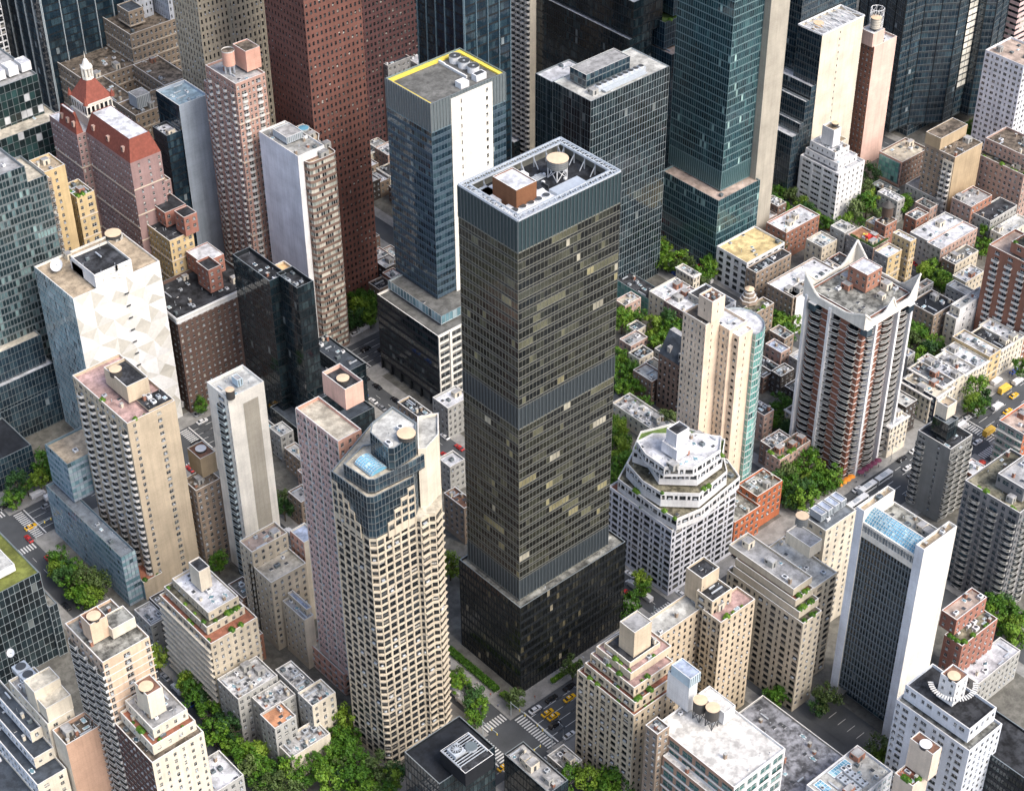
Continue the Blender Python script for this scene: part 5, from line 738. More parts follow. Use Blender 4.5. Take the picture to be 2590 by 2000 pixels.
 ('row_house', 'grey house with chimney under the scalloped grey brown building', 'building', (625.7, 415.2, 0), None, [((619.6, 404.1, 631.7, 426.3), 0, 12, 'greywh', 'greywh', 'r_grey', 0.8, 2)], []),
 ('row_house', 'low shop with dark glazed front among the trees, upper right', 'building', (613.2, 432.8, 0), None, [((610.2, 426.6, 616.3, 439.0), 0, 10, 'darkshop', 'darkshop', 'r_gravel', 0.8, 3)], []),
 ('apartment_tower', 'red brick tower with ladder like balconies, right edge', 'building', (569.5, 327.5, 0), None, [((560.5, 314.5, 578.5, 340.5), 0, 46, 'redladder', 'redladder', 'r_pinkish', 1.0, 3), ((562.5, 314.5, 578.5, 331.5), 46, 51, 'redladder', 'redladder', 'r_greenterr', 1, 2), ((564.5, 314.5, 578.5, 326.5), 51, 56, 'redladder', 'redladder', 'r_pinkish', 1, 2)], []),
 ('row_house', 'cream fronted row house with white roof, closest to the street corner', 'building', (500.7, 323.0, 0), 'row houses along the avenue on the right', [((497, 315, 504.4, 331.0), 0, 13.0, 'creamp', 'creamp', 'r_white', 0.8, 5)], []),
 ('row_house', 'row house with grey roof and small blue pool on top, second from the street corner', 'building', (508.2, 323.8, 0), 'row houses along the avenue on the right', [((504.5, 315, 511.9, 332.5), 0, 14.8, 'creamp', 'creamp', 'r_slate2', 0.8, 5)], []),
 ('row_house', 'white fronted row house, third in the row along the avenue', 'building', (515.5, 324.5, 0), 'row houses along the avenue on the right', [((512, 315, 519.0, 334.0), 0, 14.2, 'whitewallp', 'whitewallp', 'r_white', 0.8, 5)], []),
 ('row_house', 'cream row house with cluttered roof, fourth in the row along the avenue', 'building', (523.0, 323.0, 0), 'row houses along the avenue on the right', [((519, 315, 527.0, 331.0), 0, 13.6, 'creamp', 'creamp', 'r_patchy', 0.8, 5)], []),
 ('row_house', 'row house with skylights, fifth in the row along the avenue', 'building', (531.0, 323.8, 0), 'row houses along the avenue on the right', [((527, 315, 535.0, 332.5), 0, 13.0, 'creamp', 'creamp', 'r_white', 0.8, 5)], []),
 ('row_house', 'yellowish row house, sixth in the row along the avenue', 'building', (539.0, 324.5, 0), 'row houses along the avenue on the right', [((535, 315, 543.0, 334.0), 0, 14.8, 'yellow_s', 'yellow_s', 'r_patchy', 0.8, 5)], []),
 ('row_house', 'row house with black roof, seventh in the row along the avenue', 'building', (547.0, 323.0, 0), 'row houses along the avenue on the right', [((543, 315, 551.0, 331.0), 0, 14.2, 'creamp', 'creamp', 'r_dark', 0.8, 5)], []),
 ('row_house', 'row house with snow white roof, eighth in the row along the avenue', 'building', (555.0, 323.8, 0), 'row houses along the avenue on the right', [((551, 315, 559.0, 332.5), 0, 13.6, 'whitewallp', 'whitewallp', 'r_white', 0.8, 5)], []),
 ('row_house', 'red fronted row house, ninth in the row along the avenue', 'building', (563.0, 324.5, 0), 'row houses along the avenue on the right', [((559, 315, 567.0, 334.0), 0, 13.0, 'redpunch2', 'redpunch2', 'r_patchy', 0.8, 5)], []),
 ('row_house', 'last cream row house, at the far end of the row on the right edge', 'building', (571.0, 323.0, 0), 'row houses along the avenue on the right', [((567, 315, 575.0, 331.0), 0, 14.8, 'creamp', 'creamp', 'r_white', 0.8, 5)], []),
 ('row_house', 'dark blue fronted house with pale terrace roof behind the avenue row', 'building', (503.5, 321.4, 0), None, [((498.0, 313.0, 509.0, 329.7), 0, 14, 'navyhouse', 'creamp', 'r_cream', 0.8, 6)], []),
 ('row_house', 'grey pedimented small temple like house beside the sail crowned tower', 'building', (515.8, 342.5, 0), None, [((513.5, 339.4, 518.1, 345.6), 0, 12, 'greywh', 'greywh', 'r_blueish', 1.0, 1)], []),
 ('row_house', 'cream tenement with white roof plant between the sail crowned tower and the concrete tower', 'building', (473.4, 318.9, 0), None, [((467.7, 311.9, 479.0, 325.9), 0, 16, 'creamp', 'creamp', 'r_white', 1.0, 8)], []),
 ('row_house', 'grey roofed house with white box, right of the round glass of the peach tower', 'building', (488.8, 386.7, 0), None, [((485.8, 382.4, 491.8, 391.0), 0, 11, 'taupe_p', 'taupe_p', 'r_grey', 0.8, 5)], []),
 ('row_house', 'small rose fronted house right of the peach tower', 'building', (480.2, 381.2, 0), None, [((477.4, 376.8, 483.0, 385.7), 0, 11, 'rosepunch', 'rosepunch', 'r_blueish', 0.8, 3)], []),
 ('row_house', 'house with rough white roof left of the sail crowned tower', 'building', (484.9, 370.2, 0), None, [((478.7, 366.9, 491.1, 373.6), 0, 11, 'greywh', 'greywh', 'r_patchy', 0.8, 5)], []),
 ('row_house', 'dark walled house with pale roof hut left of the sail crowned tower', 'building', (469.4, 368.8, 0), None, [((465.4, 366.0, 473.5, 371.5), 0, 11, 'darkbrick', 'darkbrick', 'r_pale', 0.8, 4)], []),
 ('row_house', 'dark house with cluttered roof left of the sail crowned tower', 'building', (467.4, 358.7, 0), None, [((462.9, 355.4, 471.9, 362.0), 0, 10, 'darkbrick', 'darkbrick', 'r_graveld', 0.8, 6)], []),
 ('row_house', 'brick building with rough white roof below the peach tower', 'building', (434.2, 340.3, 0), None, [((428.7, 336.7, 439.7, 343.9), 0, 11, 'brownpunch2', 'brownpunch2', 'r_patchy', 0.8, 8)], []),
 ('row_house', 'brick building with green patch roof beside the big tree', 'building', (433.6, 333.8, 0), None, [((424.7, 330.2, 442.5, 337.3), 0, 12, 'rosepunch', 'rosepunch', 'r_greenterr', 0.8, 5)], []),
 ('row_house', 'pale stepped terrace roofs and garden plots behind the white terraced building', 'building', (409.8, 388.4, 0), None, [((404.8, 374.4, 414.8, 402.4), 0, 8, 'whitewallp', 'whitewallp', 'r_patchy', 1.0, 16)], []),
 ('row_house', 'white roofed house behind the tallest dark tower, at the foot of the steel blue tower', 'building', (352.8, 440.6, 0), None, [((346.8, 435.8, 358.8, 445.4), 0, 16, 'greywh', 'greywh', 'r_white', 1.0, 3)], []),
 ('row_house', 'small white roofed house beside the pale beige tower, left of the tallest tower', 'building', (329.7, 413.2, 0), None, [((326.0, 409.6, 333.4, 416.8), 0, 14, 'greywh', 'greywh', 'r_white', 1.0, 2)], []),
 ('apartment_building', 'brown rose roofed building squeezed between the pale beige tower and the tallest tower', 'building', (314.7, 390.4, 0), None, [((312.0, 384.5, 317.4, 396.3), 0, 18, 'taupe_p', 'taupe_p', 'r_rust', 1.0, 5)], []),
 ('apartment_building', 'long dark roofed building with white roof huts, behind the pale beige tower', 'building', (324.7, 428.0, 0), None, [((321.8, 421.0, 327.6, 435.1), 0, 33, 'taupe_p', 'blank_tan', 'r_dark', 1.0, 10)], []),
]
FILL = [(483.8,317,491,328.3,14.4,6,1),(451.6,343.9,459.9,351.4,10.3,4,6),(438.9,351.5,444.8,359.6,13.5,5,2),(461.8,372.3,467.8,383.1,8.6,1,6),(467.9,372.3,473.2,383.1,8.4,0,2),(432,399.1,438.1,412.0,9.0,2,6),(486.8,436.6,491,447.1,14.4,4,3),(536.9,395.5,542.2,408.2,12.8,6,0),(542.2,395.5,550.6,408.2,13.2,0,2),(551.2,451.3,558.0,459.9,9.3,5,4),(558.0,451.3,563.8,459.9,13.4,1,4),(610.7,404.9,616.5,413.5,11.7,5,6),(603.4,418.0,608.8,430.0,12.7,3,0),(272,431.6,278.5,440.0,13.5,2,3),(284.6,444.5,292.1,452.0,9.2,5,3),(287.7,452.1,293.0,464.5,10.9,2,1),(289.3,469.0,295.5,476.5,12.8,3,1),(284.2,476.6,292.1,486.8,12.4,3,6),(216.0,386.2,222.7,397.6,12.7,0,0),(220.2,406.2,227.9,415.7,9.9,5,2),(228.0,406.2,234.4,415.7,11.2,1,6),(196,415.8,202.4,426.6,11.8,3,4),(202.4,415.8,210.1,426.6,13.4,6,6),(262,275.0,269.2,284,8.1,3,4),(382.6,526,390.3,533.6,9.6,2,2),(390.4,526,396.6,533.6,11.3,0,0),(396.6,526,403.8,533.6,8.9,5,0),(392.5,533.7,400.8,541.8,12.5,6,0),(400.9,533.7,406.1,541.8,10.4,2,4),(394.4,541.9,401.8,549.8,11.9,0,0),(401.9,541.9,408.0,549.8,10.3,1,4),(440.4,581.3,446.6,592.6,8.3,1,4),(432,597.1,438.9,607.1,10.9,6,4),(438.9,597.1,444.8,607.1,8.8,2,0),(444.8,597.1,452.0,607.1,10.0,4,2),(438.8,607.2,446.1,617.7,12.1,2,0),(451.9,607.2,460.5,617.7,14.0,5,0),(447.5,617.8,453.0,624.9,11.9,4,2),(453.1,617.8,459.3,624.9,13.6,4,3),(401.9,560,409.7,570.0,9.6,1,1)]
TREES = [(193.1, 388.8), (193.1, 381.7), (191.3, 373.5), (192.5, 366.9), (187.3, 364.7), (192.8, 361.8), (190.5, 353.8), (189.1, 357.7), (189.1, 348.4), (191.9, 384.2), (193.7, 378.4), (193.1, 391.7), (187.1, 343.6), (188.7, 446.4), (188.0, 449.3), (191.9, 406.0), (222.3, 339.0), (218.1, 337.3), (218.9, 333.2), (210.9, 330.3), (204.3, 332.9), (205.1, 328.9), (214.1, 328.2), (214.2, 322.8), (206.7, 322.3), (209.5, 318.5), (215.0, 317.6), (218.4, 315.8), (219.4, 311.0), (222.6, 312.0), (202.8, 322.0), (197.2, 334.7), (195.8, 339.2), (192.9, 332.0), (188.1, 333.7), (190.9, 341.5), (188.1, 338.9), (209.7, 313.9), (215.4, 308.9), (198.3, 329.8), (194.6, 328.0), (264.8, 332.8), (262.3, 328.6), (260.8, 320.0), (259.5, 315.5), (256.3, 313.5), (194.1, 348.6), (189.8, 337.4), (212.7, 334.0), (210.8, 326.4), (213.2, 313.4), (295.4, 307.8), (329.7, 315.9), (265.4, 268.8), (265.6, 264.8), (269.1, 263.0), (272.0, 261.7), (261.8, 273.3), (258.5, 273.6), (272.5, 311.0), (200.4, 516.9), (196.7, 513.9), (213.8, 519.8), (209.7, 518.0), (191.8, 472.1), (192.1, 467.7), (193.0, 462.7), (188.6, 461.7), (191.8, 457.3), (193.1, 452.9), (194.9, 449.6), (189.9, 452.5), (187.1, 454.2), (234.4, 432.4), (215.2, 516.8), (203.8, 517.6), (188.6, 469.2), (191.2, 448.1), (282.3, 515.8), (373.1, 525.4), (368.8, 523.3), (377.1, 526.5), (369.9, 516.4), (376.3, 532.1), (365.0, 520.8), (368.7, 519.8), (373.7, 521.3), (372.2, 528.5), (499.0, 468.2), (496.2, 461.7), (497.1, 455.9), (497.7, 452.8), (502.8, 471.2), (499.2, 442.7), (504.2, 444.5), (495.1, 440.2), (452.4, 442.5), (458.3, 442.0), (447.9, 440.8), (450.6, 423.5), (455.4, 422.6), (460.9, 424.6), (454.7, 429.0), (449.1, 419.2), (465.9, 418.9), (427.5, 419.8), (426.9, 414.9), (421.2, 414.6), (420.4, 409.0), (415.3, 407.2), (420.4, 404.8), (428.9, 424.0), (425.6, 410.8), (458.8, 421.8), (399.7, 394.5), (396.7, 389.3), (393.3, 382.5), (388.0, 380.4), (388.6, 377.0), (382.4, 375.9), (380.3, 371.1), (375.7, 369.6), (390.5, 386.9), (371.7, 366.7), (416.6, 383.5), (415.9, 380.1), (420.0, 368.4), (416.3, 395.9), (341.3, 320.6), (343.6, 323.5), (541.5, 433.9), (567.8, 462.7), (569.6, 456.9), (575.8, 451.4), (576.0, 442.9), (574.6, 437.4), (575.5, 433.9), (573.9, 447.6), (584.2, 431.4), (590.6, 431.2), (597.5, 430.5), (596.0, 423.6), (586.8, 425.1), (602.7, 431.3), (610.2, 420.5), (614.2, 421.0), (576.3, 379.8), (576.5, 374.7), (580.1, 378.9), (577.3, 371.5), (573.7, 367.3), (613.2, 381.4), (619.1, 377.3), (609.6, 372.8), (575.9, 343.7), (535.5, 354.3), (535.7, 350.7), (530.5, 349.7), (531.2, 343.5), (536.5, 343.2), (535.4, 338.7), (528.5, 338.2), (523.9, 340.1), (500.3, 399.6), (499.7, 394.4), (500.4, 390.3), (495.7, 388.8), (495.9, 394.3), (522.3, 310.5), (549.2, 308.7), (524.1, 307.8), (452.0, 354.8), (449.8, 349.7), (447.8, 353.5), (448.2, 345.2), (437.8, 327.3), (431.5, 327.2), (426.0, 326.6), (436.6, 322.7), (436.5, 319.0), (428.6, 320.5), (422.3, 328.0), (421.5, 321.3), (422.8, 316.5), (428.8, 314.8), (432.6, 313.3), (436.7, 313.3), (418.2, 316.1), (419.7, 312.1), (420.2, 324.4), (431.7, 319.6), (493.3, 323.0), (515.9, 306.9), (515.2, 303.4), (513.3, 307.2), (456.7, 357.8), (455.4, 352.8), (613.8, 442.6), (606.8, 437.5), (619.2, 446.4), (693.4, 441.7), (693.2, 437.2), (688.0, 441.9), (728.7, 447.1), (726.9, 442.1), (723.1, 435.7), (702.9, 431.6), (702.6, 427.1), (709.0, 426.1), (572.4, 468.4), (576.9, 467.2), (578.7, 461.3), (340.0, 253.0), (338.1, 253.9), (426.6, 231.8), (430.7, 229.8), (427.9, 225.2), (424.7, 220.3), (423.3, 225.3), (419.9, 219.3), (428.6, 220.7), (419.2, 215.3), (422.2, 231.0), (344.1, 214.4), (343.4, 212.4), (346.6, 242.1), (349.2, 241.2), (269.5, 439.9), (271.6, 444.3), (295.7, 373.6)]
CARS = [('taxi', 278.8, 302.3, 'x'), ('taxi', 279.2, 299.8, 'x'), ('white', 276.7, 306.2, 'x'), ('black', 277.1, 296.9, 'x'), ('black', 284.1, 306.1, 'x'), ('black', 292.2, 306.0, 'x'), ('white', 277.6, 290.2, 'x'), ('truck', 261.2, 330.0, 'y'), ('van', 260.6, 324.9, 'y'), ('van', 343.0, 326.9, 'y'), ('van', 342.3, 319.4, 'y'), ('black', 382.3, 311.8, 'y'), ('truck', 376.5, 306.0, 'y'), ('white', 518.1, 306.1, 'x'), ('white', 511.5, 305.9, 'x'), ('taxi', 527.5, 297.7, 'x'), ('ytruck', 510.9, 294.3, 'x'), ('white', 502.6, 293.8, 'x'), ('grey', 501.3, 296.9, 'x'), ('white', 519.0, 294.1, 'x'), ('truck', 504.9, 303.7, 'x'), ('white', 499.9, 305.1, 'x'), ('truck', 492.8, 299.6, 'x'), ('ytruck', 538.1, 307.0, 'x'), ('van', 540.1, 312.6, 'x'), ('van', 546.6, 306.8, 'x'), ('blue', 551.5, 312.1, 'x'), ('black', 531.7, 311.1, 'x'), ('taxi', 195.3, 501.1, 'x'), ('van', 206.5, 515.5, 'x'), ('black', 193.3, 518.1, 'x'), ('grey', 206.1, 507.6, 'x'), ('truck', 281.7, 524.8, 'x'), ('grey', 281.0, 516.0, 'x'), ('van', 367.2, 517.6, 'x'), ('white', 362.3, 517.4, 'x'), ('taxi', 504.6, 453.9, 'y'), ('red', 510.1, 453.4, 'y'), ('grey', 498.7, 450.4, 'y'), ('red', 508.7, 466.8, 'y'), ('grey', 187.5, 450.2, 'y'), ('white', 353.0, 312.2, 'y')]
BUSES = [('artic', 452.1, 304.3, 'x'), ('bus', 437.3, 301.5, 'x')]
PEOPLE = [(269.3, 327.7), (269.1, 325.0), (269.6, 321.0), (268.4, 315.7), (268.7, 341.5), (275.6, 310.0), (280.1, 310.2), (345.2, 250.1), (345.0, 249.2), (457.8, 311.4), (456.1, 311.1), (452.9, 310.2), (461.3, 310.2), (447.8, 310.1), (510.3, 310.9), (506.4, 310.2)]
# ------------------------------------------------------------------ ground, pavements, markings
def structure(mb, name, label=None):
    o = mb.build(name); tag(o, None, None, None, 'structure'); return o
asph = wall('asphalt', (.075,.08,.085), .2, 0, .85); pave = wall('pavement', (.30,.295,.28), .15, 0, .9, kind='roof'); yard = wall('yard', (.17,.165,.145), .22, 0, .95, kind='roof')
paint = flat('road_paint', (.62,.62,.60), var=.2); lawn = wall('lawn', (.05,.10,.02), .3, 0, .95)
g = MB(); g.quad((-1500,-1500,-.02),(4000,-1500,-.02),(4000,4000,-.02),(-1500,4000,-.02), asph); structure(g, 'road')
ST_X = [(-60,-50),(22,32),(102,112),(182.5,192.5),(258,267.5),(338,347.5),(417,427),(496.5,505.5),(576,585),(655,664),(735,744),(815,824)]
AV_Y = [(110,128),(290.5,308.5),(494.5,512.5),(688,706),(880,898)]
for i in range(len(ST_X)-1):
    for j in range(len(AV_Y)-1):
        x0, x1, y0, y1 = ST_X[i][1], ST_X[i+1][0], AV_Y[j][1], AV_Y[j+1][0]
        g = MB(); g.box(x0, y0, -.02, x1, y1, .13, pave); structure(g, 'sidewalk')
        g = MB(); g.quad((x0+5,y0+8,.134),(x1-5,y0+8,.134),(x1-5,y1-8,.134),(x0+5,y1-8,.134), yard); structure(g, 'ground')
g = MB()
def stripe(x0, y0, x1, y1): g.quad((x0,y0,-.014),(x1,y0,-.014),(x1,y1,-.014),(x0,y1,-.014), paint)
for (y0, y1) in AV_Y[1:3]:
    for k in range(1, 5):
        y = y0+(y1-y0)*k/5
        for x in range(150, 760, 9):
            if not any(a-8 < x < b+4 for a, b in ST_X): stripe(x, y-.09, x+3.4, y+.09)
    for a, b in ST_X[2:]:
        for xa in (a-5.2, b+1.2):
            q = y0+.5
            while q < y1-.6: stripe(xa, q, xa+3.6, q+.55); q += 1.15
        stripe(b+5.6, y0+.4, b+6.1, y1-.4); stripe(a-6.6, y0+.4, a-6.1, y1-.4)
        for k in range(1, 5):
            y = y0+(y1-y0)*k/5; stripe(b+6.1, y-.09, b+24, y+.09)
for a, b in ST_X[2:]:
    for (y0, y1) in AV_Y[1:3]:
        for ya in (y0-4.6, y1+1.0):
            q = a+.4
            while q < b-.5: stripe(q, ya, q+.55, ya+3.4); q += 1.15
    for y in range(315, 490, 8): stripe((a+b)/2-.07, y, (a+b)/2+.07, y+3)
structure(g, 'road_marking')
g = MB(); g.quad((343,216,.138),(356,216,.138),(356,244,.138),(343,244,.138), asph); structure(g, 'forecourt')
g = MB()
for i in range(5): g.quad((348,222+i*4,.142),(352,222+i*4,.142),(352,222.15+i*4,.142),(348,222.15+i*4,.142), paint)
structure(g, 'parking_marking')

# ------------------------------------------------------------------ buildings
CAP = 100
# landmarks used to word the labels of small repeated things
LM = [('the tallest dark tower',300,318),('the pale beige tower',240,325),('the tan balcony tower',222,455),('the narrow cream tower',249,428),('the blue grey office',204,466),
 ('the white patterned slab',257,525),('the brown brick block',298,522),('the black glass tower',306,490),('the red granite tower',378,540),('the steel blue tower',380,470),('the dark gridded block',470,470),
 ('the teal glass tower',525,455),('the yellow roofed office',520,432),('the white stepped building',595,445),('the pink slim tower',638,466),('the faceted black tower',705,460),('the scalloped grey building',631,410),
 ('the rooftop playground',561,400),('the red brick tower',569,326),('the white sail crown',460,328),('the peach tower',400,335),('the slate roofed building',430,384),('the white terraced building',366,330),
 ('the round balconied tower',459,282),('the grey balcony tower',444,240),('the white slab tower',364,230),('the stepped beige tower',346,262),('the tan terraced corner building',282,268),('the white roofed loft',285,232),
 ('the black roofed building',346,194),('the black flat roofed block',225,285),('the lower left peach tower',156,360),('the maroon building',158,340),('the mossy roofed block',145,450),('the orange roof deck',201,346),
 ('the beige stepped building',205,388),('the avenue row houses',535,320),('the blue tent canopy',333,339),('the parking forecourt',349,230)]
def imgpos(x, y):
    v = Vector((x, y, 5)) - Vector(CAM); d = v.dot(fwd); return v.dot(rgt)/d, -v.dot(up)/d
PENDING = []
def later(o, prefix, x, y): PENDING.append((o, prefix, x, y))
ORD = ['', ', second nearest', ', third nearest', ', fourth nearest', ', fifth nearest', ', sixth nearest', ', seventh nearest', ', eighth nearest', ', ninth nearest', ', tenth nearest']
def assign():
    G_ = {}
    for o, pre, x, y in PENDING:
        nm, lx, ly = min(LM, key=lambda m: (m[1]-x)**2+(m[2]-y)**2); a, b = imgpos(x, y), imgpos(lx, ly); dx, dy = a[0]-b[0], a[1]-b[1]
        w_ = ('right of' if dx > 0 else 'left of') if abs(dx) > abs(dy) else ('below' if dy > 0 else 'above')
        G_.setdefault((pre, w_, nm), []).append(((x-lx)**2+(y-ly)**2, o))
    for (pre, w_, nm), L_ in G_.items():
        L_.sort(key=lambda q: q[0])
        for i, (d, o) in enumerate(L_): o['label'] = '%s %s %s%s' % (pre, w_, nm, ORD[i] if i < len(ORD) else ', further off')
def E_box(B, name, x0, y0, x1, y1, z0, z1, st, roof, par):
    """rooftop volume as a part of its own, with deck and rim"""
    o = B.o; mb = MB(); s0 = ST[st]; m = W(s0['wall']) if 'wall' in s0 else MT(s0['mull'])
    x0, x1 = min(x0,x1), max(x0,x1); y0, y1 = min(y0,y1), max(y0,y1)
    x0 -= o[0]; x1 -= o[0]; y0 -= o[1]; y1 -= o[1]
    P = [(x0,y0),(x1,y0),(x1,y1),(x0,y1)]
    if st in ('blank_white','greymetal','bluebox','blackbox','greenmetal','brownbox') or s0['t'] == 'b':
        for i in range(4):
            a, b = P[i], P[(i+1)%4]; mb.quad((*a,z0),(*b,z0),(*b,z1),(*a,z1), m)
        if st in ('greymetal','bluebox'):
            n = max(2, int((x1-x0)/.8))
            for k in range(n): mb.box(x0+(x1-x0)*(k+.3)/n, y0-.05, z0+.3, x0+(x1-x0)*(k+.7)/n, y0, z1-.3, MT('louver'))
    else:
        sub = {}
        sv = B.parts; B.parts = {}; B.k += 1
        for i in (0, 3): 
            a, b = P[i], P[(i+1)%4]; B.facade2(a, b, z0, z1, st)
        pts = B.parts; B.parts = sv
        for k, q in pts.items():
            for f, mi_, r in zip(q.f, q.m, q.r): mb.ngon([q.v[j] for j in f], q.mats[mi_], r)
        for i in (1, 2):
            a, b = P[i], P[(i+1)%4]; mb.quad((*a,z0),(*b,z0),(*b,z1),(*a,z1), m)
    zr = z1-par; mb.quad(*[(p[0],p[1],zr) for p in P], RF(roof))
    if par > .15:
        I = inset(P, .25)
        for i in range(4):
            a, b, c, d = P[i], P[(i+1)%4], I[(i+1)%4], I[i]
            mb.quad((*a,z1),(*b,z1),(*c,z1),(*d,z1), MT('slab_w')); mb.quad((*d,z1),(*c,z1),(*c,zr),(*d,zr), m)
    return mb.build(name, B.root)
def tank(B, x, y, zr, up_, r, h, lid, body):
    o = B.o; x -= o[0]; y -= o[1]; z = zr
    bm = MT({'dark':'tank_dark','tank_grey':'tank_grey','pale':'tank_pale'}[body])
    mb = MB(); mb.cyl(x, y, z+up_, z+up_+h, r, r, 20, bm)
    for q in (.15,.4,.65,.9): mb.cyl(x, y, z+up_+h*q, z+up_+h*q+.1, r*1.02, r*1.02, 20, MT('metal_dark'), cap=False)
    t = mb.build('water_tank', B.root)
    l = MB(); l.cyl(x, y, z+up_+h, z+up_+h+.12, r*1.06, r*1.06, 20, MT(lid)); l.cyl(x, y, z+up_+h+.12, z+up_+h+.3, r*1.0, r*.15, 20, MT(lid)); l.build('tank_lid', t)
    if up_ > 0:
        f = MB(); mw = MT('white_paint' if body == 'tank_grey' else 'metal_dark')
        for k in range(4):
            a = math.pi/4+k*math.pi/2; b = a+math.pi/2; c0 = (x+r*.9*math.cos(a), y+r*.9*math.sin(a)); c1 = (x+r*.9*math.cos(b), y+r*.9*math.sin(b))
            f.bar((*c0,z),(*c0,z+up_),.14,mw); f.bar((*c0,z),(*c1,z+up_),.09,mw); f.bar((*c1,z),(*c0,z+up_),.09,mw); f.bar((*c0,z+up_*.98),(*c1,z+up_*.98),.12,mw)
        f.build('tank_frame', t)
def items(B, e):
    k = e[0]; o = B.o; R = B.root; mb = MB()
    if k == 'bh': return E_box(B, *e[1:])
    if k == 'tank': return tank(B, *e[1:])
    if k == 'fac':
        x0,y0,x1,y1,z0,z1,st,off,nm = e[1:]; B.k += 1
        a, b = (x0-o[0],y0-o[1]), (x1-o[0],y1-o[1]); L = math.hypot(b[0]-a[0],b[1]-a[1])
        if L < .3: return
        t = ((b[0]-a[0])/L,(b[1]-a[1])/L); n = (t[1],-t[0]); a = (a[0]+n[0]*off,a[1]+n[1]*off); b = (b[0]+n[0]*off,b[1]+n[1]*off)
        q = B.P(nm); s0 = ST[st]; m = W(s0['wall']) if 'wall' in s0 else MT(s0['mull'])
        q.quad((*b,z0),(b[0]-n[0]*off,b[1]-n[1]*off,z0),(b[0]-n[0]*off,b[1]-n[1]*off,z1),(*b,z1), m)
        q.quad((a[0]-n[0]*off,a[1]-n[1]*off,z0),(*a,z0),(*a,z1),(a[0]-n[0]*off,a[1]-n[1]*off,z1), m)
        q.quad((*a,z1),(*b,z1),(b[0]-n[0]*off,b[1]-n[1]*off,z1),(a[0]-n[0]*off,a[1]-n[1]*off,z1), m)
        B.facade2(a, b, z0, z1, st); return
    L = lambda x, y: (x-o[0], y-o[1])
    if k == 'crown_truss':
        # double ring of pale steel girders on brackets around the tower top
        x0,y0 = L(280.3,318); x1,y1 = L(320.3,344); z = 188; w_ = MT('metal_pale')
        for ins, zz in ((.15,z+.1),(2.3,z+.1)):
            c = [(x0+ins,y0+ins),(x1-ins,y0+ins),(x1-ins,y1-ins),(x0+ins,y1-ins)]
            for i in range(4): mb.bar((*c[i],zz),(*c[(i+1)%4],zz),.28,w_)
        for i in range(20):
            u = x0+1+(x1-x0-2)*i/19
            for y, d in ((y0,1),(y1,-1)): mb.bar((u,y+.15*d,z+.1),(u+.9,y+2.3*d,z+.1),.13,w_); mb.bar((u+.9,y+2.3*d,z+.1),(u+1.8 if u+1.8<x1 else u,y+.15*d,z+.1),.1,w_)
        for i in range(13):
            u = y0+1+(y1-y0-2)*i/12
            for x, d in ((x0,1),(x1,-1)): mb.bar((x+.15*d,u,z+.1),(x+2.3*d,u+.9,z+.1),.13,w_); mb.bar((x+2.3*d,u+.9,z+.1),(x+.15*d,u+1.8 if u+1.8<y1 else u,z+.1),.1,w_)
        mb.build('roof_girder', R)
        f = MB()
        for i in range(8):
            u = x0+3+(x1-x0-6)*i/7
            for y, d in ((y0+2.3,1),(y1-2.3,-1)): f.bar((u,y,z),(u,y,z-4),.16,w_); f.bar((u,y,z-1),(u,y+2*d,z-4),.12,w_)
        for i in range(5):
            u = y0+4+(y1-y0-8)*i/4
            for x, d in ((x0+2.3,1),(x1-2.3,-1)): f.bar((x,u,z),(x,u,z-4),.16,w_); f.bar((x,u,z-1),(x+2*d,u,z-4),.12,w_)
        f.build('girder_bracket', R)
        s = MB()
        for a,b,c,d in ((x0+3,y0+3,x0+19,y0+11),(x0+4,y0+14,x0+9,y0+22),(x0+12,y0+13,x0+18,y0+17)): s.box(a,b,184.05,c,d,186,MT('white_paint')); 
        for i in range(5): s.cyl(x0+5+i*3, y0+7, 186, 186.5, 1.1, 1.1, 14, MT('metal_pale'), MT('metal_dark'))
        s.box(x0+19,y0+2.6,184,x0+30,y0+8,187,MT('metal_pale')); 
        for i in range(8): s.box(x0+19.5+i*1.3,y0+2.55,184.4,x0+20.3+i*1.3,y0+2.6,186.8,MT('metal_dark'))
        s.box(x0+3,y0+18,184,x0+8,y0+23,186,MT('metal_pale')); s.box(x0+9,y1-6,184,x0+22,y1-3.4,185.6,MT('white_paint'))
        for i in range(9): s.bar((x0+3+i*2,y0+12,184.4),(x0+3+i*2,y0+17.5,184.4),.16,MT('metal_pale'))
        for i in range(4): s.bar((x0+4,y1-7-i*.7,184.5),(x0+26,y1-7-i*.7,184.5),.15,MT('metal_pale'))
        for i in range(6): s.box(x0+20+i*3, y0+12+(i%3)*3, 184, x0+20.9+i*3, y0+12.8+(i%3)*3, 184.5, MT('white_paint'))
        s.build('cooling_plant', R)
        rr = random.Random(8)
        for i in range(34):
            s = MB(); u, v = rr.uniform(x0+3,x1-5), rr.uniform(y0+3,y1-5); a_, b_ = rr.choice([(.5,.5),(1.4,.9),(3,.35),(.35,3),(.8,2)]); s.box(u,v,184,u+a_,v+b_,184+rr.uniform(.25,1.1),MT(rr.choice(['white_paint','metal_pale','metal_pale','metal_dark']))); s.build('roof_vent', R)
    elif k == 'vault':
        (ax,ay),(lx,ly),(rx,ry) = L(e[1],e[2]), L(e[3],e[4]), L(e[5],e[6]); z = e[7]; n = 9
        x0,x1 = ax+.8, ax+6.6; y0,y1 = ay+.8, ay+8.5; g_ = G('sky')
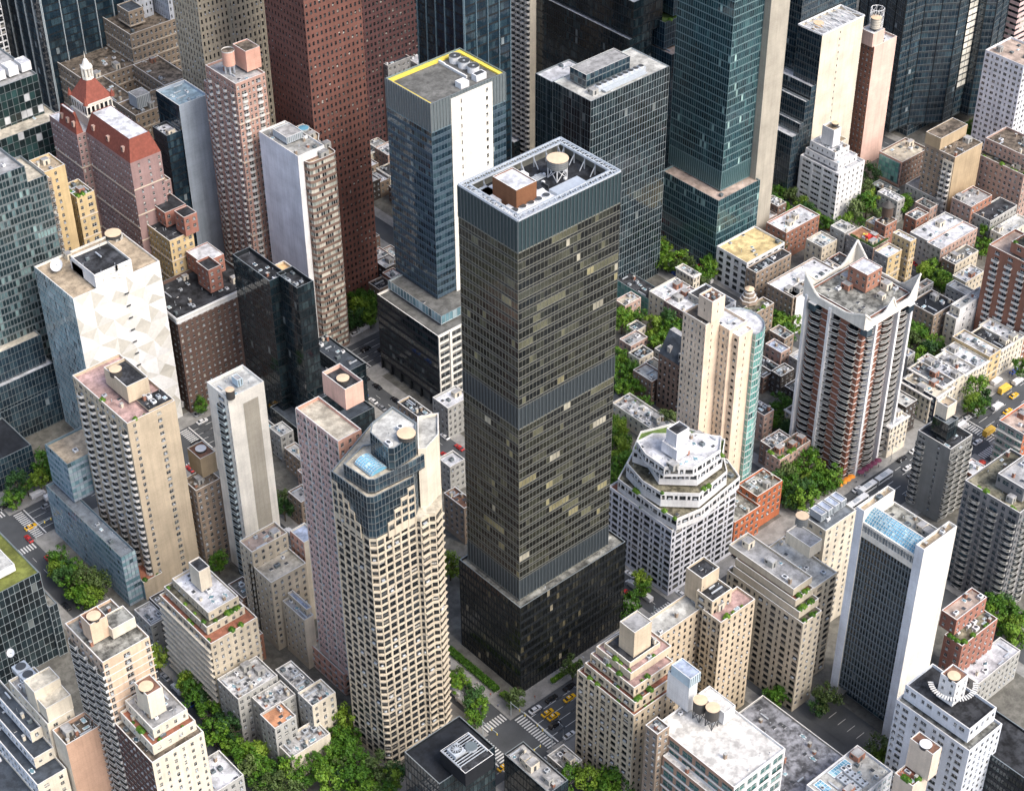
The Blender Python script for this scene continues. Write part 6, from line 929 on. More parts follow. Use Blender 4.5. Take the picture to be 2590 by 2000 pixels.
        for i in range(n):
            a0, a1 = math.pi*i/n/1.0, math.pi*(i+1)/n; 
            for j in range(8):
                ya, yb = y0+(y1-y0)*j/8, y0+(y1-y0)*(j+1)/8
                f = lambda a_: ((x0+x1)/2-(x1-x0)/2*math.cos(a_), z+1.7*math.sin(a_))
                (p,pz),(q,qz) = f(a0), f(a1); mb.quad((q,ya,qz),(p,ya,pz),(p,yb,pz),(q,yb,qz), g_, random.random()*5)
            (p,pz) = f(a0); mb.bar((p,y0,pz+.03),(p,y1,pz+.03),.06,MT('mull_pale'))
        for j in range(9):
            y = y0+(y1-y0)*j/8
            for i in range(n):
                (p,pz),(q,qz) = f(math.pi*i/n), f(math.pi*(i+1)/n); mb.bar((p,y,pz+.03),(q,y,qz+.03),.06,MT('mull_pale'))
        mb.ngon([(*(f(math.pi*i/n)[:1]), y0, f(math.pi*i/n)[1]) for i in range(n+1)], g_, .4)
        mb.build('glass_vault', R)
    elif k == 'dish':
        x,y = L(e[1],e[2]); z, r = e[3], e[4]
        mb.bar((x,y,z),(x,y,z+2.2),.15,MT('metal_dark')); mb.bar((x-1,y-1,z),(x,y,z+2),.1,MT('metal_dark')); mb.bar((x+1,y-1,z),(x,y,z+2),.1,MT('metal_dark'))
        d = Vector((-.65,-.35,.7)).normalized(); u = d.cross(Vector((0,0,1))).normalized(); v = d.cross(u); c = Vector((x,y,z+2.2)); W_ = MT('white_paint')
        rings = [(0,0),(.35,.06),(.7,.25),(1,.5)]
        P = [[c+u*(q*r*math.cos(a))+v*(q*r*math.sin(a))+d*(h*r*.5) for a in [2*math.pi*i/16 for i in range(16)]] for q,h in rings]
        for a_, b_ in zip(P, P[1:]):
            for i in range(16): mb.quad(tuple(a_[i]),tuple(b_[i]),tuple(b_[(i+1)%16]),tuple(a_[(i+1)%16]),W_)
        mb.bar(c, c+d*r*.7, .06, MT('metal_dark')); mb.build('satellite_dish', R)
    elif k == 'rounddome':
        x,y = L(e[1],e[2]); mb.cyl(x,y,e[3],e[3]+.7,e[4],e[4],24,MT('mull_pale')); mb.cyl(x,y,e[3]+.7,e[3]+1.1,e[4]*.9,e[4]*.25,10,G('sky')); mb.build('round_skylight', R)
    elif k == 'yellowroof':
        x0,y0 = L(e[1],e[2]); x1,y1 = L(e[3],e[4]); z = e[5]; Y = MT('yellow')
        mb.box(x0+.5,y0+.5,z-.55,x0+1.3,y1-.5,z-.5,Y); mb.box(x0+1.3,y1-2.4,z-1.15,x1-.5,y1-.5,z-.5,Y); mb.box(x1-2.2,y0+.5,z-1.15,x1-.5,y1-2.4,z-.5,Y); mb.box(x0+1.3,y0+.5,z-.55,x1-2.2,y0+.9,z-.5,Y)
        mb.build('yellow_gutter', R)
        s = MB(); s.box(x1-13,y1-6,z-1.2,x1-12.3,y1-2.5,z,MT('white_paint')); s.box(x1-13,y0+8,z-1.2,x1-12.4,y1-6,z-.2,MT('white_paint')); s.build('roof_wall', R)
        for i in range(3):
            q = MB(); cx_, cy_ = x1-7.5, y1-6-i*5.5; q.cyl(cx_,cy_,z-1.2,z+1.6,2.3,2.3,20,MT('white_paint'),MT('metal_dark')); q.cyl(cx_,cy_,z+1.5,z+1.7,2.5,2.5,20,MT('metal_pale'),cap=False); q.cyl(cx_,cy_,z+1.55,z+1.62,.5,.5,10,MT('metal_pale')); q.build('cooling_fan', R)
        q = MB(); q.box(x0+17,y0+2.5,z-1.2,x0+21,y0+6,z+1.2,MT('white_paint')); q.box(x1-12,y0+3,z-1.2,x1-7,y0+6,z+1.4,MT('white_paint')); q.box(x1-11.5,y0+3.4,z+1.4,x1-7.5,y0+5.6,z+1.45,MT('metal_dark')); q.build('roof_hut', R)
    elif k == 'coolrow':
        (x0,y0),(x1,y1) = L(e[1],e[2]), L(e[3],e[4]); z = e[5]
        for i in range(9):
            q = MB(); x = x0+(x1-x0)*i/8; y = y0+(y1-y0)*i/8; 
            q.box(x-1.5,y-1.6,z-.4,x+1.5,y+1.6,z+1.6,MT('metal_pale')); q.cyl(x,y,z+1.6,z+2.1,1.2,1.2,14,MT('white_paint'),MT('metal_dark')); q.build('cooling_unit', R)
        for i in range(3):
            q = MB(); q.bar((x0,y0-2.2-i*.8,z+.3),(x1,y1-2.2-i*.8,z+.3),.3,MT('metal_pale')); q.build('pipe', R)
    elif k == 'xroof':
        x0,y0 = L(e[1],e[2]); x1,y1 = L(e[3],e[4]); z = e[5]+.6; n = 6; wp = MT('white_paint')
        c = [(x0,y0),(x1,y0),(x1,y1),(x0,y1)]
        for i in range(4): mb.bar((*c[i],z),(*c[(i+1)%4],z),.3,wp)
        for i in range(n):
            a, b = x0+(x1-x0)*i/n, x0+(x1-x0)*(i+1)/n; mb.bar((a,y0,z),(a,y1,z),.2,wp); mb.bar((a,y0,z),(b,y1,z),.15,wp); mb.bar((a,y1,z),(b,y0,z),.15,wp)
        mb.build('roof_truss', R)
        q = MB(); q.cyl(x0+8,(y0+y1)/2+2,z-1.5,z+.2,2.4,2.4,18,MT('lid_tan')); q.build('tank_lid', R)
    elif k == 'cage':
        x,y = L(e[1],e[2]); z,h,r = e[3:6]; n = 8; wp = MT('white_paint')
        P = [(x+r*math.cos(2*math.pi*i/n), y+r*math.sin(2*math.pi*i/n)) for i in range(n)]
        for i in range(n):
            a, b = P[i], P[(i+1)%n]; mb.bar((*a,z),(*a,z+h),.12,wp)
            for q in (0,.33,.66,1): mb.bar((*a,z+h*q),(*b,z+h*q),.1,wp)
            mb.bar((*a,z),(*b,z+h*.5),.07,wp); mb.bar((*b,z+h*.5),(*a,z+h),.07,wp)
        mb.build('steel_cage', R)
    elif k == 'mansard':
        x0,y0 = L(e[1],e[2]); x1,y1 = L(e[3],e[4]); z,h,d = e[5:8]; t = MT('red_tile')
        P = [(x0,y0),(x1,y0),(x1,y1),(x0,y1)]; I = inset(P, d)
        for i in range(4):
            a,b,c,q = P[i],P[(i+1)%4],I[(i+1)%4],I[i]; mb.quad((*a,z),(*b,z),(*c,z+h),(*q,z+h), t)
        mb.quad(*[(*p,z+h-.4) for p in I], RF('r_white')); mb.build('tiled_roof', R)
        for i in range(3):
            q = MB(); yy = y0+(y1-y0)*(i+.5)/3; xx = x0+d*.45; q.box(xx-.9,yy-.7,z+h*.3,xx+1.2,yy+.7,z+h*.55,W('rose')); q.quad((xx-.92,yy-.4,z+h*.34),(xx-.92,yy-.4,z+h*.5),(xx-.92,yy+.4,z+h*.5),(xx-.92,yy+.4,z+h*.34),G('aptd'),.2); q.build('dormer', R)
    elif k == 'lantern':
        x0,y0 = L(e[1],e[2]); x1,y1 = L(e[3],e[4]); z = e[5]; wm = W('warmwhite')
        z -= 4; b = Bpart = MB(); b.box(x0,y0,z,x1,y1,z+14,wm)
        for i in range(6):
            u = x0+(x1-x0)*(i+.5)/6; b.quad((u-.6,y0-.03,z+9.5),(u+.6,y0-.03,z+9.5),(u+.6,y0-.03,z+12.6),(u-.6,y0-.03,z+12.6),G('aptd'),random.random()*3); b.quad((u-.4,y0-.03,z+3),(u+.4,y0-.03,z+3),(u+.4,y0-.03,z+5),(u-.4,y0-.03,z+5),G('aptd'),random.random()*3)
            v = y0+(y1-y0)*(i+.5)/6; b.quad((x0-.03,v+.6,z+9.5),(x0-.03,v-.6,z+9.5),(x0-.03,v-.6,z+12.6),(x0-.03,v+.6,z+12.6),G('aptd'),random.random()*3)
        b.box(x0-.5,y0-.5,z+8.4,x1+.5,y1+.5,z+8.9,wm,True); b.box(x0-.4,y0-.4,z+13.6,x1+.4,y1+.4,z+14.2,wm,True)
        b.build('tower_block', R)
        t = MB(); cxm,cym = (x0+x1)/2,(y0+y1)/2; P = [(x0-.2,y0-.2),(x1+.2,y0-.2),(x1+.2,y1+.2),(x0-.2,y1+.2)]; I = [(cxm-2,cym-2),(cxm+2,cym-2),(cxm+2,cym+2),(cxm-2,cym+2)]
        for i in range(4): t.quad((*P[i],z+14.2),(*P[(i+1)%4],z+14.2),(*I[(i+1)%4],z+22),(*I[i],z+22),MT('red_tile'))
        for p in P: t.cyl(p[0],p[1],z+14.2,z+17.5,1.1,.05,8,MT('red_tile'))
        t.build('tiled_roof', R)
        l = MB(); z -= 2; l.cyl(cxm,cym,z+24,z+25,2.4,2.4,8,wm); 
        for i in range(8):
            a = 2*math.pi*i/8; l.bar((cxm+2*math.cos(a),cym+2*math.sin(a),z+25),(cxm+2*math.cos(a),cym+2*math.sin(a),z+29),.3,wm)
        l.cyl(cxm,cym,z+25,z+29,1.3,1.3,8,wm); l.cyl(cxm,cym,z+29,z+29.6,2.5,2.3,12,wm); l.cyl(cxm,cym,z+29.6,z+32.5,1.9,.7,12,wm); l.cyl(cxm,cym,z+32.5,z+36,.25,.05,6,wm); l.build('lantern', R)
    elif k == 'drum':
        x,y = L(e[1],e[2]); z,h,r = e[3:6]; mb.cyl(x,y,z+3,z+h,r,r,24,W('pink'),RF('r_brown')); mb.cyl(x,y,z+h,z+h+.4,r*1.05,r*1.05,24,MT('slab_w'),cap=False)
        for i in range(6): a = 2*math.pi*i/6; mb.bar((x+r*.8*math.cos(a),y+r*.8*math.sin(a),z-.5),(x+r*.8*math.cos(a),y+r*.8*math.sin(a),z+3),.25,MT('metal_pale'))
        mb.build('brick_drum', R)
    elif k == 'fans':
        x,y = L(e[1],e[2]); z = e[3]
        for i in range(2):
            q = MB(); q.box(x-2.3,y-4.6+i*4.4,z-1,x+2.3,y-.6+i*4.4,z+1,MT('metal_pale')); q.cyl(x,y-2.6+i*4.4,z+1,z+1.3,1.7,1.7,16,MT('metal_pale'),MT('metal_dark')); q.build('cooling_fan', R)
            for j in range(6): a = math.pi*j/6; 
    elif k == 'gableroof':
        x0,y0 = L(e[1],e[2]); x1,y1 = L(e[3],e[4]); z,h = e[5:7]; sl_ = RF('r_slate'); xi = x0+5.5
        mb.quad((x0,y1,z),(x0,y0,z),(xi,y0,z+h),(xi,y1,z+h), sl_); mb.quad((x1,y0,z),(x1,y1,z),(xi+2.5,y1,z+h),(xi+2.5,y0,z+h), sl_)
        mb.ngon([(x0,y0,z),(x1,y0,z),(xi+2.5,y0,z+h),(xi,y0,z+h)], W('brown2')); mb.ngon([(x1,y1,z),(x0,y1,z),(xi,y1,z+h),(xi+2.5,y1,z+h)], W('brown2'))
        mb.quad((xi,y0,z+h),(xi+2.5,y0,z+h),(xi+2.5,y1,z+h),(xi,y1,z+h), RF('r_grey')); mb.build('slate_roof', R)
        gb = MB(); ym = y0+9; w2 = 4.2
        gb.ngon([(x0-.3,ym+w2,z-2),(x0-.3,ym-w2,z-2),(x0-.3,ym-w2,z+2.5),(x0-.3,ym,z+8),(x0-.3,ym+w2,z+2.5)], W('brown2'))
        gb.quad((x0-.3,ym-w2,z+2.5),(x0+5,ym-w2,z+2.5),(x0+5,ym,z+8),(x0-.3,ym,z+8), sl_); gb.quad((x0-.3,ym+w2,z+2.5),(x0-.3,ym,z+8),(x0+5,ym,z+8),(x0+5,ym+w2,z+2.5), sl_)
        gb.bar((x0-.4,ym-w2-.3,z+2.3),(x0-.4,ym,z+8.3),.3,MT('slab_g')); gb.bar((x0-.4,ym+w2+.3,z+2.3),(x0-.4,ym,z+8.3),.3,MT('slab_g'))
        gb.quad((x0-.34,ym+1.5,z+1),(x0-.34,ym-1.5,z+1),(x0-.34,ym-1.5,z+4),(x0-.34,ym+1.5,z+4), G('curve'), .3); gb.build('stone_gable', R)
        for i in range(4):
            q = MB(); yy = y0+2+i*6.3
            if abs(yy-ym) < 5: continue
            q.box(x0+1,yy-.8,z+2,x0+3.4,yy+.8,z+4.6,W('grey')); q.quad((x0+.96,yy+.5,z+2.4),(x0+.96,yy-.5,z+2.4),(x0+.96,yy-.5,z+4),(x0+.96,yy+.5,z+4),G('aptd'),.7); q.build('dormer', R)
        ar = MB(); ar.quad((x0-.08,y0+4,2),(x0-.08,y0+12,2),(x0-.08,y0+12,10),(x0-.08,y0+4,10),G('curve'),.6)
    elif k == 'balcrown':
        z = 76; wm = W('warmwhite'); fw = W('white')
        for (px_,py_,ux,uy) in ((446,330,-1,0),(450.6,315.5,0,-1),(463.5,315.5,0,-1),(446,341.4,-1,0),(471.4,315.5,0,-1)):
            q = MB(); a = L(px_,py_); x0,x1 = sorted((a[0]+ux*2.4-abs(uy)*.55, a[0]+abs(uy)*.55)); y0,y1 = sorted((a[1]+uy*2.4-abs(ux)*.55, a[1]+abs(ux)*.55))
            q.box(x0,y0,0,x1,y1,z-1.5,fw); q.build('vertical_fin', R)
        loop = [(444.2,343.5,7.5),(444.2,330,0),(444.2,314,3.5),(450.6,313.3,0),(458.5,313.3,5),(463.5,313.3,0),(473.5,313.3,8.5),(473.8,328,0),(473.8,343.5,8.5),(460,343.8,0),(444.2,343.5,7.5)]
        for (ax,ay,ha),(bx,by,hb) in zip(loop, loop[1:]):
            a, b = L(ax,ay), L(bx,by); q = MB(); n_ = 7; hm = z+.2; pts = []
            for j in range(n_+1):
                s_1 = j/n_; pts.append((a[0]+(b[0]-a[0])*s_1, a[1]+(b[1]-a[1])*s_1, hm+ha*max(0,1-s_1/.5)+hb*max(0,1-(1-s_1)/.5)))
            for c, d in zip(pts, pts[1:]):
                q.quad((c[0],c[1],z-3.2),(d[0],d[1],z-3.2),d,c, wm); q.bar(c, d, .3, wm)
            q.build('crown_sail', R)
        q = MB(); q.ngon([(*L(x_,y_),z-.9) for x_,y_ in ((444.4,314),(473.6,313.6),(473.6,343.4),(444.4,343.4))], RF('r_gravel')); q.build('crown_deck', R)
        for (cx_,cy_) in ((444.6,338),(446.6,314.6),(470,314)):
            q = MB(); A_ = L(cx_,cy_); q.box(A_[0]-1.5,A_[1]-1.5,z-6.4,A_[0]+1.5,A_[1]+1.5,z-3.3,G('steel')); q.box(A_[0]-1.7,A_[1]-1.7,z-3.3,A_[0]+1.7,A_[1]+1.7,z-3.1,MT('slab_w')); q.build('glass_bay', R)
    elif k == 'conctower':
        pass
    elif k == 'skystrip':
        x0,y0 = L(e[1],e[2]); x1,y1 = L(e[3],e[4]); z = e[5]; g_ = G('sky'); n, mN = 22, 6
        for i in range(n):
            for j in range(mN):
                a, b = j/mN, (j+1)/mN; f = lambda s: (x0+(x1-x0)*s, z+.3+3.2*math.sin(s*math.pi/2))
                (xa,za),(xb,zb_) = f(a), f(b); ya, yb = y0+(y1-y0)*i/n, y0+(y1-y0)*(i+1)/n
                mb.quad((xa,yb,za),(xa,ya,za),(xb,ya,zb_),(xb,yb,zb_), g_, random.random()*5)
                if i == 0: mb.bar((xb,y0,zb_),(xb,y1,zb_),.09,MT('mull_pale'))
                mb.bar((xa,ya,za),(xb,ya,zb_),.08,MT('mull_pale'))
        mb.build('skylight_strip', R)
        q = MB(); wm = W('warmwhite'); q.box(x0-.5,y0,z-5.6,x0,y1,z-3.4,wm); q.box(x0-.5,y0,z-.6,x0,y1,z+.3,wm); q.build('white_band', R)
        q = MB()
        for i in range(40):
            v = y0+(y1-y0)*(i+.5)/40; q.box(x0-.25,v-.12,z-3.4,x0-.02,v+.12,z-.6,MT('slab_w'))
        q.build('louver_fin', R)
    elif k == 'bluestrip':
        x0,y0 = L(e[1],e[2]); x1,y1 = L(e[3],e[4]); z = e[5]-1; g_ = G('sky')
        for (xa,ya,xb,yb,nm_) in ((x0+2,y0+5,x0+5,y0+13,'glass_strip'),(x0+9,y1-3.6,x0+17,y1-1,'glass_strip')):
            q = MB(); nx = max(2,int((xb-xa)/1)); ny = max(2,int((yb-ya)/1))
            q.box(xa-.2,ya-.2,z,xb+.2,yb+.2,z+.5,MT('white_paint'))
            for i in range(nx):
                for j in range(ny): q.quad((xa+(xb-xa)*i/nx+.06,ya+(yb-ya)*j/ny+.06,z+.52),(xa+(xb-xa)*(i+1)/nx-.06,ya+(yb-ya)*j/ny+.06,z+.52),(xa+(xb-xa)*(i+1)/nx-.06,ya+(yb-ya)*(j+1)/ny-.06,z+.52),(xa+(xb-xa)*i/nx+.06,ya+(yb-ya)*(j+1)/ny-.06,z+.52),g_,random.random()*5)
            q.build(nm_, R)
        for r_ in range(2):
            q = MB(); a_ = x0+9+r_*3.4; q.box(a_,y0+2,z,a_+2.6,y0+10,z+1.1,MT('metal_pale'))
            for i in range(4):
                for j in range(2): q.cyl(a_+.7+j*1.2,y0+3+i*2,z+1.1,z+1.3,.4,.4,10,MT('metal_pale'),MT('metal_dark'))
            q.build('cooling_unit', R)
    elif k == 'slabring':
        x,y = L(e[1],e[2]); z = e[3]+5.2
        for i in range(26):
            a = math.pi*(.75+1.0*i/25); q = MB(); r = 6.6; c = (x+r*math.cos(a)*1.05, y+r*math.sin(a)*1.0); u = (math.cos(a),math.sin(a)); v = (-u[1],u[0])
            P = [(c[0]+u[0]*s1*.8+v[0]*s2*.22, c[1]+u[1]*s1*.8+v[1]*s2*.22) for s1,s2 in ((-1,-1),(1,-1),(1,1),(-1,1))]
            q.ngon([(*p,z+.12) for p in P], MT('slab_w'))
            for j in range(4): q.quad((*P[j],z-.1),(*P[(j+1)%4],z-.1),(*P[(j+1)%4],z+.12),(*P[j],z+.12), MT('slab_w'))
            q.build('paving_slab', R)
    elif k == 'coolwell':
        x,y = L(e[1],e[2]); z = e[3]; mp = MT('metal_pale')
        for i in range(9): mb.box(x-6,y-4+i*1.0,z+.1,x+4.5,y-3.75+i*1.0,z+.35,mp,True)
        for i in range(2): mb.box(x-6+i*10.3,y-4.4,z-.3,x-5.7+i*10.3,y+4.6,z+.4,mp,True)
        mb.build('steel_grille', R)
        q = MB(); q.box(x-5,y-1,z,x-1,y+3,z+1.6,mp); q.cyl(x-3,y+1,z+1.6,z+1.9,1.7,1.7,16,mp,MT('metal_dark'))
        for j in range(5): a = math.pi*j/5; q.bar((x-3-1.5*math.cos(a),y+1-1.5*math.sin(a),z+1.95),(x-3+1.5*math.cos(a),y+1+1.5*math.sin(a),z+1.95),.12,mp)
        q.build('cooling_fan', R); q = MB(); q.cyl(x+1.5,y-.5,z,z+1,1.9,1.9,20,mp,MT('louver')); q.build('tank_lid', R)
    elif k == 'pyramid':
        x,y = L(e[1],e[2]); z = e[3]
        for i, (r, h) in enumerate(((4.2,1.6),(3.3,1.6),(2.4,1.6))): mb.cyl(x,y,z+i*1.6,z+i*1.6+1.5,r,r*.92,8,W('taupe'),MT('slab_w'))
        mb.cyl(x,y,z+4.8,z+6.2,1.2,1.6,8,W('taupe')); mb.cyl(x,y,z+6.2,z+7,2.1,.4,12,MT('lid_tan')); mb.build('tank_house', R)
    elif k == 'playground':
        x0,y0 = L(e[1],e[2]); x1,y1 = L(e[3],e[4]); z = e[5]
        q = MB()
        for i in range(70):
            t_ = random.random(); x_, y_ = (x0+.5, y0+(y1-y0)*t_) if i % 2 else (x0+(x1-x0)*t_, y0+.5); q.cyl(x_,y_,z-.6,z+.6+random.random()*.5,.6,.3,5,MT('hedge'))
        q.build('hedge', R)
        q = MB(); rd = flat('play_red',(.62,.06,.05)); yl = MT('yellow'); bl = flat('play_blue',(.1,.35,.45))
        q.box(x0+3.5,y0+6,z-.7,x0+6,y0+8,z+1.4,rd); q.box(x0+4.5,y0+8,z-.7,x0+5.4,y0+10,z+.8,yl); q.box(x0+5.5,y0+4,z-.7,x0+7,y0+5.5,z+1,rd); q.bar((x0+3,y0+6,z-.6),(x0+5,y0+8,z+1.6),.25,yl); q.box(x0+6,y0+2.2,z-.7,x0+7.5,y0+3.2,z+.3,bl)
        q.build('play_frame', R)
    elif k == 'woodtank':
        x,y = L(e[1],e[2]); z = e[3]; wd = MT('wood'); mb.cyl(x,y,z+2.2,z+7,2.6,2.5,18,wd); mb.cyl(x,y,z+7,z+9.6,2.9,.1,18,MT('tank_dark'))
        t = mb.build('water_tank', R); q = MB()
        for i in range(4): a = math.pi/4+math.pi/2*i; q.bar((x+2*math.cos(a),y+2*math.sin(a),z-.8),(x+2*math.cos(a),y+2*math.sin(a),z+2.2),.18,MT('metal_dark'))
        q.build('tank_frame', t)
flat('hedge', (.045,.10,.02), .8, var=.3)
for nm, lb, cat, loc, grp, tiers, ex in D:
    B = Bld(nm, lb, cat, loc, grp)
    for t in tiers: B.tier(*t)
    for e in ex: items(B, e)
    B.finish(CAP)

FW = [('redpunch2','brick'),('brownpunch2','brown'),('taupe_p','tan'),('greywh','grey'),('creamp','cream'),('rosepunch','rose'),('darkbrick','dark brick')]
FR = [('r_white','white'),('r_pale','pale'),('r_dark','black'),('r_grey','grey'),('r_patchy','patchy white'),('r_white','white'),('r_graveld','gravel')]
for (x0,y0,x1,y1,h,wi,ri) in FILL:
    pre = 'low %s house with %s roof' % (FW[wi][1], FR[ri][1]); c = ((x0+x1)/2, (y0+y1)/2)
    B = Bld('row_house', pre, 'house', (c[0], c[1], 0), 'low %s houses in the packed blocks' % FW[wi][1])
    B.tier((x0,y0,x1,y1), 0, h, FW[wi][0], FW[wi][0], FR[ri][0], .7, 3); B.finish(CAP); later(B.root, pre, *c)
# ------------------------------------------------------------------ trees
def leafmat(nm='foliage', A=(.020,.062,.008), B_=(.060,.150,.014), C_=(.12,.22,.02), D_=(.18,.30,.04)):
    m, n, l, b = newmat(nm)
    at = n.new('ShaderNodeAttribute'); at.attribute_name = 'rnd'; oi = n.new('ShaderNodeObjectInfo')
    cr = n.new('ShaderNodeValToRGB'); e = cr.color_ramp.elements; e[0].color = (*A,1); e[1].color = (*D_,1)
    q = e.new(.5); q.color = (*B_,1); e.new(.75).color = (*C_,1)
    md = n.new('ShaderNodeMath'); md.operation = 'MULTIPLY_ADD'; l.new(oi.outputs['Random'], md.inputs[0]); md.inputs[1].default_value = .45; 
    sc = n.new('ShaderNodeMath'); sc.operation = 'MULTIPLY'; l.new(at.outputs['Fac'], sc.inputs[0]); sc.inputs[1].default_value = .6; l.new(sc.outputs[0], md.inputs[2])
    l.new(md.outputs[0], cr.inputs[0]); l.new(cr.outputs[0], b.inputs['Base Color']); b.inputs['Roughness'].default_value = .55; b.inputs['Specular IOR Level'].default_value = .25
    return m
LEAF = leafmat(); LEAVES = [LEAF, leafmat('foliage_dark',(.012,.035,.012),(.03,.08,.02),(.05,.12,.03),(.08,.16,.05)), leafmat('foliage_lime',(.05,.09,.01),(.12,.20,.02),(.19,.29,.03),(.26,.36,.06)), LEAF, leafmat('foliage_olive',(.03,.05,.015),(.07,.11,.03),(.11,.16,.05),(.15,.20,.07))]; BARK = flat('bark', (.09,.07,.05), .9)
def treeproto(i):
    rr = random.Random(100+i); Rr = rr.uniform(3.6,5.0); H = rr.uniform(8.5,12)
    tr = MB(); tr.cyl(0,0,0,H*.45,.28,.18,8,BARK)
    for k in range(7):
        a = rr.uniform(0,6.28); r = Rr*rr.uniform(.4,.75); tr.bar((0,0,H*rr.uniform(.25,.45)),(r*math.cos(a),r*math.sin(a),H*rr.uniform(.55,.85)),.09,BARK)
    cr = MB(); clumps = []; LF = LEAVES[i % 5]
    for k in range(rr.randint(22,34)):
        a = rr.uniform(0,6.28); v = rr.uniform(-.75,1); q = math.sqrt(max(0,1-v*v*.9))*rr.uniform(.35,1.0)
        clumps.append((Rr*q*math.cos(a)*rr.uniform(.8,1.15), Rr*q*math.sin(a)*rr.uniform(.8,1.15), H*.62+v*H*.34, rr.uniform(.6,1.9), rr.random()))
    for (x,y,z,r,tone) in clumps:
        for j in range(int(30*r)+14):
            d = Vector((rr.gauss(0,1),rr.gauss(0,1),rr.gauss(0,1))).normalized(); c = Vector((x,y,z))+d*r*(rr.random()**.35)
            nn = (d+Vector((rr.gauss(0,.5),rr.gauss(0,.5),rr.gauss(.35,.5)))).normalized(); u = nn.cross(Vector((rr.random(),rr.random(),.3))).normalized(); w_ = nn.cross(u); s = rr.uniform(.16,.34)
            cr.quad(tuple(c-u*s-w_*s*.7), tuple(c+u*s-w_*s*.7), tuple(c+u*s+w_*s*.7), tuple(c-u*s+w_*s*.7), LF, tone*.6+rr.random()*.4)
    return tr.mesh('trunk'), cr.mesh('crown')
TP = [treeproto(i) for i in range(10)]
rt = random.Random(3)
for (x, y) in TREES:
    k = rt.choice([0,0,1,2,3,3,4,5,5,6,7,8,8,9]); sc_ = rt.uniform(.75,1.25)
    r = thing('tree', 'tree', 'tree', (x, y, .12), 'leafy street and garden trees'); later(r, 'big leafy tree' if sc_ > 1.05 else 'small leafy tree' if sc_ < .88 else 'leafy green tree', x, y)
    r.rotation_euler = (0,0,rt.uniform(0,6.28)); r.scale = (sc_*rt.uniform(.9,1.1), sc_*rt.uniform(.9,1.1), sc_*rt.uniform(.85,1.1))
    for nm, me in zip(('trunk','crown'), TP[k]):
        o = bpy.data.objects.new(nm, me); COL.objects.link(o); o.parent = r
# ------------------------------------------------------------------ vehicles
def loft(mb, secs, mat):
    """secs: list of (x, [(y,z)...]) cross sections joined along the length"""
    for (xa, A), (xb, B_) in zip(secs, secs[1:]):
        n = len(A)
        for i in range(n): j = (i+1)%n; mb.quad((xa,*A[i]),(xa,*A[j]),(xb,*B_[j]),(xb,*B_[i]), mat)
    mb.ngon([(secs[0][0],*p) for p in secs[0][1]][::-1], mat); mb.ngon([(secs[-1][0],*p) for p in secs[-1][1]], mat)
def sec(w, z0, z1, c=.12): return [(-w,z0),(w,z0),(w,z1-c),(w-c,z1),(-w+c,z1),(-w,z1-c)]
tyre = flat('tyre', (.02,.02,.02), .9); cg = flat('car_glass', (.02,.025,.03), .08, spec=.6)
def wheels(root, xs, wy, r=.34):
    def fn(mb):
        n = 12
        for a, b in ((-.11,.11),):
            P = [(r*math.cos(2*math.pi*i/n), r*math.sin(2*math.pi*i/n)) for i in range(n)]
            for i in range(n): p, q = P[i], P[(i+1)%n]; mb.quad((p[0],a,p[1]),(q[0],a,q[1]),(q[0],b,q[1]),(p[0],b,p[1]), tyre)
            mb.ngon([(p[0],a,p[1]) for p in P], MT('metal_pale')); mb.ngon([(p[0],b,p[1]) for p in P[::-1]], MT('metal_pale'))
    me = pmesh('wheel_%.2f' % r, fn)
    for x in xs:
        for y in (-wy, wy): o = bpy.data.objects.new('wheel', me); COL.objects.link(o); o.parent = root; o.location = (x, y, r)
def put(key, root, nm, fn):
    o = bpy.data.objects.new(nm, pmesh(key+nm, fn)); COL.objects.link(o); o.parent = root; return o
COLS = dict(taxi=(.75,.42,.02), white=(.7,.7,.7), black=(.015,.015,.018), grey=(.22,.23,.25), red=(.45,.03,.03), blue=(.04,.10,.40), van=(.72,.72,.72), truck=(.74,.74,.74), ytruck=(.75,.48,.08))
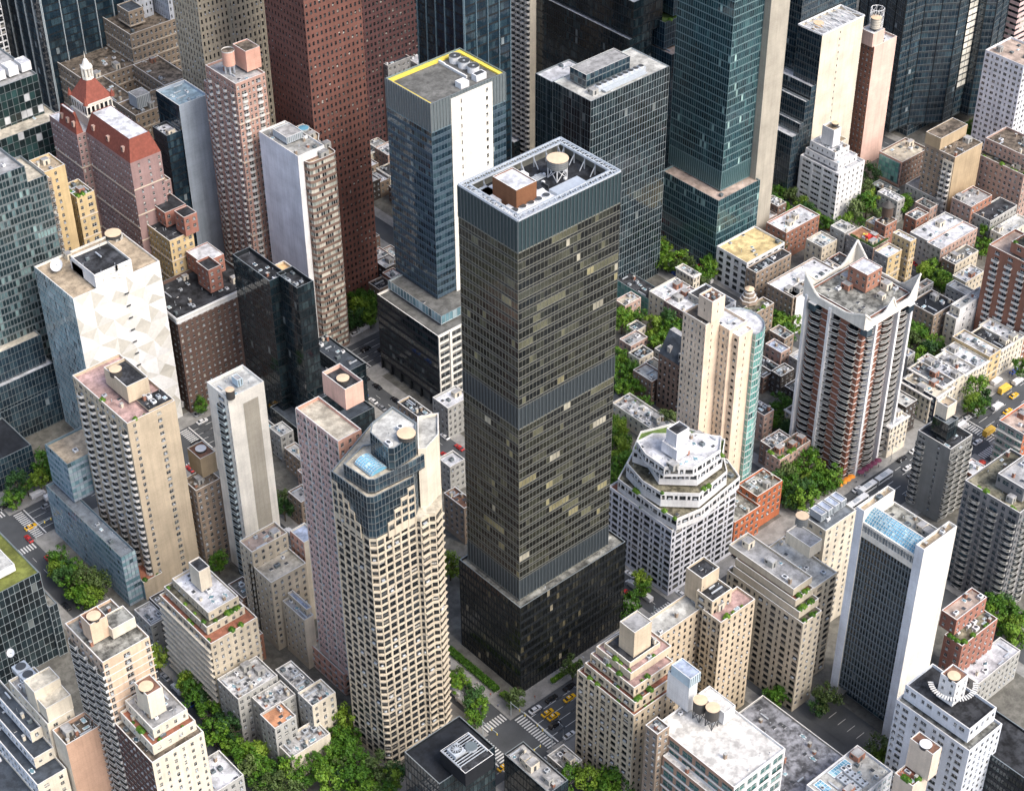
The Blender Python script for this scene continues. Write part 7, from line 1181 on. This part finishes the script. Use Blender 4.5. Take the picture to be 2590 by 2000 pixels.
def car(kind, x, y, ax, label, z=0.0):
    c = flat('paint_'+kind, COLS[kind], .25, spec=.6, var=.02)
    nm = {'taxi':'taxi','van':'delivery_van','truck':'box_truck','ytruck':'box_truck'}.get(kind, 'parked_car')
    r = thing(nm, label, nm.replace('_',' ').replace('parked ',''), (x,y,z)); r.rotation_euler = (0,0,0 if ax == 'x' else math.pi/2)
    if kind in ('truck','ytruck','van'):
        L_ = 3.6 if kind != 'van' else 2.9
        h = 3.2 if kind != 'van' else 2.3
        put(kind, r, 'body', lambda mb: (loft(mb, [(-L_,sec(1.0,.45,h)),(L_-2.0,sec(1.0,.45,h))], c)))
        put(kind, r, 'cab', lambda mb: loft(mb, [(L_-1.95,sec(.98,.45,2.1)),(L_-1.1,sec(.98,.45,2.1)),(L_-.3,sec(.95,.45,1.25)),(L_+.2,sec(.9,.45,1.15))], c))
        put(kind, r, 'windscreen', lambda mb: (mb.quad((L_-1.08,-.8,2.0),(L_-.36,-.8,1.3),(L_-.36,.8,1.3),(L_-1.08,.8,2.0), cg)))
        wheels(r, (-L_+1.1, L_-.7), .95, .42)
    else:
        put(kind, r, 'body', lambda mb: (loft(mb, [(-2.4,sec(.8,.35,.8)),(-2.2,sec(.9,.25,.95)),(-.9,sec(.92,.22,1.0)),(1.0,sec(.92,.22,.98)),(2.1,sec(.88,.25,.82)),(2.4,sec(.76,.35,.7))], c), loft(mb, [(-1.2,sec(.66,1.36,1.46)),(.35,sec(.66,1.36,1.46))], c)))
        put(kind, r, 'windows', lambda mb: loft(mb, [(-1.9,sec(.78,.9,1.0)),(-1.25,sec(.7,.9,1.38)),(.4,sec(.7,.9,1.38)),(1.15,sec(.8,.9,1.0))], cg))
        if kind == 'taxi': put(kind, r, 'roof_sign', lambda mb: mb.box(-.55,-.35,1.46,-.25,.35,1.62, MT('white_paint')))
        wheels(r, (-1.45, 1.45), .84)
    return r
WORD = dict(taxi='yellow taxi', white='white car', black='black car', grey='grey car', red='red car', blue='blue car', van='white van', truck='white box truck', ytruck='yellow box truck')
for i, (k, x, y, ax) in enumerate(CARS):
    later(car(k, x, y, ax, 'car', -.01), WORD[k] + (' driving on the avenue' if ax == 'x' else ' on the cross street'), x, y)
rp = random.Random(9); pk = 0; BUSES2 = [('b', BUSES[0][1]+d, BUSES[0][2]) for d in (-8,0,8)]+[('b', BUSES[1][1]+d, BUSES[1][2]) for d in (-5,0,5)]
for (ya, yb, x0, x1) in ((292,307.2,350,640),(496,511,200,350)):
    x = x0
    while x < x1:
        x += rp.uniform(6,14)
        for y in (ya, yb):
            if rp.random() < .55 and not any(a-7 < x < b+7 for a, b in ST_X) and all(abs(x-c[1]) > 7 or abs(y-c[2]) > 2.6 for c in CARS):
                k = rp.choice(['white','black','grey','grey','black','van','blue']); r = car(k, x, y, 'x', 'car', -.01); later(r, WORD[k] + ' parked on the avenue', x, y); r['group'] = 'cars parked along the avenue kerbs: ' + WORD[k]
for lane, x0, x1, den in ((294.6,205,640,24),(298.4,205,640,20),(302.2,205,640,22),(505.5,150,420,26),(501,150,420,24)):
    x = x0
    while x < x1:
        x += rp.uniform(.45,1.6)*den
        if not any(a-2 < x < b+2 for a, b in ST_X) and all(abs(x-c[1]) > 8 or abs(lane-c[2]) > 2.4 for c in CARS+BUSES2):
            k = rp.choice(['white','black','grey','taxi','taxi','black','van','grey','truck']); r = car(k, x, lane, 'x', 'car', -.01); later(r, WORD[k] + ' driving on the avenue', x, lane); r['group'] = 'cars driving on the avenues'
for a, b in ST_X[2:9]:
    y = 318
    while y < 488:
        y += rp.uniform(5.6,10)
        for x in (a+1.1, b-1.1):
            if rp.random() < .6 and all(abs(x-c[1]) > 2.5 or abs(y-c[2]) > 6 for c in CARS):
                k = rp.choice(['white','black','grey','grey','black','red','blue','van']); r = car(k, x, y, 'y', 'car', -.01); later(r, WORD[k] + ' parked on the cross street', x, y); r['group'] = 'cars parked along the cross streets: ' + WORD[k]
def bus(x, y, L_, label, nseg):
    r = thing('city_bus', label, 'bus', (x,y,-.01)); wp = flat('paint_bus', (.72,.73,.74), .3, var=.03)
    xs = [(-L_/2, L_/2)] if nseg == 1 else [(-L_/2, -.5), (.5, L_/2)]
    for (a, b) in xs:
        mb = MB(); loft(mb, [(a,sec(1.25,.4,3.0)),(b,sec(1.25,.4,3.0))], wp); mb.build('body', r)
        q = MB(); q.box(a+.3,-1.27,1.5,b-.3,1.27,2.4,cg); q.build('windows', r)
        q = MB(); q.box((a+b)/2-1.5,-.8,3.0,(a+b)/2+1.5,.8,3.25,MT('metal_pale')); q.build('roof_unit', r)
    if nseg == 2: q = MB(); q.box(-.5,-1.15,.5,.5,1.15,2.9,MT('metal_dark')); q.build('bellows', r)
    wheels(r, (-L_/2+2, L_/2-2), 1.15, .48)
bus(*BUSES[0][1:3], 18, 'long white articulated bus on the avenue beside the white slab tower', 2)
bus(*BUSES[1][1:3], 12, 'shorter white bus following the articulated bus', 1)
# ------------------------------------------------------------------ street furniture
def lamp(x, y, ang, label):
    r = thing('street_lamp', label, 'street lamp', (x,y,.12), 'street lamps along the avenue'); r.rotation_euler = (0,0,ang)
    put('lamp', r, 'pole', lambda mb: (mb.cyl(0,0,0,8,.11,.07,8,MT('mull_grey')), mb.bar((0,0,8),(2,0,8.5),.06,MT('mull_grey'))))
    put('lamp', r, 'lamp_head', lambda mb: mb.box(1.7,-.15,8.4,2.5,.15,8.55,MT('metal_pale'),True)); return r
for i, x in enumerate((226,250,274,300,326,356,386,412,440,468,515,545,570)): later(lamp(x, 309.6 if i % 2 else 289.4, -math.pi/2 if i % 2 else math.pi/2, 'lamp'), 'grey street lamp on the avenue', x, 300)
def signal(x, y, ang, label):
    r = thing('traffic_signal', label, 'traffic light', (x,y,.12)); r.rotation_euler = (0,0,ang)
    put('sig', r, 'pole', lambda mb: (mb.cyl(0,0,0,7,.13,.1,8,MT('mull_pale')), mb.bar((0,0,6.3),(7.5,0,6.9),.08,MT('mull_pale'))))
    for d in (4.5, 7.2): o = put('sig', r, 'signal_head', lambda mb: mb.box(-.18,-.15,-.5,.18,.15,.5,MT('yellow'),True)); o.location = (d,0,6.4)
signal(256.6,309.8,-math.pi/2,'mast arm traffic light reaching over the avenue beside the pale beige tower'); signal(269,309.8,-math.pi/2,'mast arm traffic light reaching over the avenue from the plaza of the tallest tower')
signal(256.6,289.4,0,'mast arm traffic light reaching over the cross street beside the black flat roofed block'); signal(269,289.4,math.pi/2,'mast arm traffic light at the corner of the tan terraced building')
signal(336.6,309.8,-math.pi/2,'mast arm traffic light at the corner before the white terraced building'); signal(193.5,493.5,0,'mast arm traffic light at the far left crossing')
def umbrella(x, y, c, label, grp):
    m = flat('canvas_'+c, dict(orange=(.80,.28,.03), plum=(.16,.04,.08), green=(.02,.32,.12), redc=(.55,.07,.05), blue=(.03,.09,.28))[c], .8)
    r = thing('parasol', label, 'parasol', (x,y,.13), grp)
    put('para'+c, r, 'canopy', lambda mb: mb.cyl(0,0,2.3,3.0,1.5,.1,8,m)); put('para'+c, r, 'pole', lambda mb: mb.cyl(0,0,0,2.9,.04,.04,6,MT('metal_pale')))
for i in range(5): umbrella(452+i*2.6, 311.6, 'plum', 'dark plum parasol on the pavement under the sail crowned tower', 'plum parasols under the sail crowned tower')
for i in range(4): umbrella(440+i*2.4, 312.2, 'orange', 'orange parasol on the pavement beside the big tree', 'orange parasols at the tower corner')
for i, (x, y, c) in enumerate(((486,284,'redc'),(489,284.6,'green'),(492,283.8,'redc'))): umbrella(x, y, c, ('red','green','red')[i] + ' parasol at the far corner of the avenue, ' + ('left','middle','right')[i] + ' of three', None)
mb = MB(); cm = flat('canvas_blue', (.03,.09,.28), .8); mb.box(-3,-2.2,2.7,3,2.2,2.9,cm,True)
for a in (-2.9,2.8):
    for b in (-2.1,2.0): mb.box(a,b,0,a+.1,b+.1,2.7,MT('metal_pale'))
o = mb.build('canopy'); o.location = (341.5,350,.13) if False else (333.5,339,.13); tag(o, 'blue tent canopy beside the white terraced building', 'canopy')
# hedges in long planters on the plaza of the dark tower
def planter(x, y, lx, ly, label, seed):
    rr = random.Random(seed); r = thing('hedge_planter', label, 'planter', (x,y,.13), None)
    q = MB(); q.box(-lx/2,-ly/2,0,lx/2,ly/2,.5,MT('slab_g')); q.build('planter_box', r)
    h = MB()
    for i in range(int(lx*ly*60)):
        c = Vector((rr.uniform(-lx/2,lx/2),rr.uniform(-ly/2,ly/2),rr.uniform(.4,1.7))); nn = Vector((rr.gauss(0,1),rr.gauss(0,1),rr.gauss(.5,1))).normalized(); u = nn.orthogonal().normalized(); v = nn.cross(u); s = rr.uniform(.15,.3)
        h.quad(tuple(c-u*s-v*s),tuple(c+u*s-v*s),tuple(c+u*s+v*s),tuple(c-u*s+v*s),LEAF,rr.random())
    h.build('hedge', r)
planter(272.6,334,2.6,26,'long green hedge planter on the plaza left of the black podium',1); planter(273,316.5,2.2,5,'short hedge planter at the corner of the black podium',2)
planter(296,311.5,14,1.6,'low hedge planter between avenue and black podium',3)
# rooftop greenery
def shrub(x, y, z, sc_, i):
    def fn(mb):
        rr = random.Random(5)
        for j in range(160):
            d = Vector((rr.gauss(0,1),rr.gauss(0,1),rr.gauss(0,1))).normalized()*rr.random()**.4; c = Vector((d.x,d.y,.8+d.z*.8)); nn = (d+Vector((0,0,.4))).normalized(); u = nn.orthogonal().normalized(); v = nn.cross(u); s = rr.uniform(.12,.26)
            mb.quad(tuple(c-u*s-v*s),tuple(c+u*s-v*s),tuple(c+u*s+v*s),tuple(c-u*s+v*s),LEAF,rr.random())
        mb.cyl(0,0,0,.35,.35,.4,8,MT('wood'))
    o = bpy.data.objects.new('potted_shrub', pmesh('shrub', fn)); COL.objects.link(o); o.location = (x,y,z); o.scale = (sc_,)*3
    tag(o, 'shrub', 'shrub', 'potted shrubs on the roof terraces'); later(o, 'potted shrub on the roof terrace', x, y)
rs = random.Random(21); ns = 0
for nm, lb, cat, loc, grp, tiers, ex in D:
    for ti, (fp, z0, z1, Ws, Ss, roof, par, cl) in enumerate(tiers):
        if roof not in ('r_greenterr','r_redterr','r_pinkterr','r_green','r_moss'): continue
        xs = (fp[0],fp[2]) if isinstance(fp, tuple) else (min(p[0] for p in fp),max(p[0] for p in fp)); ys = (fp[1],fp[3]) if isinstance(fp, tuple) else (min(p[1] for p in fp),max(p[1] for p in fp))
        n = 10 if roof in ('r_greenterr','r_green') else 5
        for k in range(n):
            t_ = rs.random(); side = rs.random() < .5
            x, y = (xs[0]+.9, ys[0]+1+(ys[1]-ys[0]-2)*t_) if side else (xs[0]+1+(xs[1]-xs[0]-2)*t_, ys[0]+.9)
            if not isinstance(fp, tuple) and not inside([tuple(p) for p in fp], x, y): continue
            if any((t2[1] >= z1-.1 and isinstance(t2[0], tuple) and t2[0][0] < x < t2[0][2] and t2[0][1] < y < t2[0][3]) for t2 in tiers): continue
            shrub(x, y, z1-par+.01, rs.uniform(.6,1.3), ns); ns += 1
# ------------------------------------------------------------------ people
def personmesh(seed):
    rr = random.Random(seed)
    V = [(0,0,.95),(0,0,1.2),(0,0,1.45),(0,0,1.6),(0,0,1.72),(.12,0,.9),(.14,.08,.5),(.13,-.02,.08),(.13,.12,.04),(-.12,0,.9),(-.13,-.1,.5),(-.13,-.2,.1),(-.13,-.08,.04),(.2,0,1.42),(.26,.05,1.15),(.25,.15,.92),(-.2,0,1.42),(-.27,-.04,1.15),(-.26,.06,.92)]
    Ed = [(0,1),(1,2),(2,3),(3,4),(0,5),(5,6),(6,7),(7,8),(0,9),(9,10),(10,11),(11,12),(2,13),(13,14),(14,15),(2,16),(16,17),(17,18)]
    rad = [.15,.15,.13,.07,.115,.11,.075,.05,.045,.11,.075,.05,.045,.07,.05,.035,.07,.05,.035]
    me = bpy.data.meshes.new('person'); me.from_pydata(V, Ed, []); o = bpy.data.objects.new('person', me); COL.objects.link(o)
    md = o.modifiers.new('s','SKIN'); 
    for i, v in enumerate(me.skin_vertices[0].data): v.radius = (rad[i]*1.0, rad[i]*.85); v.use_root = (i == 0)
    sb_ = o.modifiers.new('u','SUBSURF'); sb_.levels = 1; sb_.render_levels = 1
    dg = bpy.context.evaluated_depsgraph_get(); m2 = bpy.data.meshes.new_from_object(o.evaluated_get(dg)); bpy.data.objects.remove(o)
    skin = flat('skin', (.45,.27,.18)); top = flat('cloth_top_%d' % seed, [(.05,.05,.07),(.5,.5,.5),(.3,.05,.05),(.06,.12,.3)][seed]); leg = flat('cloth_leg_%d' % seed, [(.03,.03,.05),(.1,.1,.12),(.25,.2,.15),(.04,.05,.1)][seed]); hair = flat('hair', (.03,.02,.015))
    for q in (skin, top, leg, hair): m2.materials.append(q)
    for p in m2.polygons:
        z = p.center.z; p.material_index = 2 if z < .98 and abs(p.center.x) < .22 else 3 if z > 1.74 else 0 if z > 1.52 or (z < 1.0 and abs(p.center.x) > .2) else 1
    return m2
PM = [personmesh(i) for i in range(4)]
CL = ['dark clothes','a pale top','a red top','a blue top']
for i, (x, y) in enumerate(PEOPLE):
    o = bpy.data.objects.new('person', PM[i%4]); COL.objects.link(o); o.location = (x,y,.13); o.rotation_euler = (0,0,i*1.3)
    tag(o, 'person', 'person', 'pedestrians on the pavements'); later(o, 'pedestrian in %s walking' % CL[i%4], x, y)
assign()
print('OBJECTS', len(bpy.data.objects))
